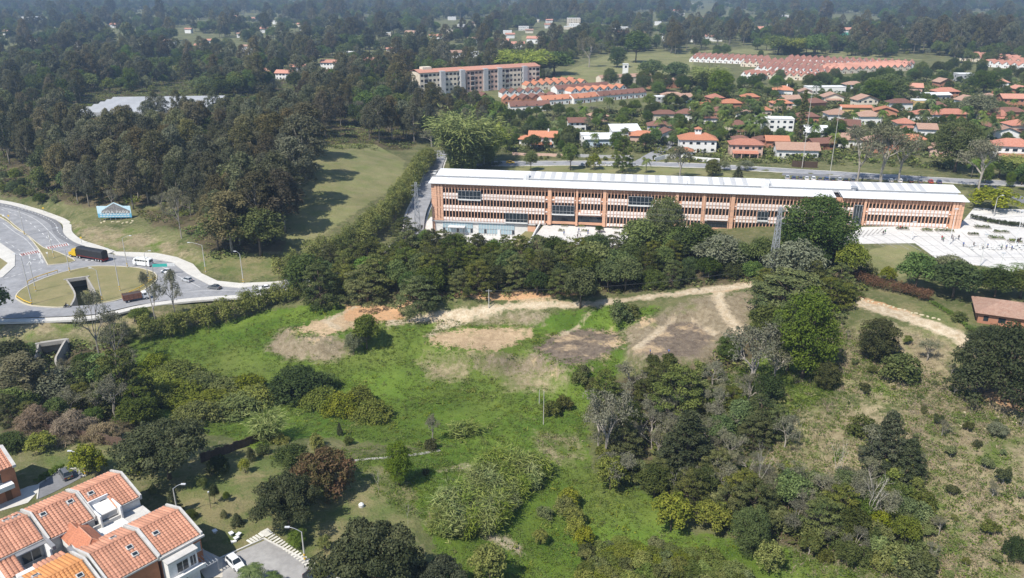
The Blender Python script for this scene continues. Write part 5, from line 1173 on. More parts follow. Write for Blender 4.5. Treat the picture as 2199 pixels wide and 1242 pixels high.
MORE = [(1470,262,'brn'),(1500,240,'org'),(1545,254,'brn'),(1600,262,'old'),(1680,240,'org'),(1700,228,'old'),(1755,235,'brn'),(1790,222,'old'),(1800,262,'old'),(1820,285,'brn'),(1870,268,'old'),(1900,255,'org'),(1945,282,'red'),(1990,295,'old'),(2010,240,'brn'),(2090,232,'old'),(2130,222,'old'),(2140,262,'red'),(2060,305,'old'),(2020,338,'old'),(1820,318,'old'),(1770,322,'brn'),(1590,290,'brn'),(1440,302,'brn'),(1380,312,'org'),(1470,225,'old'),(1540,222,'red'),(1730,212,'old'),(1680,208,'org'),(1960,200,'pnk'),(2150,190,'pnk'),(2195,205,'pnk'),(2190,290,'red'),(1240,282,'brn'),(1290,262,'old')]
for i, (px, py, rf) in enumerate(MORE):
    wk = ['white','brick','cream','white','pink'][i % 5]; w_ = R.uniform(9, 15); g = G(px, py); k_ = ['hip','gable','hip','cross'][i % 4]
    house(px, py, w_, R.uniform(8, 11), R.uniform(3.4, 5.6), k_, rf, wk, R.uniform(-.35, .3), f'{wk} village house with {dict(brn="dark brown", org="orange", old="mottled old", red="red", pnk="faded pink")[rf]} {dict(hip="hipped", gable="ridged", cross="gable-fronted")[k_]} roof near {near_mark(g)}', group='small village houses', chimney=i % 4 == 0, porch=i % 5 == 2)
def gwall(pts, h, m, label, w=.3):
    P = [G(*q) for q in pts]; o = strip('garden_wall', smoothline(P, 3), w, -.6, h, m, None, True); tag(o, label, 'wall'); return o
gwall([(1405,348),(1440,340),(1480,345),(1545,350)], 2.2, WM['white'], 'long white garden wall before the turret villa')
gwall([(1700,358),(1730,360),(1755,361)], 3.0, mat('brown slat fence', (.07,.045,.03)), 'dark brown garden wall before the mottled-roof house')
gwall([(1100,333),(1150,335),(1230,337)], 1.4, WM['pink'], 'pink garden wall along the street before the porch villa')
gwall([(1235,337),(1300,340),(1360,341)], 1.6, WM['grey'], 'grey garden wall along the street before the pale blue villa')
# rows of terraced cottages: one gable each
_rw = {}
def row_house(p, rz, w, d, h, rise, roof, wallk, label, group, kind='cross', i=0):
    k = (w, d, h, rise, roof, wallk, kind)
    if k not in _rw: _rw[k] = (wall_mesh(kind, w-.04, d, h, rise).mesh('wall', WM[wallk]), roof_mesh(kind, w-.9, d, h, rise, .45).mesh('roof', RT[roof]))
    t = thing('row_house', tuple(p), rz, label, 'house', group); obj('wall', _rw[k][0], t); obj('roof', _rw[k][1], t)
    boxi('window', t, glass, -1.6, -.3, -.06, .02, 1.0, 2.2); boxi('window', t, glass, .5, 1.7, -.06, .02, 3.6, 4.8); boxi('door', t, mat('brown door', (.18,.08,.035)), .5, 1.5, -.06, .02, 0, 2.1)
    return t
ORD = 'first second third fourth fifth sixth seventh eighth ninth tenth eleventh twelfth thirteenth fourteenth fifteenth sixteenth seventeenth eighteenth nineteenth twentieth'.split()
def row(a, c, n, roof, wallk, label, group, d=9, h=5.2, rise=2.3, kind='cross', endn='bamboo'):
    A, C_ = G(*a), G(*c); v = (C_-A)[:2]; rz = math.atan2(v[1], v[0]); w = float(np.hypot(*v)) / n
    for i in range(n):
        q = A + (C_-A)*(i+.5)/n; q = onz(q[0], q[1]); row_house(q, rz, round(w, 2), d, h, rise, roof, wallk, label + ', ' + ORD[i] + ' from the ' + endn + ' end', group, kind, i)
        USED.append((q[0] - math.sin(rz)*d/2, q[1] + math.cos(rz)*d/2, d*.5))
gA = 'brown and orange terrace rows below the apartment block'
row((1095,241),(1182,238),4,'brn','white','white row cottage with brown roof nearest the trees',gA,10,4.0,2.8,'gable')
row((1080,226),(1120,225),2,'org','brick','orange-gabled brick cottage at the end of the short terrace',gA,10,4.0,2.8)
row((1121,224),(1200,219),4,'brn','brick','brown-gabled brick cottage in the short terrace',gA,10,4.0,2.8)
row((1165,228),(1228,223),4,'org','white','orange-roofed cottage in the middle of the stepped terrace',gA,10,4.0,2.8,'gable')
row((1232,224),(1286,218),4,'org','white','white cottage with orange roof in the long eave-fronted terrace',gA,10,4.0,2.8,'gable')
row((1287,218),(1388,209),8,'brn','white','white cottage with brown roof in the long eave-fronted terrace',gA,10,4.0,2.8,'gable')
row((1226,209),(1346,200),7,'org','white','orange-gabled cottage behind the long eave-fronted terrace',gA,10,4.0,2.8)
row((1196,204),(1310,195),7,'brn','white','brown-roofed cottage behind the orange gables',gA,10,4.0,2.8,'gable')
row((1078,212),(1168,208),5,'brn','white','brown-gabled cottage next to the feathery palms',gA,10,4.0,2.8)
row((1130,195),(1262,188),8,'org','cream','orange-gabled cottage at the foot of the apartment block',gA,10,4.0,2.8)
row((1140,189),(1240,184),6,'org','cream','orange-gabled cottage in the last terrace before the pasture',gA,10,4.0,2.8)
row((998,222),(1050,218),3,'brn','brick','brown-roofed cottage half hidden by the bamboo and trees',gA,10,4.0,2.8)
gB = 'faded pink terrace rows at the pasture edge'
for k, (a, c, n) in enumerate([((1480,133),(1640,140),13),((1590,143),(1800,152),15),((1680,138),(1955,150),20),((1790,160),(1955,152),11),((1620,155),(1790,164),12),((1640,170),(1800,176),10),((1590,168),(1640,172),4),((2060,130),(2230,145),10),((2100,142),(2260,156),9)]):
    row(a, c, n, 'pnk', 'cream' if k % 2 else 'white', ['pink-gabled cottage in the row bordering the pasture','pink-gabled cottage in the long second row','pink-gabled cottage in the longest row','pink-gabled cottage in the row behind the dark trees','pink-gabled cottage in the front row','pink-gabled cottage before the palm belt','pink-gabled cottage in the shortest row','pink-gabled cottage beyond the silver tree','pink-gabled cottage behind the pink-roofed brick house'][k], gB, 20, 3.4, 3.4, endn='tower')
    if k in (0, 1, 2, 3, 4, 5, 7): row((a[0]+6, a[1]-5), (c[0]+6, c[1]-5), n, 'pnk', 'white', ['cottage backing onto the pasture-border row','cottage behind the long second row','cottage behind the longest row','cottage behind the dark-tree row','cottage behind the front row','cottage behind the palm-belt row','','cottage behind the silver-tree row'][k], gB, 20, 3.4, 3.4, endn='tower')
row((1290,182),(1400,176),6,'old','cream','old-tile cottage beside the little white tower','old-tile cottages beyond the terraces',kind='gable'); row((1400,192),(1480,188),5,'old','brick','old-tile brick cottage beside the dark trees','old-tile cottages beyond the terraces')
tw = G(1343,165); t = thing('tower', tuple(tw), 0, 'little white square tower on the pasture', 'tower'); box('shaft', t, WM['white'], -2.4,2.4,0,4.8,-1,11); boxi('window', t, glass, -1,1,-.06,.02,8,10); box('cap', t, flatw, -2.7,2.7,-.3,5.1,11.002,11.5)
# apartment block: three stepped wings
P0, P1 = G(903, 205), G(1157, 186); rz = math.atan2((P1-P0)[1], (P1-P0)[0]); AL = float(np.hypot(*(P1-P0)[:2]))
ap = thing('apartment_block', tuple(P0), rz, 'five-storey cream apartment block with grey stair towers and pink tiled roof', 'building')
USED += [(P0[0]+(P1-P0)[0]*k/6, P0[1]+(P1-P0)[1]*k/6+8, 14) for k in range(7)]
for a, c, y0, m_ in ((0, .36, 0, 'cream'), (.362, .66, -2, 'pink'), (.662, 1, -1, 'cream')):
    box('wall', ap, mk[m_], AL*a, AL*c, y0, 16, -8, 17); q = roof_mesh('gable', AL*(c-a), 17-y0, 17, 2.0, .7).build('roof', RT['pnk'], ap); q.location = (AL*(a+c)/2, y0, .004)
    n = int(AL*(c-a)/3.6)
    for f in range(6):
        for i in range(n):
            x = AL*a + AL*(c-a)*(i+.5)/n
            if i % 4 == 1:
                b_ = box('balcony', ap, mk['grey'], x-1.6, x+1.6, y0-1.3, y0-.01, -7+f*4-.3, -7+f*4); boxi('window', ap, glass, x-1.5, x+1.5, y0-.06, y0+.02, -6.9+f*4, -4.4+f*4)
            else: boxi('window', ap, glass, x-1.0, x+1.0, y0-.06, y0+.02, -6+f*4, -4.3+f*4)
for a in (.17, .33, .52, .64, .86): box('stair_tower', ap, mk['grey'], AL*a-2, AL*a+2, -3.4, 2, -8, 17.6)
box('roof_house', ap, mk['cream'], AL*.05, AL*.12, 6, 12, 17.5, 20.5)
# pale long-span roof in the wood
g_ = un(172, 262, 8); g2_ = un(425, 205, 8)
gh = thing('warehouse', tuple(G(300,250)), .1, 'big pale grey ribbed metal roof of a shed inside the wood', 'shed'); box('wall', gh, mk['grey'], -38,38,0,70,-1,2.6)
for i in range(6): 
    q = roof_mesh('gable', 76, 11, 2.8, 1.2, .2).build('roof', mat('pale grey sheeting', (.36,.37,.38), (.27,.28,.29), .12), gh); q.location = (0, 1+i*11.6, 0)
USED += [(gh.location.x + x, gh.location.y + y, 11) for x in range(-36, 40, 12) for y in range(0, 72, 12)]
# far houses in the trees
FH = [(845,192,'red'),(1090,225,'org')] ; far = [(428,106,12,'pnk'),(545,118,14,'flat'),(560,128,16,'old'),(475,72,10,'flat'),(310,66,10,'flat'),(600,66,18,'flat'),(650,72,10,'flat'),(780,48,10,'flat'),(826,55,16,'flat'),(830,78,14,'flat'),(990,60,14,'flat'),(1020,125,9,'flat'),(325,100,12,'old'),(365,98,14,'old'),(705,150,16,'pnk'),(560,165,16,'pnk'),(610,172,16,'pnk'),(640,160,14,'pnk'),(690,170,14,'pnk'),(800,142,16,'pnk'),(1125,66,18,'flat'),(1150,48,16,'flat'),(1180,50,14,'pnk'),(1235,60,24,'flat'),(1310,68,22,'flat'),(1340,66,14,'flat'),(1430,90,10,'flat'),(1410,108,10,'pnk'),(1555,70,14,'pnk'),(1580,68,16,'flat'),(1760,72,14,'pnk'),(1800,76,16,'flat'),(1825,72,22,'pnk'),(1855,76,18,'pnk'),(1920,68,20,'flat'),(1945,64,14,'flat'),(1812,86,20,'grn'),(1460,68,12,'flat'),(1350,36,18,'flat'),(1690,40,24,'flat'),(1950,16,40,'flat'),(1780,20,36,'flat'),(1800,52,20,'flat'),(2180,82,14,'old'),(2150,90,14,'old'),(60,44,40,'flat'),(110,72,12,'flat'),(230,22,30,'flat'),(520,20,30,'flat'),(1085,10,30,'flat'),(1500,12,34,'flat'),(690,12,36,'flat')]
grn = mat('green metal roof', (.05,.30,.22), (.05,.25,.18), .3); RT['grn'] = grn
far += [(R.uniform(0, 2199), 26 + 100*R.random()**1.3, R.uniform(10, 20), R.choice(['flat','pnk','flat','old','pnk'])) for _ in range(85)]
far = [q for q in far if not (1150 < q[0] < 2060 and q[1] > 96) and not (q[0] > 2040 and q[1] > 112)]
FARP = [G(px, py)[:2] for px, py, w, rf in far]
for i, (px, py, w, rf) in enumerate(far):
    house(px, py, w, w*.6, 5 + (i % 3), 'flat' if rf == 'flat' else 'gable', rf, 'white' if i % 3 else 'cream', R.uniform(-.3, .3), {'flat': 'distant flat-roofed white building among the trees', 'pnk': 'distant house with faded pink roof among the trees', 'old': 'distant house with old brown roof among the trees', 'grn': 'distant hall with bright green metal roof'}[rf], group=None if rf == 'grn' else {'flat': 'distant white buildings', 'pnk': 'distant pink-roofed houses', 'old': 'distant brown-roofed houses'}[rf], wins=i < 52)
house(1232,58,26,14,16,'flat','flat','cream',0,'distant five-storey cream building rising above the trees', cat='building')
# ---------------------------------------------------------------- vehicles
tyre = mat('tyre rubber', (.018,.018,.019)); rimm = mat('wheel rim', (.42,.42,.43), rough=.4); lampm = mat('headlamp', (.7,.7,.68), rough=.2); taill = mat('tail lamp', (.35,.02,.02), rough=.3)
def paintm(n, c): 
    m_ = mat('car paint ' + n, c, tuple(x*.93 for x in c), .5, .32, .5); return m_
CP = dict(white=paintm('white', (.72,.72,.71)), silver=paintm('silver', (.42,.43,.44)), grey=paintm('grey', (.11,.115,.12)), black=paintm('black', (.02,.021,.023)), blue=paintm('blue', (.05,.075,.16)), taxi=paintm('taxi yellow', (.70,.42,.02)), red=paintm('red', (.4,.04,.03)))
_wh = {}
def wheel(parent, x, y, r=.32, w=.22):
    k = (r, w)
    if k not in _wh:
        a = MB().tube((0,-w/2,0),(0,w/2,0),r,r,14).mesh('tyre', tyre); b_ = MB().tube((0,-w/2-.012,0),(0,w/2+.012,0),r*.6,r*.6,10).mesh('rim', rimm); _wh[k] = (a, b_)
    o = obj('wheel', _wh[k][0], parent, (x, y, r)); obj('rim', _wh[k][1], o); return o
def loft(secs, mi=0):
    """closed body from cross-sections along x: (x, half width, z bottom, z top, half width at top)"""
    m = MB(); vs_ = []
    for x, hw, z0, z1, ht in secs: vs_ += [(x,-hw,z0),(x,-hw,z0+(z1-z0)*.55),(x,-ht,z1-.03),(x,-ht*.8,z1),(x,ht*.8,z1),(x,ht,z1-.03),(x,hw,z0+(z1-z0)*.55),(x,hw,z0)]
    n = 8; fs = [(i*n+k, i*n+(k+1)%n, (i+1)*n+(k+1)%n, (i+1)*n+k) for i in range(len(secs)-1) for k in range(n)]
    fs += [tuple(range(n)), tuple(range(len(secs)*n-1, (len(secs)-1)*n-1, -1))]
    return m.add(vs_, fs)
_car = {}
def car_meshes(kind, c):
    k = (kind, c)
    if k in _car: return _car[k]
    pm = CP[c]
    S = dict(hatch=(3.9,1.7,1.48), sedan=(4.4,1.74,1.45), suv=(4.5,1.85,1.72))[kind]; L, Wd, Ht = S; hw = Wd/2; belt = .92 if kind != 'suv' else 1.05
    body = loft([(L/2,hw*.72,.35,.62,hw*.6),(L/2-.12,hw*.9,.24,.72,hw*.8),(L*.28,hw,.2,belt-.06,hw*.92),(L*.1,hw,.2,belt,hw*.94),(-L*.3,hw,.2,belt+.04,hw*.93),(-L/2+.1,hw*.95,.24,belt+.02,hw*.88),(-L/2,hw*.85,.32,belt-.1,hw*.78)])
    if kind == 'sedan': cs = [(L*.2,hw*.9,belt-.05,belt-.02,hw*.85),(L*.04,hw*.9,belt-.05,Ht-.03,hw*.72),(-L*.22,hw*.9,belt-.05,Ht-.03,hw*.72),(-L*.38,hw*.88,belt-.05,belt,hw*.82)]
    else: cs = [(L*.22,hw*.9,belt-.05,belt-.02,hw*.85),(L*.07,hw*.9,belt-.05,Ht-.03,hw*.74),(-L*.38,hw*.9,belt-.05,Ht-.03,hw*.74),(-L*.475,hw*.88,belt-.05,belt+.03,hw*.82)]
    cab = loft(cs); x0, x1 = cs[1][0], cs[2][0]; roof = loft([(x0+.05,hw*.7,Ht-.06,Ht,hw*.66),(x1-.05,hw*.7,Ht-.06,Ht,hw*.66)])
    pil = MB()
    for sg in (-1, 1):
        for a, q in (((cs[0][0],sg*hw*.87,belt),(x0,sg*hw*.72,Ht-.03)), ((x1,sg*hw*.72,Ht-.03),(cs[3][0],sg*hw*.85,belt)), (((x0+x1)/2,sg*hw*.9,belt),((x0+x1)/2,sg*hw*.74,Ht-.03))): pil.tube(a, q, .045, .045, 4)
    _car[k] = (body.mesh('body', pm), cab.mesh('windows', glass), roof.mesh('roof_panel', pm), pil.mesh('pillars', pm), L, hw, belt)
    return _car[k]
def car(p, rz, kind, c, label, group=None, sc=1.0):
    body, cab, roof, pil, L, hw, belt = car_meshes(kind, c); t = thing('car', tuple(p), rz, label, 'car', group, (sc, sc, sc))
    obj('body', body, t); obj('windows', cab, t); obj('roof_panel', roof, t); q = obj('pillar_frame', pil, t); q['kind'] = 'stuff'
    for x in (L*.31, -L*.3):
        for y in (-hw+.1, hw-.1): wheel(t, x, y)
    for y in (-hw*.62, hw*.62):
        boxi('headlight', t, lampm, L/2-.1, L/2+.02, y-.17, y+.17, .56, .7); boxi('tail_light', t, taill, -L/2-.02, -L/2+.1, y-.15, y+.15, .66, .85)
    boxi('bumper', t, mat('bumper plastic', (.04,.04,.042)), L/2-.05, L/2+.06, -hw*.7, hw*.7, .3, .48); boxi('number_plate', t, CP['taxi'], -L/2-.035, -L/2, -.2, .2, .5, .62)
    return t
def heading(a, c, z=0.0): v = un(*c, z) - un(*a, z); return math.atan2(v[1], v[0])
car(un(358,586), heading((385,592),(335,580)), 'hatch', 'white', 'white hatchback just behind the minibus on the roundabout')
car(un(402,604), heading((430,610),(380,596)), 'hatch', 'silver', 'silver hatchback between the white hatchback and the dark grey car')
car(un(461,620), heading((500,624),(420,613)), 'sedan', 'grey', 'dark grey sedan following the silver hatchback')
car(un(569,622), heading((620,612),(530,624)), 'sedan', 'white', 'white sedan last in the queue coming along the hedge road')
car(un(506,1214), heading((486,1196),(524,1232)), 'hatch', 'white', 'white hatchback parked in the walled car court')
car(un(142,1022), heading((150,1036),(130,1006)), 'suv', 'grey', 'dark grey car with glass roof parked on the drive beside the lawn')
car(un(678,1248), heading((640,1230),(700,1260)), 'sedan', 'black', 'black car at the edge of the walled car court')
def gcar(px, py, rz, kind, c, label, group=None): return car(G(px, py, .07), rz, kind, c, label, group)
gcar(1096,351,-.02,'sedan','taxi','yellow taxi on the village street'); gcar(935,374,-1.8,'sedan','white','white car driving along the side street beside the hedge'); 
for px, c, l in ((1255,'white','white car parked behind the clipped round bush'),(1283,'white','white car parked on the street between the round bush and dark tree'),(1308,'white','white car parked right beside the dark columnar tree'),(1362,'silver','silver car parked past the dark columnar tree')): gcar(px, 357, 0, 'hatch', c, l)
for i, px in enumerate(range(1690, 1840, 14)):
    c = ['silver','blue','grey','white','white','grey','blue','black','silver','black','grey'][i % 11]; gcar(px, 385 + i*.6, 1.35, 'sedan' if i % 2 else 'suv', c, f'{c} car parked nose-in on the street lot', 'cars parked along the street lot behind the long building')
for i, px in enumerate((1912,1932,1955,1975,1998,2016)):
    c = ['silver','white','black','grey','red','blue'][i]; gcar(px, 391 + i*.6, 1.3, 'hatch', c, f'{c} car parked under the bare trees', 'cars parked under the bare trees')
# articulated lorry: yellow tractor, black tarpaulin trailer
A, B_ = un(150,550), un(240,566); lz = math.atan2((A-B_)[1], (A-B_)[0]); c0 = (A+B_)/2
c0 = un(192, 556); lorry = thing('articulated_lorry', (c0[0], c0[1], 0), lz, 'articulated lorry with yellow cab and black tarpaulin trailer entering the roundabout', 'lorry')
tarp = mat('black tarpaulin', (.018,.018,.02), (.03,.03,.032), .8, .5); ymt = paintm('lorry yellow', (.62,.40,.02))
m = MB(); prof = [(-1.25,1.35),(1.25,1.35),(1.28,3.5),(1.0,3.95),(0,4.12),(-1.0,3.95),(-1.28,3.5)]; n = len(prof)
xsq = np.linspace(-7.9, 4.3, 12); vs_ = [(x, y*(1 + (.015 if i % 2 else 0)), z) for i, x in enumerate(xsq) for y, z in prof]
m.add(vs_, [(i*n+k, i*n+(k+1)%n, (i+1)*n+(k+1)%n, (i+1)*n+k) for i in range(11) for k in range(n)] + [tuple(range(n)), tuple(range(12*n-1, 11*n-1, -1))]); m.build('trailer_tarpaulin', tarp, lorry)
box('trailer_bed', lorry, mat('dark red chassis', (.16,.03,.025)), -7.95, 4.35, -1.2, 1.2, .95, 1.34); box('rear_bumper', lorry, taill, -8.1, -7.96, -1.2, 1.2, .6, .95)
cab = MB().side([(5.0,.7),(5.0,3.1),(5.4,3.2),(6.6,3.1),(7.0,2.0),(8.4,1.8),(8.6,.7)], -1.15, 1.15).build('cab', ymt, lorry)
box('windscreen', cab, glass, 6.7, 7.02, -1.0, 1.0, 2.05, 2.75); box('side_window', cab, glass, 5.7, 6.5, -1.17, -1.152, 2.0, 2.7); box('grille', cab, rimm, 8.5, 8.66, -.6, .6, .8, 1.6); box('bumper', cab, rimm, 8.4, 8.75, -1.15, 1.15, .45, .75)
for y in (-.85,.85): boxi('headlight', cab, lampm, 8.5, 8.64, y-.2, y+.2, 1.0, 1.3)
box('chassis', lorry, tyre, -7.5, 8.2, -.5, .5, .6, .94); MB().tube((4.7,-.9,1.0),(4.7,-.9,4.0),.1,.1,8).build('exhaust_stack', rimm, lorry)
for x in (7.5, 4.4, 3.2, -4.6, -5.8, -7.0):
    for y in (-1.05, 1.05): wheel(lorry, x, y, .5, .35)
# minibus
p = un(308, 570); mb_ = thing('minibus', (p[0], p[1], 0), heading((330,572),(285,566)), 'white minibus with dark windows circling the roundabout', 'bus')
loft([(3.6,.8,.4,1.3,.75),(3.45,1.0,.35,1.7,.9),(2.9,1.05,.3,2.55,.9),(0,1.05,.3,2.75,.95),(-3.3,1.05,.3,2.75,.95),(-3.55,1.0,.4,2.6,.9)]).build('body', CP['white'], mb_)
for sg in (-1, 1):
    for i in range(5): x = -2.9 + i*1.1; boxi('window', mb_, glass, x, x+.98, sg*1.0-.04, sg*1.0+.04, 1.55, 2.25)
box('windscreen', mb_, glass, 2.95, 3.3, -.85, .85, 1.6, 2.35); box('rear_window', mb_, glass, -3.6, -3.5, -.75, .75, 1.6, 2.3); box('roof_unit', mb_, frame_w, -2, -.2, -.6, .6, 2.74, 2.95)
for y in (-.75,.75): boxi('tail_light', mb_, taill, -3.6, -3.5, y-.15, y+.15, .9, 1.3); boxi('headlight', mb_, lampm, 3.5, 3.64, y-.18, y+.18, .8, 1.05)
for x in (2.2, -2.2):
    for y in (-.95,.95): wheel(mb_, x, y, .38, .25)
# stake-bed lorry
p = un(293, 645); sk = thing('stake_truck', (p[0], p[1], 0), heading((275,650),(318,642)), 'white-cabbed truck with a brown slatted stake bed', 'truck')
stake = mat('red-brown stake boards', (.25,.115,.075), (.17,.08,.055), 1.5, vary=.15); box('bed', sk, stake, -3.6, 1.6, -1.1, 1.1, .85, 1.05); box('load_cover', sk, mat('dark load', (.05,.045,.045), (.09,.06,.05), 2), -3.5, 1.5, -1.0, 1.0, 1.06, 2.45)
for sg in (-1.1, 1.1):
    for k in range(5): boxi('slat', sk, stake, -3.6, 1.6, sg-.03, sg+.03, 1.12+k*.3, 1.34+k*.3)
    for x in (-3.5,-2.2,-.9,.4,1.5): boxi('stake', sk, stake, x-.05, x+.05, sg-.07, sg+.07, .9, 2.7)
for k in range(5): boxi('slat', sk, stake, -3.66, -3.6, -1.1, 1.1, 1.12+k*.3, 1.34+k*.3)
cab = MB().side([(1.8,.6),(1.8,2.2),(2.1,2.35),(3.0,2.3),(3.55,1.5),(3.7,1.35),(3.75,.5)], -1.0, 1.0).build('cab', CP['white'], sk)
box('windscreen', cab, glass, 3.25, 3.5, -.85, .85, 1.5, 2.05); box('side_window', cab, glass, 2.2, 3.0, -1.02, -1.002, 1.5, 2.1); box('chassis', sk, tyre, -3.4, 3.5, -.4, .4, .5, .84)
for y in (-.7,.7): boxi('headlight', cab, lampm, 3.7, 3.78, y-.15, y+.15, .8, 1.05)
for x in (2.8, -2.2):
    for y in (-.9,.9): wheel(sk, x, y, .42, .28)
# ---------------------------------------------------------------- people
skin = mat('skin', (.30,.16,.10)); hair = mat('dark hair', (.02,.014,.01)); jeans = mat('dark trousers', (.03,.035,.06))
def person_mesh(name, J, shirt, pants=jeans, hip=.92, neck=1.46):
    """J: joint name -> (xyz, radius); bones below; grown with the Skin modifier, one continuous body"""
    bones = [('pelvis','chest'),('chest','neck'),('neck','head'),('head','crown'),('chest','sL'),('sL','eL'),('eL','hL'),('hL','fL'),('chest','sR'),('sR','eR'),('eR','hR'),('hR','fR'),('pelvis','pL'),('pL','kL'),('kL','aL'),('aL','tL'),('pelvis','pR'),('pR','kR'),('kR','aR'),('aR','tR')]
    names = list(J); me = bpy.data.meshes.new(name); me.from_pydata([J[n][0] for n in names], [(names.index(a), names.index(b_)) for a, b_ in bones], [])
    o = bpy.data.objects.new(name, me); col.objects.link(o); md = o.modifiers.new('s', 'SKIN'); sd = o.modifiers.new('d', 'SUBSURF'); sd.levels = 1; sd.render_levels = 1
    for i, n in enumerate(names): r = J[n][1]; me.skin_vertices[0].data[i].radius = (r, r); me.skin_vertices[0].data[i].use_root = n == 'pelvis'
    dg = bpy.context.evaluated_depsgraph_get(); out = bpy.data.meshes.new_from_object(o.evaluated_get(dg)); bpy.data.objects.remove(o)
    out.materials.clear()
    for m_ in (shirt, pants, skin, hair): out.materials.append(m_)
    hd = Vector(J['head'][0])
    for f in out.polygons:
        c = f.center; dh = (c - hd)
        f.material_index = 3 if (dh.length < .24 and dh.z > .045) or (dh.length < .2 and dh.y > .05 and dh.z > -.05) else 2 if c.z > neck or any((c - Vector(J[k][0])).length < .16 for k in ('hL','hR','fL','fR')) else 1 if c.z < hip and min((c-Vector(J[k][0])).length for k in ('eL','eR')) > .14 else 0
    for f in out.polygons: f.use_smooth = True
    return out
def stand(stride=.0, bend=.0):
    return dict(pelvis=((0,0,.95),.15), chest=((0,-.02-bend,1.3),.165), neck=((0,-.01-bend,1.49),.06), head=((0,-.03-bend,1.6),.095), crown=((0,-.02-bend,1.7),.075),
        sL=((.2,-bend,1.4),.07), eL=((.26,.04-bend,1.13),.05), hL=((.25,-.08-bend,.9),.036), fL=((.24,-.1-bend,.8),.03), sR=((-.2,-bend,1.4),.07), eR=((-.26,.02-bend,1.13),.05), hR=((-.25,-.1-bend,.9),.036), fR=((-.24,-.12-bend,.8),.03),
        pL=((.1,0,.9),.105), kL=((.11,-.03-stride*.5,.5),.075), aL=((.11,.02-stride,.09),.05), tL=((.12,-.15-stride,.04),.04), pR=((-.1,0,.9),.105), kR=((-.11,-.02+stride*.3,.5),.075), aR=((-.11,.04+stride,.09),.05), tR=((-.12,-.13+stride,.04),.04))
shirts = [mat('shirt ' + n, c) for n, c in (('white',(.66,.66,.64)),('blue',(.10,.16,.36)),('black',(.02,.02,.022)),('red',(.40,.05,.04)),('grey',(.25,.25,.26)),('green',(.09,.20,.10)))]
PM = [person_mesh('person', stand(.12*(i % 3), 0), shirts[i]) for i in range(6)]
SN = ['white','blue','black','red','grey','green']
def person(p, i, rz, label, group=None): o = obj('person', PM[i], None, tuple(p), rz); tag(o, label, 'person', group); return o
for px, py, i, l in ((1396,762,1,'person in a blue shirt standing on the dark dug terrace beside the slope'),(1436,762,1,'person in a blue shirt standing further along the dark terrace toward the bushes')): person(G(px,py), i, R.random()*6, l)
gp = 'people on the big plaza'
for px, py in [(2022,516),(2025,519),(2043,513),(2046,517),(2058,515),(2190,520),(2186,523),(2182,519),(1932,494),(1896,505),(1900,503),(2110,535),(2120,533),(2160,536),(2172,538),(2150,537),(2090,530),(2068,530)]:
    i = R.randrange(6); person(un(px, py, 10), i, R.random()*6.28, f'standing person in a {SN[i]} shirt on the big plaza', gp)
gq = 'people before the entrance doors'
for px, py in [(1243,499),(1241,503),(1246,508),(1240,512),(1263,502),(1262,507),(1194,476),(1337,490),(1211,506)]:
    i = R.randrange(6); person(un(px, py, 5), i, R.random()*6.28, f'standing person in a {SN[i]} shirt before the entrance doors', gq)
# white plastic chairs drawn up on the plaza
ch = thing('plastic_chair', (0,0,0), 0, 'white plastic chair in the crowd of chairs on the plaza', 'chair', 'white plastic chairs on the plaza')
box('seat', ch, frame_w, -.22,.22,-.22,.22,.42,.46); box('backrest', ch, frame_w, -.22,.22,.18,.22,.46,.9)
for x in (-.2,.2):
    for y in (-.2,.2): box('leg', ch, frame_w, x-.025,x+.025,y-.025,y+.025,0,.42)
spots = [(2080+R.uniform(0,130), 528+R.uniform(0,10)) for _ in range(46)]
for i, (px, py) in enumerate(spots):
    c = ch if i == 0 else copy_tree(ch); p = un(px, py, 10); c.location = tuple(p); c.rotation_euler = (0,0,R.random()*6.28); c.scale = (1.3,1.3,1.3)
# motorcyclist
p = un(144, 661); hz_ = heading((132,662),(158,659)); mc = thing('motorcycle', (p[0],p[1],0), hz_, 'black and white motorcycle passing below the traffic island', 'motorcycle')
wheel(mc, .68, 0, .31, .12); wheel(mc, -.62, 0, .31, .14)
MB().side([(-.75,.75),(-.2,.72),(.1,.9),(.4,.95),(.5,.7),(.2,.4),(-.25,.38)], -.13, .13).build('frame', CP['black'], mc); box('tank', mc, CP['white'], .02,.45,-.15,.15,.78,1.0); box('seat', mc, tyre, -.72,.02,-.14,.14,.76,.86); MB().tube((.42,-.35,1.08),(.42,.35,1.08),.025,.025,6).build('handlebar', rimm, mc); MB().tube((.68,0,.31),(.42,0,1.08),.04,.04,6).build('fork', rimm, mc)
J = stand(); off = -.15
J.update(pelvis=((0,.15,.92),.15), chest=((0,.05,1.25),.165), neck=((0,-.01,1.43),.06), head=((0,-.06,1.55),.12), crown=((0,-.05,1.66),.1), sL=((.2,.02,1.36),.07), eL=((.3,-.2,1.15),.05), hL=((.3,-.42,1.08),.036), fL=((.28,-.48,1.06),.03), sR=((-.2,.02,1.36),.07), eR=((-.3,-.2,1.15),.05), hR=((-.3,-.42,1.08),.036), fR=((-.28,-.48,1.06),.03), pL=((.13,.1,.9),.11), kL=((.2,-.3,.75),.08), aL=((.2,-.1,.36),.05), tL=((.2,-.25,.32),.04), pR=((-.13,.1,.9),.11), kR=((-.2,-.3,.75),.08), aR=((-.2,-.1,.36),.05), tR=((-.2,-.25,.32),.04))
rd = obj('person', person_mesh('rider', J, shirts[2], jeans, .95, 1.44), None, (p[0]-.12*math.cos(hz_), p[1]-.12*math.sin(hz_), 0), hz_ + math.pi/2); tag(rd, 'rider in dark clothes leaning on the motorcycle handlebar', 'person')
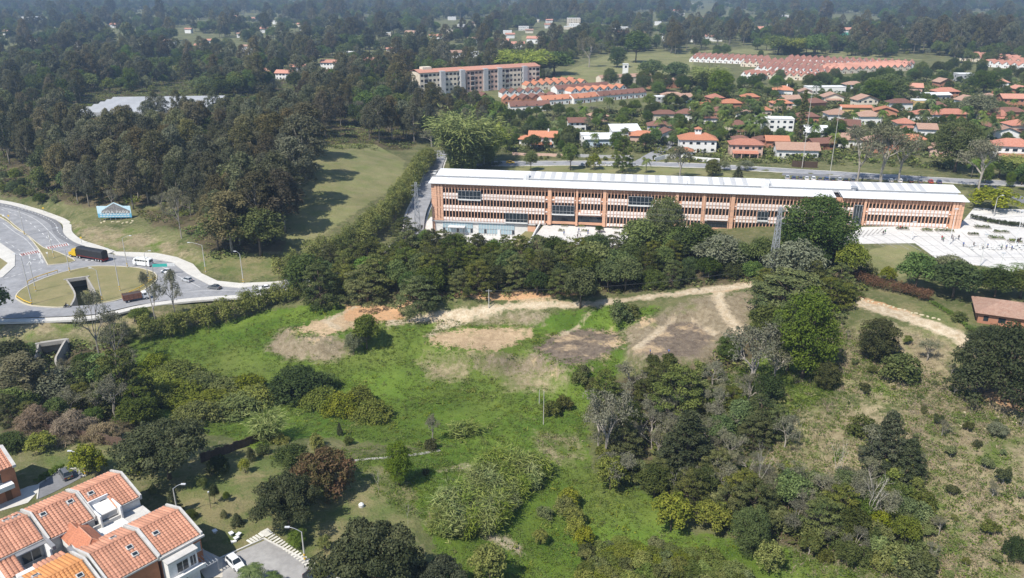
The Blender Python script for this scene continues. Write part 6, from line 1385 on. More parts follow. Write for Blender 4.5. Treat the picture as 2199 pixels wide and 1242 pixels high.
# ---------------------------------------------------------------- posts, lamps, wires, signs
polem = mat('concrete pole', (.52,.50,.46), (.42,.40,.37), .6); yb = yel; lum = mat('luminaire', (.62,.63,.64), rough=.4)
def lamp(base, top, label, arm=None, z=None, group=None, bands=True, name='street_lamp'):
    p = G(*base) if z is None else un(*base, z); h = max(top_height(p, top), 3); t = thing(name, tuple(p), 0, label, 'street lamp', group)
    MB().tube((0,0,-.3),(0,0,h),.17,.09,8).build('pole', polem, t)
    if bands:
        for k in range(2): MB().tube((0,0,.5+k*.75),(0,0,.9+k*.75),.185,.18,8).build('yellow_band', yb, t)
    a = arm or 1.9; pts = [(a*q, .1*q, h + .9*math.sin(q*1.5)) for q in np.linspace(0, 1, 6)]
    MB().path(pts, .05, 6).build('arm', metal, t); MB().box(a-.1 if a > 0 else a-.7, a+.7 if a > 0 else a+.1, 0, .3, h+.8, h+.98).build('luminaire', lum, t)
    return t
LB = [((53,506),450,2,'street lamp on the grass median before the approach lanes'),((116,554),495,3,'street lamp at the tip of the median beside the zebra crossing'),((150,585),536,-1.5,'street lamp across the lane from the lorry cab'),((69,654),552,-1.5,'street lamp inside the island near the short guard rail'),((77,626),564,1.5,'street lamp inside the island near the long guard rail'),((258,625),540,-1.5,'tall street lamp on the island between culvert and stake truck'),((274,575),512,2.5,'street lamp between the lorry and the minibus'),((220,647),582,-1.5,'street lamp beside the culvert wing wall'),((320,605),545,1.5,'street lamp at the island tip behind the minibus'),((442,584),527,-4,'street lamp on the wide pavement with a long arm'),((523,609),546,-1.2,'street lamp on the pavement beside the queue of cars')]
for b_, tp, arm, l in LB: lamp(b_, tp, l, arm, 0.1)
lamp((383,1112),1050,'curved white street lamp behind the row-end house',1.6,None,bands=False); lamp((655,1206),1143,'street lamp beside the stepping-stone path',-2.0,0); lamp((184,1022),978,'street lamp with yellow bands behind the drive',-1.8,0)
lamp((2133,465),425,'street lamp on the plaza lawn edge',1.5,10,bands=False); lamp((1040,360),338,'curved street lamp beside the bamboo',-1.5,None,bands=False)
for px, b_, tp in ((2038,526,450),(2104,572,505),(2180,525,455),(1957,515,478),(2148,577,545)): 
    p = un(px, b_, 10); h = top_height(p, tp); t = thing('flood_mast', tuple(p), 0, 'slim white lighting mast standing on the big plaza', 'mast', 'lighting masts of the big plaza'); MB().tube((0,0,0),(0,0,h),.14,.07,8).build('pole', frame_w, t); MB().box(-.6,.6,-.15,.15,h,h+.35).build('lamp_head', lum, t)
def pole(px, b_, tp, label, name='utility_pole', r=.14, cat='pole', arm=True):
    p = G(px, b_); h = max(top_height(p, tp), 2); t = thing(name, tuple(p), 0, label, cat); MB().tube((0,0,-.3),(0,0,h),r,r*.6,8).build('shaft', polem, t)
    if arm: MB().box(-.9,.9,-.06,.06,h-.5,h-.38).build('crossarm', metal, t)
    return p + np.array((0,0,h-.4))
up = [pole(1050,662,622,'short utility pole beside the dirt track below the forest'), pole(702,600,535,'utility pole beside the bend of the hedge road'), pole(1780,390,230,'tall pale pole behind the long building') , pole(1722,362,205,'pole in front of the plain white block',arm=True), pole(1167,912,840,'leaning thin white post standing in the meadow','fence_post',.09,'post',False), pole(1158,868,838,'shorter thin post in the meadow beside the bushes','fence_post',.09,'post',False), pole(1692,262,235,'slim pale column rising behind the white block','utility_pole',.35,'pole',False)]
def pylon(px, b_, tp, label, zb, bw=1.7):
    p = G(px, b_); h = top_height(p, tp); t = thing('lattice_pylon', tuple(p), .2, label, 'pylon'); lv = 9
    wz = lambda z: bw/2*(1-z/h) + .32*(z/h)
    for sx, sy in ((-1,-1),(1,-1),(1,1),(-1,1)): MB().tube((sx*wz(0),sy*wz(0),0),(sx*wz(h),sy*wz(h),h),.15,.11,4).build('leg', metal, t)
    for i in range(lv):
        z0, z1 = h*i/lv, h*(i+1)/lv; m = MB(); a, c = wz(z0), wz(z1)
        for (x0,y0),(x1,y1) in (((-1,-1),(1,-1)),((1,-1),(1,1)),((1,1),(-1,1)),((-1,1),(-1,-1))):
            m.tube((x0*a,y0*a,z0),(x1*c,y1*c,z1),.075,.075,4); m.tube((x1*a,y1*a,z0),(x0*c,y0*c,z1),.075,.075,4); m.tube((x0*c,y0*c,z1),(x1*c,y1*c,z1),.06,.06,4)
        o = m.build('bracing', metal, t)
    tips = []
    for k, zf in enumerate((.78,.86,.94)):
        z = h*zf; m = MB(); 
        for sg in (-1, 1): m.tube((0,0,z),(sg*1.9,0,z+.1),.06,.04,4); m.tube((0,0,z+.7),(sg*1.9,0,z+.1),.04,.04,4)
        m.build('crossarm', metal, t); tips += [(p[0]+sg*1.9*math.cos(.2), p[1]+sg*1.9*math.sin(.2), p[2]+z+.1) for sg in (-1,1)]
    return tips
t1 = pylon(1656,606,445,'tall steel lattice pylon rising from the trees before the brick facade',8,2.2); t2 = pylon(898,512,392,'steel lattice pylon beside the side street and building corner',0,2.4)
wire = mat('power cable', (.09,.09,.095))
def cable(a, c, label, group, sag=2.5, r=.028):
    a, c = np.array(a), np.array(c); P = [a + (c-a)*q - np.array((0,0,sag*4*q*(1-q))) for q in np.linspace(0,1,14)]; o = MB().path(P, r, 4).build('power_cable', wire, fix=False); tag(o, label, 'cable', group)
for a, c in zip(t1, t2): cable(a, c, 'thin power cable sagging between the two lattice pylons', 'power cables between the pylons')
for a in t1[::2]: cable(a, (290, 246, 34), 'thin power cable running from the tall pylon over the plaza', 'power cables over the plaza', 4)
cable(up[0], up[0] + np.array((70, 6, 3)), 'thin cable from the short pole along the dirt track', None, 1.2)
# billboard: sky-blue hoarding with a gabled top, on slim legs
A, C_ = G(213,476), G(284,470); bz = math.atan2((C_-A)[1], (C_-A)[0]); w = float(np.hypot(*(C_-A)[:2])); bb = thing('billboard', tuple(A), bz, 'sky-blue billboard with gabled top and big white lettering before the wood', 'billboard')
hb, ht = 1.6, 6.2
m = MB(); sgn = MB().side([(0,hb),(w,hb),(w,ht),(w*.78,ht),(w*.52,ht+1.5),(w*.3,ht),(0,ht)], 0, .25).build('panel', mat('sky print', (.42,.62,.72), (.58,.72,.78), .5), bb)
prn = mat('dark print', (.05,.05,.055), (.34,.33,.32), 2.2, fine=5); MB().add([(w*.12,-.01,3.2),(w*.97,-.01,3.2),(w*.97,-.01,4.3),(w*.52,-.01,ht+1.2),(w*.12,-.01,4.2)], [(0,1,2,3,4)]).build('picture', prn, sgn)
MB().add([(0,-.012,hb+.02),(w,-.012,hb+.02),(w,-.012,3.2),(0,-.012,3.2)], [(0,1,2,3)]).build('print_band', mat('blue print band', (.10,.34,.50), (.14,.40,.56), 1), sgn)
fc = bpy.data.curves.new('lettering', 'FONT'); fc.body = 'VIDA PARK'; fc.size = 1.75; fc.align_x = 'CENTER'; fo = bpy.data.objects.new('lettering', fc); col.objects.link(fo)
dg = bpy.context.evaluated_depsgraph_get(); lm_ = bpy.data.meshes.new_from_object(fo.evaluated_get(dg)); bpy.data.objects.remove(fo); lm_.materials.clear(); lm_.materials.append(frame_w)
lo = obj('lettering', lm_, sgn, (w*.53, -.03, 3.15)); lo.rotation_euler = (math.radians(90), 0, 0); lo.scale = (w/10.5, 1, 1)
for r_, (z, n) in enumerate(((2.6, 9), (1.85, 10))):
    for i in range(n): boxi('print_block', sgn, frame_w, w*(.06+.9*i/n), w*(.06+.9*(i+.72)/n), -.03, -.014, z, z+.38)
for i in range(7): MB().tube((w*(.03+.94*i/6),.3,-.6),(w*(.03+.94*i/6),.3,ht-.3),.09,.09,6).build('leg', metal, bb)
stone = mat('pale stone', (.50,.43,.28), (.38,.33,.22), 1.0)
def rock_mesh(s):
    bm = bmesh.new(); bmesh.ops.create_icosphere(bm, subdivisions=2, radius=1); rr = random.Random(s)
    for v in bm.verts: v.co *= rr.uniform(.78, 1.12); v.co.z *= .6
    me = bpy.data.meshes.new('rock'); bm.to_mesh(me); bm.free(); me.materials.append(stone); return me
rk = [rock_mesh(s) for s in range(3)]
for i, (px, py) in enumerate([(218,479),(224,476),(242,477),(254,477),(264,480),(273,478),(282,479),(285,475)]): tag(obj('rock', rk[i % 3], None, tuple(G(px,py)), R.random()*6, (.75,.5,.55)), 'pale boulder lying at the foot of the billboard', 'rock', 'boulders below the billboard')
for i in range(22):
    A, C_ = G(1788,634), G(2030,700); q = A + (C_-A)*i/21 + np.array((0,3.2+R.gauss(0,.3),0)); tag(obj('rock', rk[i % 3], None, tuple(onz(q[0],q[1])), R.random()*6, (.65,.4,.4)), 'pale stone edging the lawn above the dirt track', 'rock', 'edging stones above the dirt track')
for i in range(14): p = G(2050+R.uniform(0,140), 860+R.uniform(0,70)); tag(obj('rock', rk[i % 3], None, tuple(p), R.random()*6, (.35,.3,.3)), 'pale stone scattered on the red soil slope', 'rock', 'stones on the red soil slope')
# turquoise direction sign on a cantilever by the roundabout
p = un(334, 590); sg = thing('direction_sign', (p[0],p[1],0), .12, 'turquoise and white overhead direction sign on a side mast', 'road sign'); MB().tube((-.6,0,0),(-.6,0,3.4),.12,.1,8).build('mast', metal, sg); MB().tube((-.6,0,3.3),(6.6,0,3.3),.08,.08,6).build('boom', metal, sg); box('panel', sg, mat('turquoise sign', (.05,.42,.36), (.05,.38,.33), 1), -.4, 4.2, -.25, -.1, 2.7, 3.7); box('panel', sg, frame_w, 4.22, 6.6, -.25, -.1, 2.8, 3.75)
for px, py, l in ((95,459,'small yellow diamond sign beside the cycle path'),(176,524,'small yellow diamond sign behind the lorry cab'),(21,476,'small yellow diamond sign at the start of the median')):
    p = un(px, py, .1); t = thing('road_sign', (p[0],p[1],0), 0, l, 'road sign'); MB().tube((0,0,0),(0,0,2.4),.05,.05,6).build('post', metal, t); MB().add([(0,-.06,2.0),(.5,-.06,2.5),(0,-.06,3.0),(-.5,-.06,2.5),(0,-.02,2.0),(.5,-.02,2.5),(0,-.02,3.0),(-.5,-.02,2.5)], [(0,1,2,3),(7,6,5,4),(0,4,5,1),(1,5,6,2),(2,6,7,3),(3,7,4,0)]).build('plate', yel, t)
p = un(10, 476, .1); t = thing('road_sign', (p[0],p[1],0), 0, 'round white keep-clear sign on the median', 'road sign'); MB().tube((0,0,0),(0,0,2.3),.05,.05,6).build('post', metal, t); MB().tube((0,-.06,2.6),(0,-.02,2.6),.42,.42,14).build('plate', frame_w, t)
p = un(104, 558, .1); t = thing('road_sign', (p[0],p[1],0), 0, 'white give-way sign at the median tip', 'road sign'); MB().tube((0,0,0),(0,0,2.3),.05,.05,6).build('post', metal, t); MB().tube((0,-.06,2.6),(0,-.02,2.6),.5,.5,3).build('plate', frame_w, t)
# estate fence: dark brush panels
brush = mat('brown brush panel', (.075,.05,.038), (.13,.085,.06), 2.5, fine=9, bumpy=.8, vary=.18)
def fence(pts, h, label, n):
    P = [G(*q) for q in pts]; t = thing('brush_fence', (0,0,0), 0, label, 'fence'); L = smoothline(P, 8); D = np.cumsum([0] + [np.linalg.norm(b_-a) for a, b_ in zip(L[:-1], L[1:])])
    at = lambda s: np.array([np.interp(s, D, [q[k] for q in L]) for k in range(3)])
    for i in range(n):
        a, c = at(D[-1]*i/n), at(D[-1]*(i+.97)/n); za, zc = onz(*a[:2])[2], onz(*c[:2])[2]; d = (c-a)[:2]; d /= np.hypot(*d); nn = np.array((-d[1], d[0]))*.06; hh = h*R.uniform(.88,1.08)
        MB().add([(*(a[:2]-nn),za-.5),(*(c[:2]-nn),zc-.5),(*(c[:2]+nn),zc-.5),(*(a[:2]+nn),za-.5),(*(a[:2]-nn),za+hh),(*(c[:2]-nn),zc+hh),(*(c[:2]+nn),zc+hh),(*(a[:2]+nn),za+hh)], [(0,3,2,1),(4,5,6,7),(0,1,5,4),(1,2,6,5),(2,3,7,6),(3,0,4,7)]).build('panel', brush, t)
        MB().tube((a[0],a[1],za-.4),(a[0],a[1],za+h+.15),.06,.06,6).build('post', bark, t)
fence([(95,928),(150,938),(215,952),(290,968)], 2.4, 'dark brown brush fence behind the lawn with tangled dry vines', 16); fence([(432,994),(470,980),(520,962),(572,942)], 2.0, 'dark brown brush fence climbing beside the pampas clump', 15)
# garden furniture and small things
pw_ = mat('white plastic', (.72,.72,.70), rough=.5)
for i, (px, py) in enumerate([(462,1145),(497,1150),(513,1152),(508,1160)]):
    p = un(px, py); t = thing('garden_stool', (p[0],p[1],0), R.random()*3, 'white garden stool standing alone beside a sapling' if i == 0 else 'white garden stool in the ring of three on the lawn', 'stool', None if i == 0 else 'ring of white garden stools')
    MB().tube((0,0,.0),(0,0,.38),.22,.34,12).tube((0,0,.38),(0,0,.5),.36,.36,12).build('drum', pw_, t); MB().box(-.42,.42,-.36,.36,.5,.58).build('seat', pw_, t)
p = un(503,1164); tag(obj('footstool', MB().box(-.4,.4,-.25,.25,0,.2).box(-.5,-.38,-.3,.3,0,.3).mesh('footstool', pw_), None, (p[0],p[1],0), .5), 'low white footstool lying by the ring of stools', 'stool')
p = G(776,1088); t = thing('well_cover', tuple(p), 0, 'round white domed well cover on the dry lawn', 'well cover'); MB().tube((0,0,-.2),(0,0,.5),.55,.5,16).build('ring', coping, t); MB().tube((0,0,.5),(0,0,.75),.5,.25,16).build('lid', pw_, t)
p = G(116,958); t = thing('notice_board', tuple(p), .4, 'small green notice board among the yellow-green shrubs', 'sign'); MB().tube((0,0,0),(0,0,1.6),.05,.05,6).build('post', metal, t); box('board', t, grn, -.5,.5,-.05,.05,1.5,2.3)
p = G(453,1092); t = thing('garden_lamp', tuple(p), 0, 'thin brown garden lamp post on the lawn', 'lamp'); MB().tube((0,0,0),(0,0,3.4),.06,.05,6).build('post', bark, t); MB().tube((0,0,3.4),(0,0,3.65),.12,.16,8).build('lamp_head', lum, t)
p = G(446,675); t = thing('water_tank', tuple(p), 0, 'low white round tank lid on the verge above the hedge', 'tank'); MB().tube((0,0,-.1),(0,0,.5),1.0,1.0,14).build('drum', pw_, t); MB().tube((0,0,.5),(0,0,.7),1.0,.3,14).build('lid', pw_, t)
# ---------------------------------------------------------------- trees, hedges and cover, from near to far
# garden of the estate
PL('dark',365,1028,893,205,'dark spreading tree shading the lawn behind the brush fence'); PL('dark',622,1135,1012,165,'dark dense round tree on the dry lawn above the stepping stones'); PL('dark',800,1285,1105,230,'biggest dark spreading tree beside the end of the stepping stones')
PL('dark',940,1300,1190,150,'dark tree beside the brown bush at the foot of the cane')
PL('red',700,1056,958,140,'dome-shaped mango tree flushed with reddish young leaves'); PL('broad',628,1010,952,80,'round green tree leaning on the reddish mango tree')
PL('bright',857,1042,943,62,'slender upright green tree beside the thin white path',variant=0); PL('yellow',190,1018,952,75,'yellow-green shrub tree around the lamp behind the drive'); PL('yellow',92,968,926,70,'yellow-green shrub next to the green notice board'); PL('yellow',215,1015,975,45,'small yellow-green shrub below the yellow shrub tree')
PL('bushdark',472,1015,975,52,'compact dark green bush before the brush fence'); PL('cone',378,1106,1040,38,'slim dark young tree behind the curved street lamp'); PL('yellow',300,1018,995,40,'low leafy shrub between the roof end and the dark tree')
for i, (px, b_, tp, w, k, l) in enumerate([(527,1016,984,28,'yellow','pale yellow-green sapling shrub on the upper lawn'),(411,1114,1092,30,'bushdark','small bright bush on the shaded lawn beside the house'),(510,1128,1098,32,'cone','small dark pointed shrub on the lawn'),(482,1112,1094,18,'shrub','tiny dark shrub between the garden lamp and pointed shrub'),(437,1052,1024,26,'broad','thin sapling under the spreading tree'),(462,1080,1040,22,'broad','thin pale sapling near the garden lamp'),(487,1078,1056,16,'broad','small spindly sapling on the dry lawn'),(698,1182,1148,36,'yellow','golden croton beside the stepping stones'),(640,1172,1132,46,'bright','small rounded tree behind the street lamp'),(745,1235,1180,70,'yellow','yellow-green bush under the biggest dark tree'),(690,1240,1205,50,'shrub','leafy bush at the end of the stepping stones'),(540,990,960,24,'shrub','small green bush below the pampas clump'),(565,975,950,34,'shrub','leafy bush beside the brush fence end'),(680,960,930,40,'shrub','low bush at the meadow edge'),(600,950,930,50,'shrub','rounded bush next to the pampas clump'),(730,935,905,16,'cone','tiny dark conifer in the weeds'),(750,955,935,26,'shrub','tiny shrub beyond the mango tree'),(985,935,905,40,'cane','tuft of blades beside the meadow edge'),(1010,930,905,40,'cane','leafy blade tuft in the meadow'),(330,1060,1040,22,'shrub','small bush in the shade of the house'),(575,1045,1030,16,'shrub','tiny bush beside the dense round tree'),(915,1020,1005,18,'shrub','tiny bush in the weeds near the slender tree')]): PL(k, px, b_, tp, w, l)
PL('dead',813,1060,1000,28,'bare whitish sapling beside the mango tree'); PL('dead',876,1128,1072,22,'thin bare sapling on the bare earth'); PL('palm',545,1262,1210,70,'young palm at the car court with arching fronds'); PL('palm',590,1268,1225,50,'small palm beside the young palm at the car court')
PL('yellow',1052,1248,1165,95,'brownish-green round bush below the cane'); PL('yellow',1160,1168,1134,40,'small tan bush on the smooth green mound')
PL('bare',930,948,888,46,'half-dry shaggy tree at the meadow edge'); PL('shrub',925,965,940,38,'dark bush under the half-dry shaggy tree')
PL('shrub',1400,780,760,30,'low bush below the dark terrace')
fill([(930,1150),(950,1090),(1010,1060),(1030,1010),(1090,995),(1165,1005),(1165,1040),(1110,1090),(1060,1140),(1000,1165)], ['cane'], 110, 1.5, (3.0,4.6), 'clump of pale green giant cane in the gully thicket', 'giant cane clumps in the gully', gap=False)
for i, (px, b_) in enumerate([(1212,1110),(1232,1130),(1238,1155),(1255,1175),(1222,1090)]): PL('yellow', px, b_, b_-46, 52, 'yellow-green bush in the diagonal row beside the mound', 'diagonal row of bushes beside the mound')
PL('shrub',1170,1110,1085,40,'dark-leaved shrub at the head of the diagonal bush row')
# vine-smothered mounds in the valley
VM = {(345,835):'the dark conifers',(395,855):'the spreading tree',(450,880):'the pampas clump and spreading tree',(505,885):'the pampas clump',(548,868):'the big dark bush',(380,815):'the meadow corner',(430,840):'the mound group centre',(490,850):'the low saddle',(530,845):'the big dark bush foot',(340,800):'the hedge corner wood',(690,872):'the merging dark bush',(735,885):'the middle of the meadow',(775,872):'the small dark bush',(800,900):'the tiny dark conifer',(340,870):'the leafy wood edge',(420,905):'the brush fence'}
for px, b_, w, l in [(345,835,120,0),(395,855,130,0),(450,880,140,0),(505,885,130,0),(548,868,110,0),(380,815,110,0),(430,840,110,0),(490,850,110,0),(530,845,90,0),(340,800,80,0),(690,872,90,0),(735,885,100,0),(775,872,70,0),(800,900,90,0),(340,870,80,0),(420,905,110,0)]: PL('vine', px, b_, b_-46, w, ('wide ' if w > 115 else 'small ' if w < 92 else '') + 'olive-yellow vine-covered mound in the valley near ' + VM[(px, b_)], 'vine-covered mounds in the valley')
PL('bushdark',645,850,782,140,'big dark bush standing alone in the bright meadow'); PL('bushdark',690,838,795,80,'dark bush merging with the big dark meadow bush'); PL('bushdark',776,868,838,40,'small dark bush on the vine mounds')
PL('pampas',578,945,872,90,'fountain-shaped pale pampas clump'); PL('vine',600,920,70,120,'x', None) if False else None
PL('broad',788,750,675,62,'dark bushy tree on the meadow shoulder beside the first terrace'); PL('silver',760,762,712,42,'pale-leaved slim tree in front of the dark bushy tree'); PL('silver',778,745,706,36,'pale-leaved young tree beside the dark bushy tree')
for px, b_, w in ((1245,822,40),(1185,892,46),(1212,880,44),(1255,805,30),(1330,690,60),(1355,680,40),(1268,835,36)): PL('shrub', px, b_, b_-w*.75, w, 'small bush on the grassy bank below the terraces', 'small bushes on the grassy bank')
PL('broad',1246,662,575,78,'light green tree standing alone on the track edge below the forest',variant=1)
# wooded corner below the roundabout
for k, px, b_, tp, w, l in [('bare',215,775,615,85,'tall half-bare tree rising before the road'),('bare',255,795,660,80,'half-bare tree beside the tall half-bare tree'),('bare',335,700,575,64,'leaning bare tree in front of the stake truck'),('bare',378,690,572,62,'bare tree beside the leaning bare tree'),('euc',60,870,750,105,'grey-stemmed slender tree at the wood corner'),('silver',125,868,790,115,'pale-leaved broad tree below the lower culvert'),('broad',230,850,760,110,'dark tangled tree beside the meadow corner'),('cyp',270,880,740,105,'dark layered conifer at the meadow corner'),('cyp',190,860,770,100,'dark layered conifer behind the brush fence'),('bare',170,850,770,90,'bare brown tree among the dark conifers'),('bare',250,900,800,90,'tangled half-bare tree above the brush fence'),('drymound',85,925,868,110,'brown dried vine curtain at the fence end'),('drymound',160,935,880,110,'brown dried vine mound above the brush fence'),('drymound',220,945,905,80,'low dried vine heap on the brush fence'),('broad',30,900,830,90,'dark tree at the picture-side end of the wood'),('bushdark',20,965,925,80,'dark bush beside the neighbour house'),('broad',300,915,850,90,'leafy tree between the wood and the spreading tree'),('shrub',60,960,935,50,'low shrub beside the notice board'),('vine',320,905,875,70,'low green vine mound beside the dark wood'),('broad',20,800,730,90,'dark rounded tree beside the lower culvert'),('bushdark',40,765,735,90,'low dark bush on the bank beside the culvert mouth'),('bushdark',185,785,755,60,'low bush on the other side of the culvert mouth'),('cyp',255,730,690,60,'small dark conifer beside the hedge end'),('broad',300,690,660,50,'small round green tree on the verge near the stake truck'),('broad',-30,720,590,110,'tree reaching in over the ring road')]: PL(k, px, b_, tp, w, l.replace('picture-side','far'))
fill([(0,835),(280,800),(300,900),(0,920)], ['broad','cyp','bushdark','bare'], 26, 4.0, {'broad':(5,7),'cyp':(5.5,8),'bushdark':(3,4.5),'bare':(5,8)}, {'broad':'leafy tree crowded in the wood below the roundabout','cyp':'dark conifer crowded in the wood below the roundabout','bushdark':'dark undergrowth bush in the wood below the roundabout','bare':'brown half-bare tree in the wood below the roundabout'}, 'wood below the roundabout')
# hedges
def hedge(name, pts, wid, h, lm, label, density=60, L=.5, lumpy=.25):
    P = smoothline([G(*q) for q in pts], 8); D = np.cumsum([0] + [np.linalg.norm((b_-a)[:2]) for a, b_ in zip(P[:-1], P[1:])]); tot = D[-1]; n = int(tot / (wid*.36)); bl = []
    for i in range(n):
        for j in (-1, 0, 1):
            s = tot*(i+rng.random())/n; q = np.array([np.interp(s, D, [p[k] for p in P]) for k in range(2)]) + rng.normal(size=2)*wid*.12; q2 = np.array([np.interp(min(s+.5, tot), D, [p[k] for p in P]) for k in range(2)]); d = q2-q; d = d/max(np.hypot(*d), 1e-6); q = q + np.array((-d[1], d[0]))*j*wid*.27
            z = onz(*q)[2]; r = wid*.30*rng.uniform(.75, 1.3); hh = h*rng.uniform(1-lumpy, 1+lumpy)*(1 if j == 0 else .86)
            bl.append((q[0], q[1], z+hh*.55, r, r, hh*.5, rng.random()))
    V, T = blobs_leaves(np.array(bl), int(tot*density), L, .5, up=.4); t = thing(name, (0,0,0), 0, label, 'hedge'); obj('foliage', leafy('foliage', V, T, LM[lm]), t); m = MB()
    for i in range(0, len(bl), 3): m.tube((bl[i][0], bl[i][1], bl[i][2]-bl[i][5]*1.2-.3), (bl[i][0], bl[i][1], bl[i][2]), .09, .04, 5)
    q = m.build('stem_row', bark, t); q['kind'] = 'stuff'
    for b_ in bl[::4]: USED.append((b_[0], b_[1], wid*.4))
hedge('bamboo_hedge', [(300,728),(360,716),(430,700),(500,682),(560,664),(610,648),(655,636)], 6.5, 6.2, 'hedge', 'long yellow-green hedge dividing the ring road from the valley meadow', 420, .55)
hedge('bamboo_hedge', [(600,612),(660,582),(740,545),(800,505),(850,450),(880,410),(905,370),(925,345)], 8, 8.0, 'hedge', 'tall yellow-green hedge along the side street above the field', 420, .6)
hedge('clipped_hedge', [(1832,600),(1880,618),(1940,632),(1998,648)], 3.6, 3.2, 'rust', 'clipped rust-brown hedge on the hilltop lawn', 420, .34, .08)
hedge('clipped_hedge', [(2085,470),(2140,482),(2220,492)], 2.2, 1.8, 'dark', 'clipped dark hedge bordering the big plaza', 200, .4, .06)
hedge('clipped_hedge', [(1010,372),(1040,362),(1075,355)], 3, 2.2, 'broad', 'dark hedge at the corner of the village street and lawn', 200, .4)
hedge('low_hedge', [(2000,652),(2050,682),(2085,712)], 1.6, .9, 'broad', 'low green hedge above the red garden edging', 150, .3)
hedge('garden_hedge', [(80,1036),(110,1018),(135,1004)], 1.4, 1.0, 'bright', 'low green hedge bordering the drive', 300, .25)
# forest belt before the long building
fb = 'dark forest belt before the long building'
fill([(690,628),(780,642),(880,652),(1000,642),(1100,642),(1240,634),(1250,575),(1130,560),(1000,555),(900,545),(800,580),(700,598)], ['cyp','cyp','cyp','broad'], 95, 5.2, {'cyp':(8,12),'broad':(7,9.5)}, {'cyp':'dark layered conifer in the forest belt','broad':'leafy tree in the forest belt'}, fb, gap=False, names={'broad':'forest_tree'})
fill([(1250,640),(1340,626),(1480,614),(1600,606),(1640,570),(1560,545),(1400,540),(1260,555)], ['broad','broad','cyp','bushdark'], 70, 5.2, {'cyp':(8,11),'broad':(7,10),'bushdark':(4,5)}, {'cyp':'dark conifer in the belt below the entrance plaza','broad':'broad dark tree in the belt below the entrance plaza','bushdark':'bushy undergrowth in the belt below the entrance plaza'}, 'forest belt below the entrance plaza', gap=False, names={'broad':'forest_tree'})
fill([(1620,600),(1680,575),(1800,560),(1840,600),(1800,640),(1640,640)], ['broad','cyp'], 18, 5.5, {'cyp':(8,11),'broad':(8,11)}, {'cyp':'dark conifer on the crest beside the tall pylon','broad':'broad tree on the crest beside the tall pylon'}, 'trees on the crest beside the pylon', gap=False)
for k, px, b_, tp, w, l in [('bigbroad',1425,545,418,95,'tall open tree in front of the brick facade centre'),('broad',1370,560,470,90,'dark tree beside the tall open tree at the facade'),('broad',1490,560,480,110,'broad tree below the ribbon windows of the facade'),('bigbroad',1745,575,412,190,'largest tree hiding part of the brick facade'),('broad',1705,572,470,80,'tree beside the largest facade tree and the pylon'),('silver',1545,580,500,120,'pale-crowned tree in the belt below the facade'),('silver',1700,620,510,130,'pale grey-green tree behind the pylon'),('broad',1270,600,520,100,'bright leafy tree at the lower corner of the entrance plaza'),('cyp',870,520,462,60,'dark conifer at the corner of side street and forecourt'),('bare',905,510,480,28,'small bare tree at the forecourt corner'),('broad',1287,500,484,20,'small round tree in the entrance plaza')]: PL(k, px, b_, tp, w, l)
PL('broad',660,640,545,100,'dark tree where the hedge road meets the forest'); PL('cyp',690,660,560,90,'tall dark conifer at the road end of the forest belt'); PL('cyp',790,648,560,100,'dark conifer overhanging the orange bank'); PL('cyp',900,668,585,95,'drooping dark conifer at the edge of the track')
# hill on the right-hand side of the valley
for k, px, b_, tp, w, l in [('cyp',1700,665,572,190,'yellow-green layered conifer crowning the hill'),('cyp',1780,650,590,120,'flat-topped conifer behind the tall bright tree'),('bright',1722,812,612,140,'very tall bright green tree on the hill flank'),('bright',1690,800,640,100,'bright green tree joined to the very tall bright tree'),('bright',1565,768,715,62,'small bright green tree at the edge of the dark terrace'),('broad',1640,730,655,90,'bright rounded tree below the crest'),('bare',1610,850,680,170,'large grey half-bare tree on the valley flank'),('bare',1660,830,700,130,'grey half-bare tree behind the very tall bright tree'),('ball',1772,836,770,62,'small dark round conifer on the grassy hill'),('ball',1880,772,676,98,'big dark round conifer standing alone on the hill'),('dome',2155,862,700,235,'huge dark spreading tree on the red soil'),('dome',2125,765,700,110,'dark spreading tree below the tiled house'),('shrub',1932,815,752,95,'grey-green shrub beside the big round conifer'),('bare',1990,775,722,66,'grey half-bare shrub above the grey-green shrub'),('cyp',1455,905,778,125,'yellowish dark conifer on the gully edge'),('cyp',1420,860,770,100,'dark conifer behind the yellowish conifer'),('bare',1300,1000,822,135,'big grey half-bare tree leaning over the meadow'),('bare',1285,960,850,110,'grey half-bare tree beside the big leaning one'),('cone',1472,1015,862,150,'dark pointed conifer in the middle of the gully wood'),('yellow',1310,1052,975,80,'yellow-green bush at the meadow edge below the bare trees'),('cone',1895,1015,868,120,'dark grey-green conifer on the dry slope'),('bare',1870,1010,900,120,'grey half-bare tree beside the dry slope conifer'),('cone',1945,1030,930,90,'shorter dark conifer on the dry slope'),('dead',1862,1140,1000,110,'tall white dead tree with outstretched branches'),('dead',1790,1060,930,60,'forked white dead tree'),('dead',1625,1080,940,50,'slim white dead trunk in the gully wood'),('dead',1560,1075,1000,40,'pale dead trunk beside the gully bushes'),('dead',1715,950,890,40,'pale dead sapling below the bright hill'),('yellow',1440,1140,1052,100,'rounded yellow-green bush at the foot of the gully wood'),('yellow',1530,1140,1070,95,'yellow-green bush beside the rounded one'),('bright',1610,1190,1080,90,'feathery drooping tree with bare side branches'),('shrub',1850,935,890,70,'shrub on the bright weedy hill'),('shrub',1920,1225,1160,80,'bushy shrub at the foot of the dry slope'),('shrub',1960,1250,1190,90,'bushy shrub below the dry slope'),('yellow',1650,1230,1160,70,'pale yellow-green bush near the lower thicket'),('silver',2140,935,905,50,'pale lilac-grey shrub on the red soil slope'),('bushdark',2180,1200,1150,60,'small dark bush on the dry slope')]: PL(k, px, b_, tp, w, l)
gw = 'scrub wood in the gully'
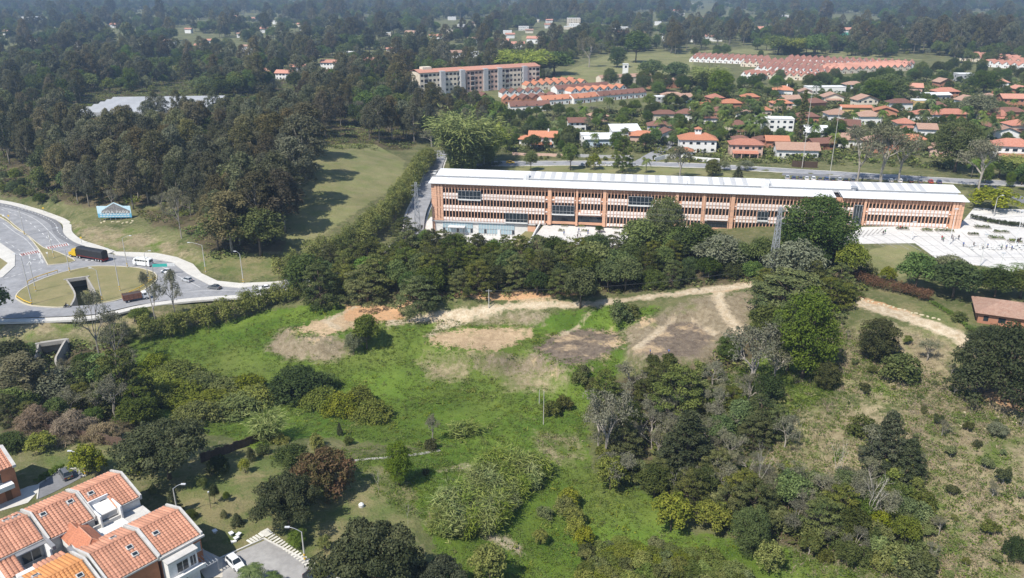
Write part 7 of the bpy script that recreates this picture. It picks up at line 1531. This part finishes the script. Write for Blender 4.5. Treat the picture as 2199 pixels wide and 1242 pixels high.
fill([(1290,870),(1400,790),(1500,800),(1640,860),(1690,960),(1560,1010),(1700,1040),(1900,1090),(1900,1170),(1700,1160),(1480,1100),(1290,1040)], ['broad','cyp','bare','scrub','bare','dead','scrub','bare'], 125, 3.3, {'scrub':(2.5,5),'broad':(5,8),'cyp':(6,10),'bare':(5,9),'shrub':(2,4),'dead':(4,8),'bushdark':(3,5),'cone':(6,9)}, {'scrub':'straggling bush in the gully scrub','broad':'leafy tree in the gully scrub','cyp':'dark conifer in the gully scrub','bare':'grey half-bare tree in the gully scrub','shrub':'shrub in the gully scrub','dead':'white dead trunk in the gully scrub','bushdark':'dark bush in the gully scrub','cone':'pointed dark conifer in the gully scrub'}, {k: gw + ', ' + k.replace('cyp','layered conifers').replace('cone','pointed conifers').replace('bushdark','dark bushes').replace('bare','half-bare trees').replace('broad','leafy trees').replace('shrub','low shrubs').replace('dead','dead trunks').replace('scrub,','scrub,') for k in ('scrub','broad','cyp','bare','shrub','dead','bushdark','cone')}, gap=False)
fill([(1700,1080),(1960,1020),(2010,1130),(1980,1242),(1720,1200)], ['broad','scrub','bare','yellow','scrub','shrub'], 95, 2.6, {'broad':(4,7),'shrub':(2,4),'bare':(4,7),'yellow':(2.5,4.5),'scrub':(2,4.5)}, {'scrub':'straggling bush at the foot of the dry slope','broad':'leafy tree at the foot of the dry slope','shrub':'shrub at the foot of the dry slope','bare':'grey half-bare tree at the foot of the dry slope','yellow':'yellow-green bush at the foot of the dry slope'}, 'scrub at the foot of the dry slope', gap=False)
fill([(1240,1200),(1330,1170),(1480,1190),(1600,1242),(1600,1290),(1250,1290)], ['vine','shrub','vine','scrub'], 75, 1.9, {'vine':(1.2,2.2),'shrub':(1.6,2.8),'scrub':(1.8,3.0)}, {'vine':'leafy mound in the thicket at the meadow foot','shrub':'fern-like bush in the thicket at the meadow foot','scrub':'straggling bush in the thicket at the meadow foot'}, 'thicket at the meadow foot', gap=False, dfac=1.35)
fill([(1780,700),(1900,690),(2199,900),(2199,1242),(2000,1242),(1950,1000),(1800,900)], ['scrub','shrub','scrub','bare'], 48, 4.2, {'scrub':(.7,3.2),'shrub':(.6,1.8),'bushdark':(.8,2.0),'bare':(1.5,4.0)}, {'scrub':'straggling bush on the dry hillside','shrub':'bush scattered on the dry hillside','bushdark':'dark bush scattered on the dry hillside','bare':'bare bush scattered on the dry hillside'}, 'little bushes on the dry hillside')
for k, px, b_, tp, w, l in [('broad',1965,625,542,80,'rounded dark tree on the lawn below the big plaza'),('broad',2045,640,560,110,'spreading olive tree beside the rounded dark tree'),('silver',2035,605,545,100,'pale flat-crowned tree at the plaza edge'),('broad',2135,640,575,90,'broad tree above the tiled house'),('yellow',1905,605,572,42,'bright round bush at the end of the rust hedge'),('shrub',1860,590,565,50,'bush at the upper end of the rust hedge'),('broad',2190,640,580,90,'leafy tree beyond the tiled house'),('banana',2090,720,695,40,'banana plant before the tiled house'),('shrub',2060,690,668,40,'small bush beside the banana plant'),('shrub',2170,735,705,60,'bush against the tiled house wall')]: PL(k, px, b_, tp, w, l)
fill([(2070,590),(2199,585),(2240,610),(2110,622)], ['banana'], 30, 2.2, (3,4.2), 'banana plant in the row along the big plaza', 'banana row along the big plaza', gap=False)
# wood on the left: eucalyptus hillside
gL = {'euc':'eucalyptus trees of the hillside wood','broad':'broadleaf trees of the hillside wood'}
for k, px, b_, tp, w, l in [('bare',390,512,395,70,'dark leaning tree with heavy crown beside the billboard bank'),('euc',500,545,405,95,'bushy olive tree at the foot of the field'),('broad',470,540,455,80,'rounded tree at the wood corner near the pavement lamp'),('broad',560,550,450,110,'broad tree where the wood meets the field'),('euc',612,500,360,80,'slender olive tree on the field edge'),('euc',640,440,285,80,'tall slender tree overlapping the field edge'),('euc',600,470,320,85,'tall slender tree behind the field-edge olive tree'),('euc',655,385,240,80,'tall slender tree at the upper field edge'),('euc',560,510,365,90,'tall slender tree where wood and field foot meet'),('euc',662,340,215,75,'tall slender tree at the top corner of the field')]: PL(k, px, b_, tp, w, l)
fill([(0,350),(60,365),(110,425),(160,430),(230,420),(330,415),(420,430),(500,470),(560,500),(610,440),(655,340),(660,290),(560,300),(300,330),(150,310),(0,290)], ['euc','euc','broad'], 185, 6.8, {'euc':(17,27),'broad':(10,15)}, {'euc':'grey-green eucalyptus in the hillside wood','broad':'broad-crowned tree in the hillside wood'}, gL, gap=False, names={'broad':'forest_tree'})
fill([(110,440),(330,425),(480,470),(560,540),(470,545),(400,460),(200,450)], ['euc','euc','bare'], 26, 5.5, {'euc':(15,22),'bare':(7,10)}, {'euc':'thin-trunked eucalyptus on the bare bank behind the billboard','bare':'half-bare tree on the bare bank behind the billboard'}, 'trees on the bank behind the billboard')
fill([(0,385),(60,395),(130,430),(110,440),(40,420),(0,415)], ['shrub','bushdark','broad'], 16, 4.5, {'shrub':(2,4),'bushdark':(3,4.5),'broad':(5,7)}, {'shrub':'shrub beside the cycle path verge','bushdark':'dark bush beside the cycle path verge','broad':'tree beside the cycle path verge'}, 'bushes beside the cycle path')
fill([(680,300),(800,305),(880,330),(930,320),(930,260),(880,200),(800,190),(700,200),(640,240)], ['euc','euc','broad','bare'], 75, 7.5, {'euc':(18,27),'broad':(10,15),'bare':(9,13)}, {'euc':'eucalyptus in the wood topping the field','broad':'dark broad tree in the wood at the top of the field','bare':'greyish half-bare tree in the wood at the top of the field'}, {'euc':'eucalyptus trees at the top of the field','broad':'broad trees at the top of the field','bare':'half-bare trees at the top of the field'}, gap=True)
fill([(0,200),(170,190),(160,275),(0,285)], ['euc','broad'], 40, 10, {'euc':(16,24),'broad':(10,14)}, {'euc':'eucalyptus in the wood beside the pale shed roof','broad':'broad tree in the wood beside the pale shed roof'}, 'trees beside the pale shed roof')
fill([(430,235),(520,236),(650,236),(690,290),(560,300),(420,300),(250,300),(180,285)], ['euc','broad'], 40, 9, {'euc':(14,20),'broad':(8,12)}, {'euc':'eucalyptus between the pale shed roof and the small clearing','broad':'broad tree between the pale shed roof and the small clearing'}, 'trees between the shed and the clearing')
fill([(420,190),(900,170),(900,130),(700,105),(420,110),(0,115),(0,185)], ['euc','broad'], 95, 15, {'euc':(16,26),'broad':(10,16)}, {'euc':'eucalyptus in the long wood','broad':'broad tree in the long wood'}, {'euc':'eucalyptus of the long wood','broad':'broad trees of the long wood'}, tries=20)
# village greenery
PL('bamboo',995,368,235,125,'huge bright yellow-green bamboo clump at the street corner',variant=0); PL('bamboo',1042,350,262,80,'second bamboo clump against the huge one',variant=1)
for k, px, b_, tp, w, l in [('bare',1460,385,308,88,'large grey-brown feathery tree beside the lane'),('cyp',1336,372,290,44,'dark columnar tree beside the parked cars'),('column',1716,312,192,34,'tall narrow araucaria beside the white block'),('bare',1840,395,262,130,'large bare tree behind the long roof'),('bare',1890,398,255,150,'broadest bare tree behind the long roof'),('bare',1930,392,275,110,'bare tree beside the broadest bare tree'),('bigbroad',2050,370,255,120,'big dense green tree beside the bare trees'),('bare',2100,415,290,130,'half-bare green tree behind the building end'),('broad',1225,366,310,40,'green street tree before the lawn'),('yellow',1275,365,330,36,'yellowish street tree beside the parked car'),('broad',1140,368,325,34,'thin street tree near the taxi'),('ball',1262,360,346,14,'small clipped ball bush by the parked car'),('ball',1530,378,340,42,'clipped dome tree on the verge'),('cone',1584,386,356,28,'small brown cone-shaped tree on the verge'),('silver',1555,366,345,26,'grey bush on the verge'),('silver',1600,366,344,40,'grey rounded bush on the verge'),('silver',2085,250,205,60,'silver tree between red roofs'),('silver',2100,258,200,80,'large silver tree between red roofs'),('bigbroad',2110,205,150,80,'big round olive tree beside the grey cube house'),('bigbroad',1905,215,158,110,'big dark tree among the modern houses'),('bright',1880,220,170,70,'bright tree beside the big dark tree'),('bamboo',1520,200,140,70,'bamboo clump behind the palm houses'),('bright',1545,215,150,60,'bright tree beside the bamboo behind the palm houses'),('yellow',2130,450,400,110,'wide yellow-green shrub trees at the building end'),('palm',1387,372,336,26,'lone palm on the lawn corner'),('bamboo',2199,385,330,90,'bamboo clump beside the plaza road')]: PL(k, px, b_, tp, w, l)
VN = {'broad': 'garden_tree', 'bright': 'garden_tree', 'shrub': 'garden_shrub'}
gv = {'broad':'village garden trees','palm':'village palms','bright':'bright village trees','bare':'half-bare village trees','shrub':'village shrubs'}
vl = {'broad':'dark garden tree between the village houses','palm':'slim palm between the village houses','bright':'bright green garden tree between the village houses','bare':'half-bare garden tree between the village houses','shrub':'garden shrub between the village houses'}
fill([(1060,330),(1240,326),(1400,330),(1440,318),(1240,300),(1060,300)], ['broad','palm','bright'], 30, 5.5, {'broad':(6,10),'palm':(6,10),'bright':(6,9)}, {k: v.replace('between the village houses','in the gardens of the porch villa') for k, v in vl.items()}, {k: v + ' near the porch villa' for k, v in gv.items()}, names=VN)
fill([(960,330),(1110,310),(1220,290),(1300,285),(1400,270),(1400,235),(1240,236),(1100,255),(960,225)], ['broad','broad','bright','bare','palm'], 75, 7.0, {'broad':(6,11),'palm':(8,13),'bright':(6,9),'bare':(6,10)}, {k: v.replace('between the village houses','below the terraces') for k, v in vl.items()}, {k: v + ' below the terraces' for k, v in gv.items()}, names=VN)
fill([(1400,320),(1800,330),(2199,340),(2199,180),(1960,175),(1700,185),(1480,200),(1400,250)], ['broad','palm','broad','bright','broad','shrub','shrub'], 400, 4.6, {'broad':(4.5,8),'palm':(8,13),'bright':(4,7),'shrub':(2,4)}, vl, gv, names=VN)
fill([(1480,240),(1580,240),(1680,250),(1640,300),(1480,310),(1420,300)], ['palm'], 34, 4.0, (9,14), 'slender palm in the grove beside the plain white block', 'palm grove beside the white block', gap=False)
fill([(2080,380),(2260,380),(2260,420),(2120,400)], ['bright','broad','palm'], 14, 6, {'broad':(6,10),'palm':(6,9),'bright':(6,9)}, {k: v.replace('between the village houses','along the plaza road') for k, v in vl.items()}, {k: v + ' along the plaza road' for k, v in gv.items()})
fill([(1160,345),(1480,350),(1480,344),(1160,338)], ['shrub','yellow'], 22, 4, {'shrub':(1.2,2.2),'yellow':(1.2,2.0)}, {'shrub':'trimmed shrub along the village street','yellow':'yellowish trimmed shrub along the village street'}, 'trimmed shrubs along the village street')
fill([(860,230),(1000,235),(1080,260),(1000,300),(930,260)], ['broad','euc'], 26, 8, {'broad':(9,14),'euc':(14,20)}, {'broad':'dark tree below the apartment block','euc':'eucalyptus below the apartment block'}, 'trees below the apartment block')
for px, b_, tp, w, k, l in [(1265,145,75,62,'bare','grey half-bare giant on the pasture edge'),(1325,145,100,42,'bright','bright round tree on the pasture'),(1365,135,70,60,'broad','dark round tree on the pasture'),(1120,165,105,110,'bamboo','wide bamboo thicket beyond the apartment block'),(1190,160,112,90,'broad','dark tree mass beyond the apartment block'),(1670,118,78,60,'broad','round tree at the pasture end'),(1700,118,80,70,'bamboo','bamboo at the pasture end'),(1750,122,75,50,'broad','dark tree at the pasture end'),(1400,170,130,60,'broad','dark tree beside the little tower'),(1450,178,135,60,'broad','dark tree past the little tower'),(1440,235,200,40,'broad','dark tree at the stub road')]: PL(k, px, b_, tp, w, l)
for q, n, z_ in (([(1290,165),(1480,150),(1480,205),(1400,215),(1300,200)], 22, 'beside the little tower'), ([(1480,182),(1990,172),(1990,190),(1480,200)], 34, 'in the belt before the pink cottages'), ([(1960,160),(2060,150),(2230,170),(2230,190),(1980,180)], 20, 'before the cottages beyond the silver tree'), ([(1480,128),(1640,134),(1640,120),(1480,120)], 5, 'on the pasture border')): fill(q, ['bigbroad'], n, 8, (8, 14), 'dense shade tree ' + z_, 'dense shade trees ' + z_)
# tall eucalyptus standing up against the distance
fill([(1440,118),(1600,105),(1610,90),(1440,92)], ['euc'], 26, 9, (26,38), 'eucalyptus in the grove beyond the pasture', 'eucalyptus grove beyond the pasture')
fill([(1960,118),(2170,120),(2180,95),(1970,92)], ['euc'], 46, 11, (30,44), 'eucalyptus in the great grove beyond the pink cottages', 'great eucalyptus grove beyond the pink cottages')
# the wooded plain, too far to count
pts = []; P_clear = [gpoly(q) for q in ([(1160,178),(1260,118),(1480,108),(1990,128),(2060,132),(1960,155),(1640,178),(1480,150),(1250,195)], [(500,205),(640,203),(650,235),(520,236)], [(165,205),(430,195),(430,240),(180,275)], [(1110,72),(1270,72),(1180,92),(1110,92)], [(640,88),(760,84),(700,110),(640,112)])]
used = np.array([(a, b_, max(r, 5)) for a, b_, r in USED if b_ > 560]); far_n = 0
cand = []
for Y0, Y1, sp in ((560, 1000, 12), (1000, 1700, 17), (1700, 3000, 26), (3000, 6500, 55)):
    wd = Y1 * .9; n = int((Y1-Y0) * 2 * wd / sp**2); y = np.sqrt(rng.uniform(Y0**2, Y1**2, n)); x = rng.uniform(-.9, .9, n) * y
    cl = np.sin(x/48 + np.sin(y/90)*2) + np.sin(y/75 + np.sin(x/80)*2)           # woods and openings
    keep = (cl > -1.35) if Y0 < 1700 else (cl > -1.0); s = sp / 12.5
    cand.append(np.stack([x, y, np.full(n, s)], 1)[keep])
cand = np.concatenate(cand)
ok = np.ones(len(cand), bool)
for w in P_clear: ok &= sdist(w, cand[:, 0], cand[:, 1]) < 2
for a, b_, r in used: ok &= (cand[:, 0]-a)**2 + (cand[:, 1]-b_)**2 > (r + 3)**2
vil = gpoly([(960,330),(2300,345),(2300,165),(1990,150),(1480,125),(1000,215)]); ok &= sdist(vil, cand[:, 0], cand[:, 1]) < -3
ok &= ~((cand[:, 1] < 700) & (cand[:, 0] > -80))
for a, b_ in FARP: ok &= ((cand[:, 0]-a)/(.016*b_+8))**2 + ((cand[:, 1]-b_*.95)/(.075*b_))**2 > 1      # open ground before each far house
for k in range(110):                                                                                  # meadows among the woods
    b_ = 650 * (6.0 ** rng.random()); a = rng.uniform(-.6, .6)*b_; ok &= ((cand[:, 0]-a)/(.03*b_+6))**2 + ((cand[:, 1]-b_)/(.05*b_))**2 > 1
cand = cand[ok]; print('far trees', len(cand))
z = ground_z(cand[:, 0], cand[:, 1]); scl = cand[:, 2]**.62 * rng.uniform(.7, 1.5, len(cand))
far_meshes = [joined('far_tree', PROTO[k][v]['trunk'], PROTO[k][v]['crown']) for k, v in (('euc',0),('broad',0),('broad',1),('euc',2),('broad',2),('yellow',0),('broad',3),('broad',0),('bright',0),('cyp',0),('broad',2),('silver',0),('broad',1))]
scatter('distant_woodland', 'distant mass of woodland stretching over the plain to the hills', 'woodland', np.stack([cand[:, 0], cand[:, 1], z-.2], 1), scl, far_meshes)
# ground cover
def cover(name, label, cat, polys, per_m2, lm, L, asp, h, nleaf, srange, sprd=.45, blade=False, avoid=()):
    kinds = []
    for s in range(4):
        n = nleaf; P = np.stack([rng.normal(size=n)*sprd, rng.normal(size=n)*sprd, rng.uniform(.05, h, n)], 1); ax = None
        N = unit(rng.normal(size=(n, 3))*(.45 if not blade else 1) + np.array((0,0,.9 if not blade else .2)))
        if blade: ax = np.stack([P[:, 0]*1.2, P[:, 1]*1.2, np.full(n, 1.0)], 1); P[:, 2] = L*.45
        V = leaf_quads(P, N, L*rng.uniform(.6,1.3,n), L*asp, ax); kinds.append(leafy('tuft', V, rng.random(n), LM[lm]))
    pts = []
    for p in polys:
        w = gpoly(p) if not isinstance(p, np.ndarray) else p; lo, hi = w.min(0), w.max(0); n = int((hi-lo).prod()*per_m2); q = lo + rng.random((n, 2))*(hi-lo); q = q[sdist(w, q[:, 0], q[:, 1]) > 0]
        for av in avoid: q = q[sdist(av, q[:, 0], q[:, 1]) < rng.exponential(1.1, len(q))]
        pts.append(q)
    q = np.concatenate(pts); c_ = np.sin(q[:, 0]*.19 + np.sin(q[:, 1]*.13)*2) + np.sin(q[:, 1]*.23 + np.sin(q[:, 0]*.11)*2); q = q[(c_ + rng.normal(size=len(q))*.9) > -1.0]; zz = ground_z(q[:, 0], q[:, 1]); print(name, len(q))
    return scatter(name, label, cat, np.stack([q[:, 0], q[:, 1], zz], 1), rng.uniform(*srange, len(q)), kinds)
bare_ = [gpoly(p) for p in (PAD1, PAD2, PAD3, PAD4)] + [gpoly(p) for p in COVER['mulch']] + [gpoly(p) for p in COVER['dry'][:2]]
cover('meadow_weeds', 'bright green weeds and tall grass covering the valley meadow', 'weeds', COVER['lush'][:2], 1.7, 'weed', .34, .45, .25, 16, (.5, 1.1), avoid=bare_)
cover('meadow_tufts', 'coarser yellow-green tussocks spread through the valley meadow', 'grass', COVER['lush'][:1], .07, 'vine', .5, .4, .4, 20, (.6, 1.4), avoid=bare_)
cover('hill_weeds', 'patchy green weeds over the hillside', 'weeds', COVER['lush'][2:] + [[(1640,760),(1800,690),(2199,900),(2199,1242),(1700,1242),(1420,1050),(1420,860)]], 1.3, 'weed', .42, .4, .4, 14, (.5, 1.4))
cover('hill_straw', 'tufts of dry straw-coloured grass over the hillside', 'grass', COVER['dry'][2:4] + COVER['dry'][6:7] + COVER['dry'][8:] + [[(1640,760),(1800,690),(2199,900),(2199,1242),(1700,1242),(1420,1050),(1420,860)]], .6, 'straw', .7, .10, .4, 16, (.5, 1.3), blade=True)
cover('slope_straw', 'dry grass stubble on the dug slopes and road verges', 'grass', COVER['dry'][:2] + COVER['mulch'] + COVER['dry'][4:6], .9, 'straw', .5, .10, .3, 10, (.4, 1.0), blade=True)
cover('garden_weeds', 'green weeds around the garden edge', 'weeds', [[(760,960),(930,960),(1000,1020),(930,1120),(860,1100),(800,1040),(690,1000)], [(560,985),(700,950),(760,975),(700,1000)]], .9, 'weed', .35, .45, .3, 14, (.5, 1.2))
cover('wood_undergrowth', 'dark undergrowth beneath the woods', 'undergrowth', COVER['floor'][:4] + COVER['floor'][4:5] + COVER['floor'][6:], .10, 'shrub', .6, .5, .7, 26, (.7, 2.2), .7)

cover('village_undergrowth', 'garden undergrowth between the village houses', 'undergrowth', [[(1060,332),(1440,330),(1480,350),(2260,375),(2260,180),(1990,175),(1480,195),(1400,235),(1100,255),(960,225),(960,330)]], .055, 'shrub', .8, .5, 1.1, 40, (.8, 2.6), .9)
HAZE = 0.00017
# ---------------------------------------------------------------- haze over the plain
hz, nt, b = nmat('haze'); nt.nodes.remove(b)
pv = nt.nodes.new('ShaderNodeVolumePrincipled'); pv.inputs['Color'].default_value = (0.52, 0.72, 1.0, 1); pv.inputs['Density'].default_value = HAZE
pv.inputs['Anisotropy'].default_value = 0.2
nt.links.new(pv.outputs[0], nt.nodes['Material Output'].inputs['Volume'])
haze = MB().box(-13000, 13000, -900, 20000, -14, 520).build('haze', hz); tag(haze, 'thin pale haze over the whole plain', 'haze', kind='stuff')
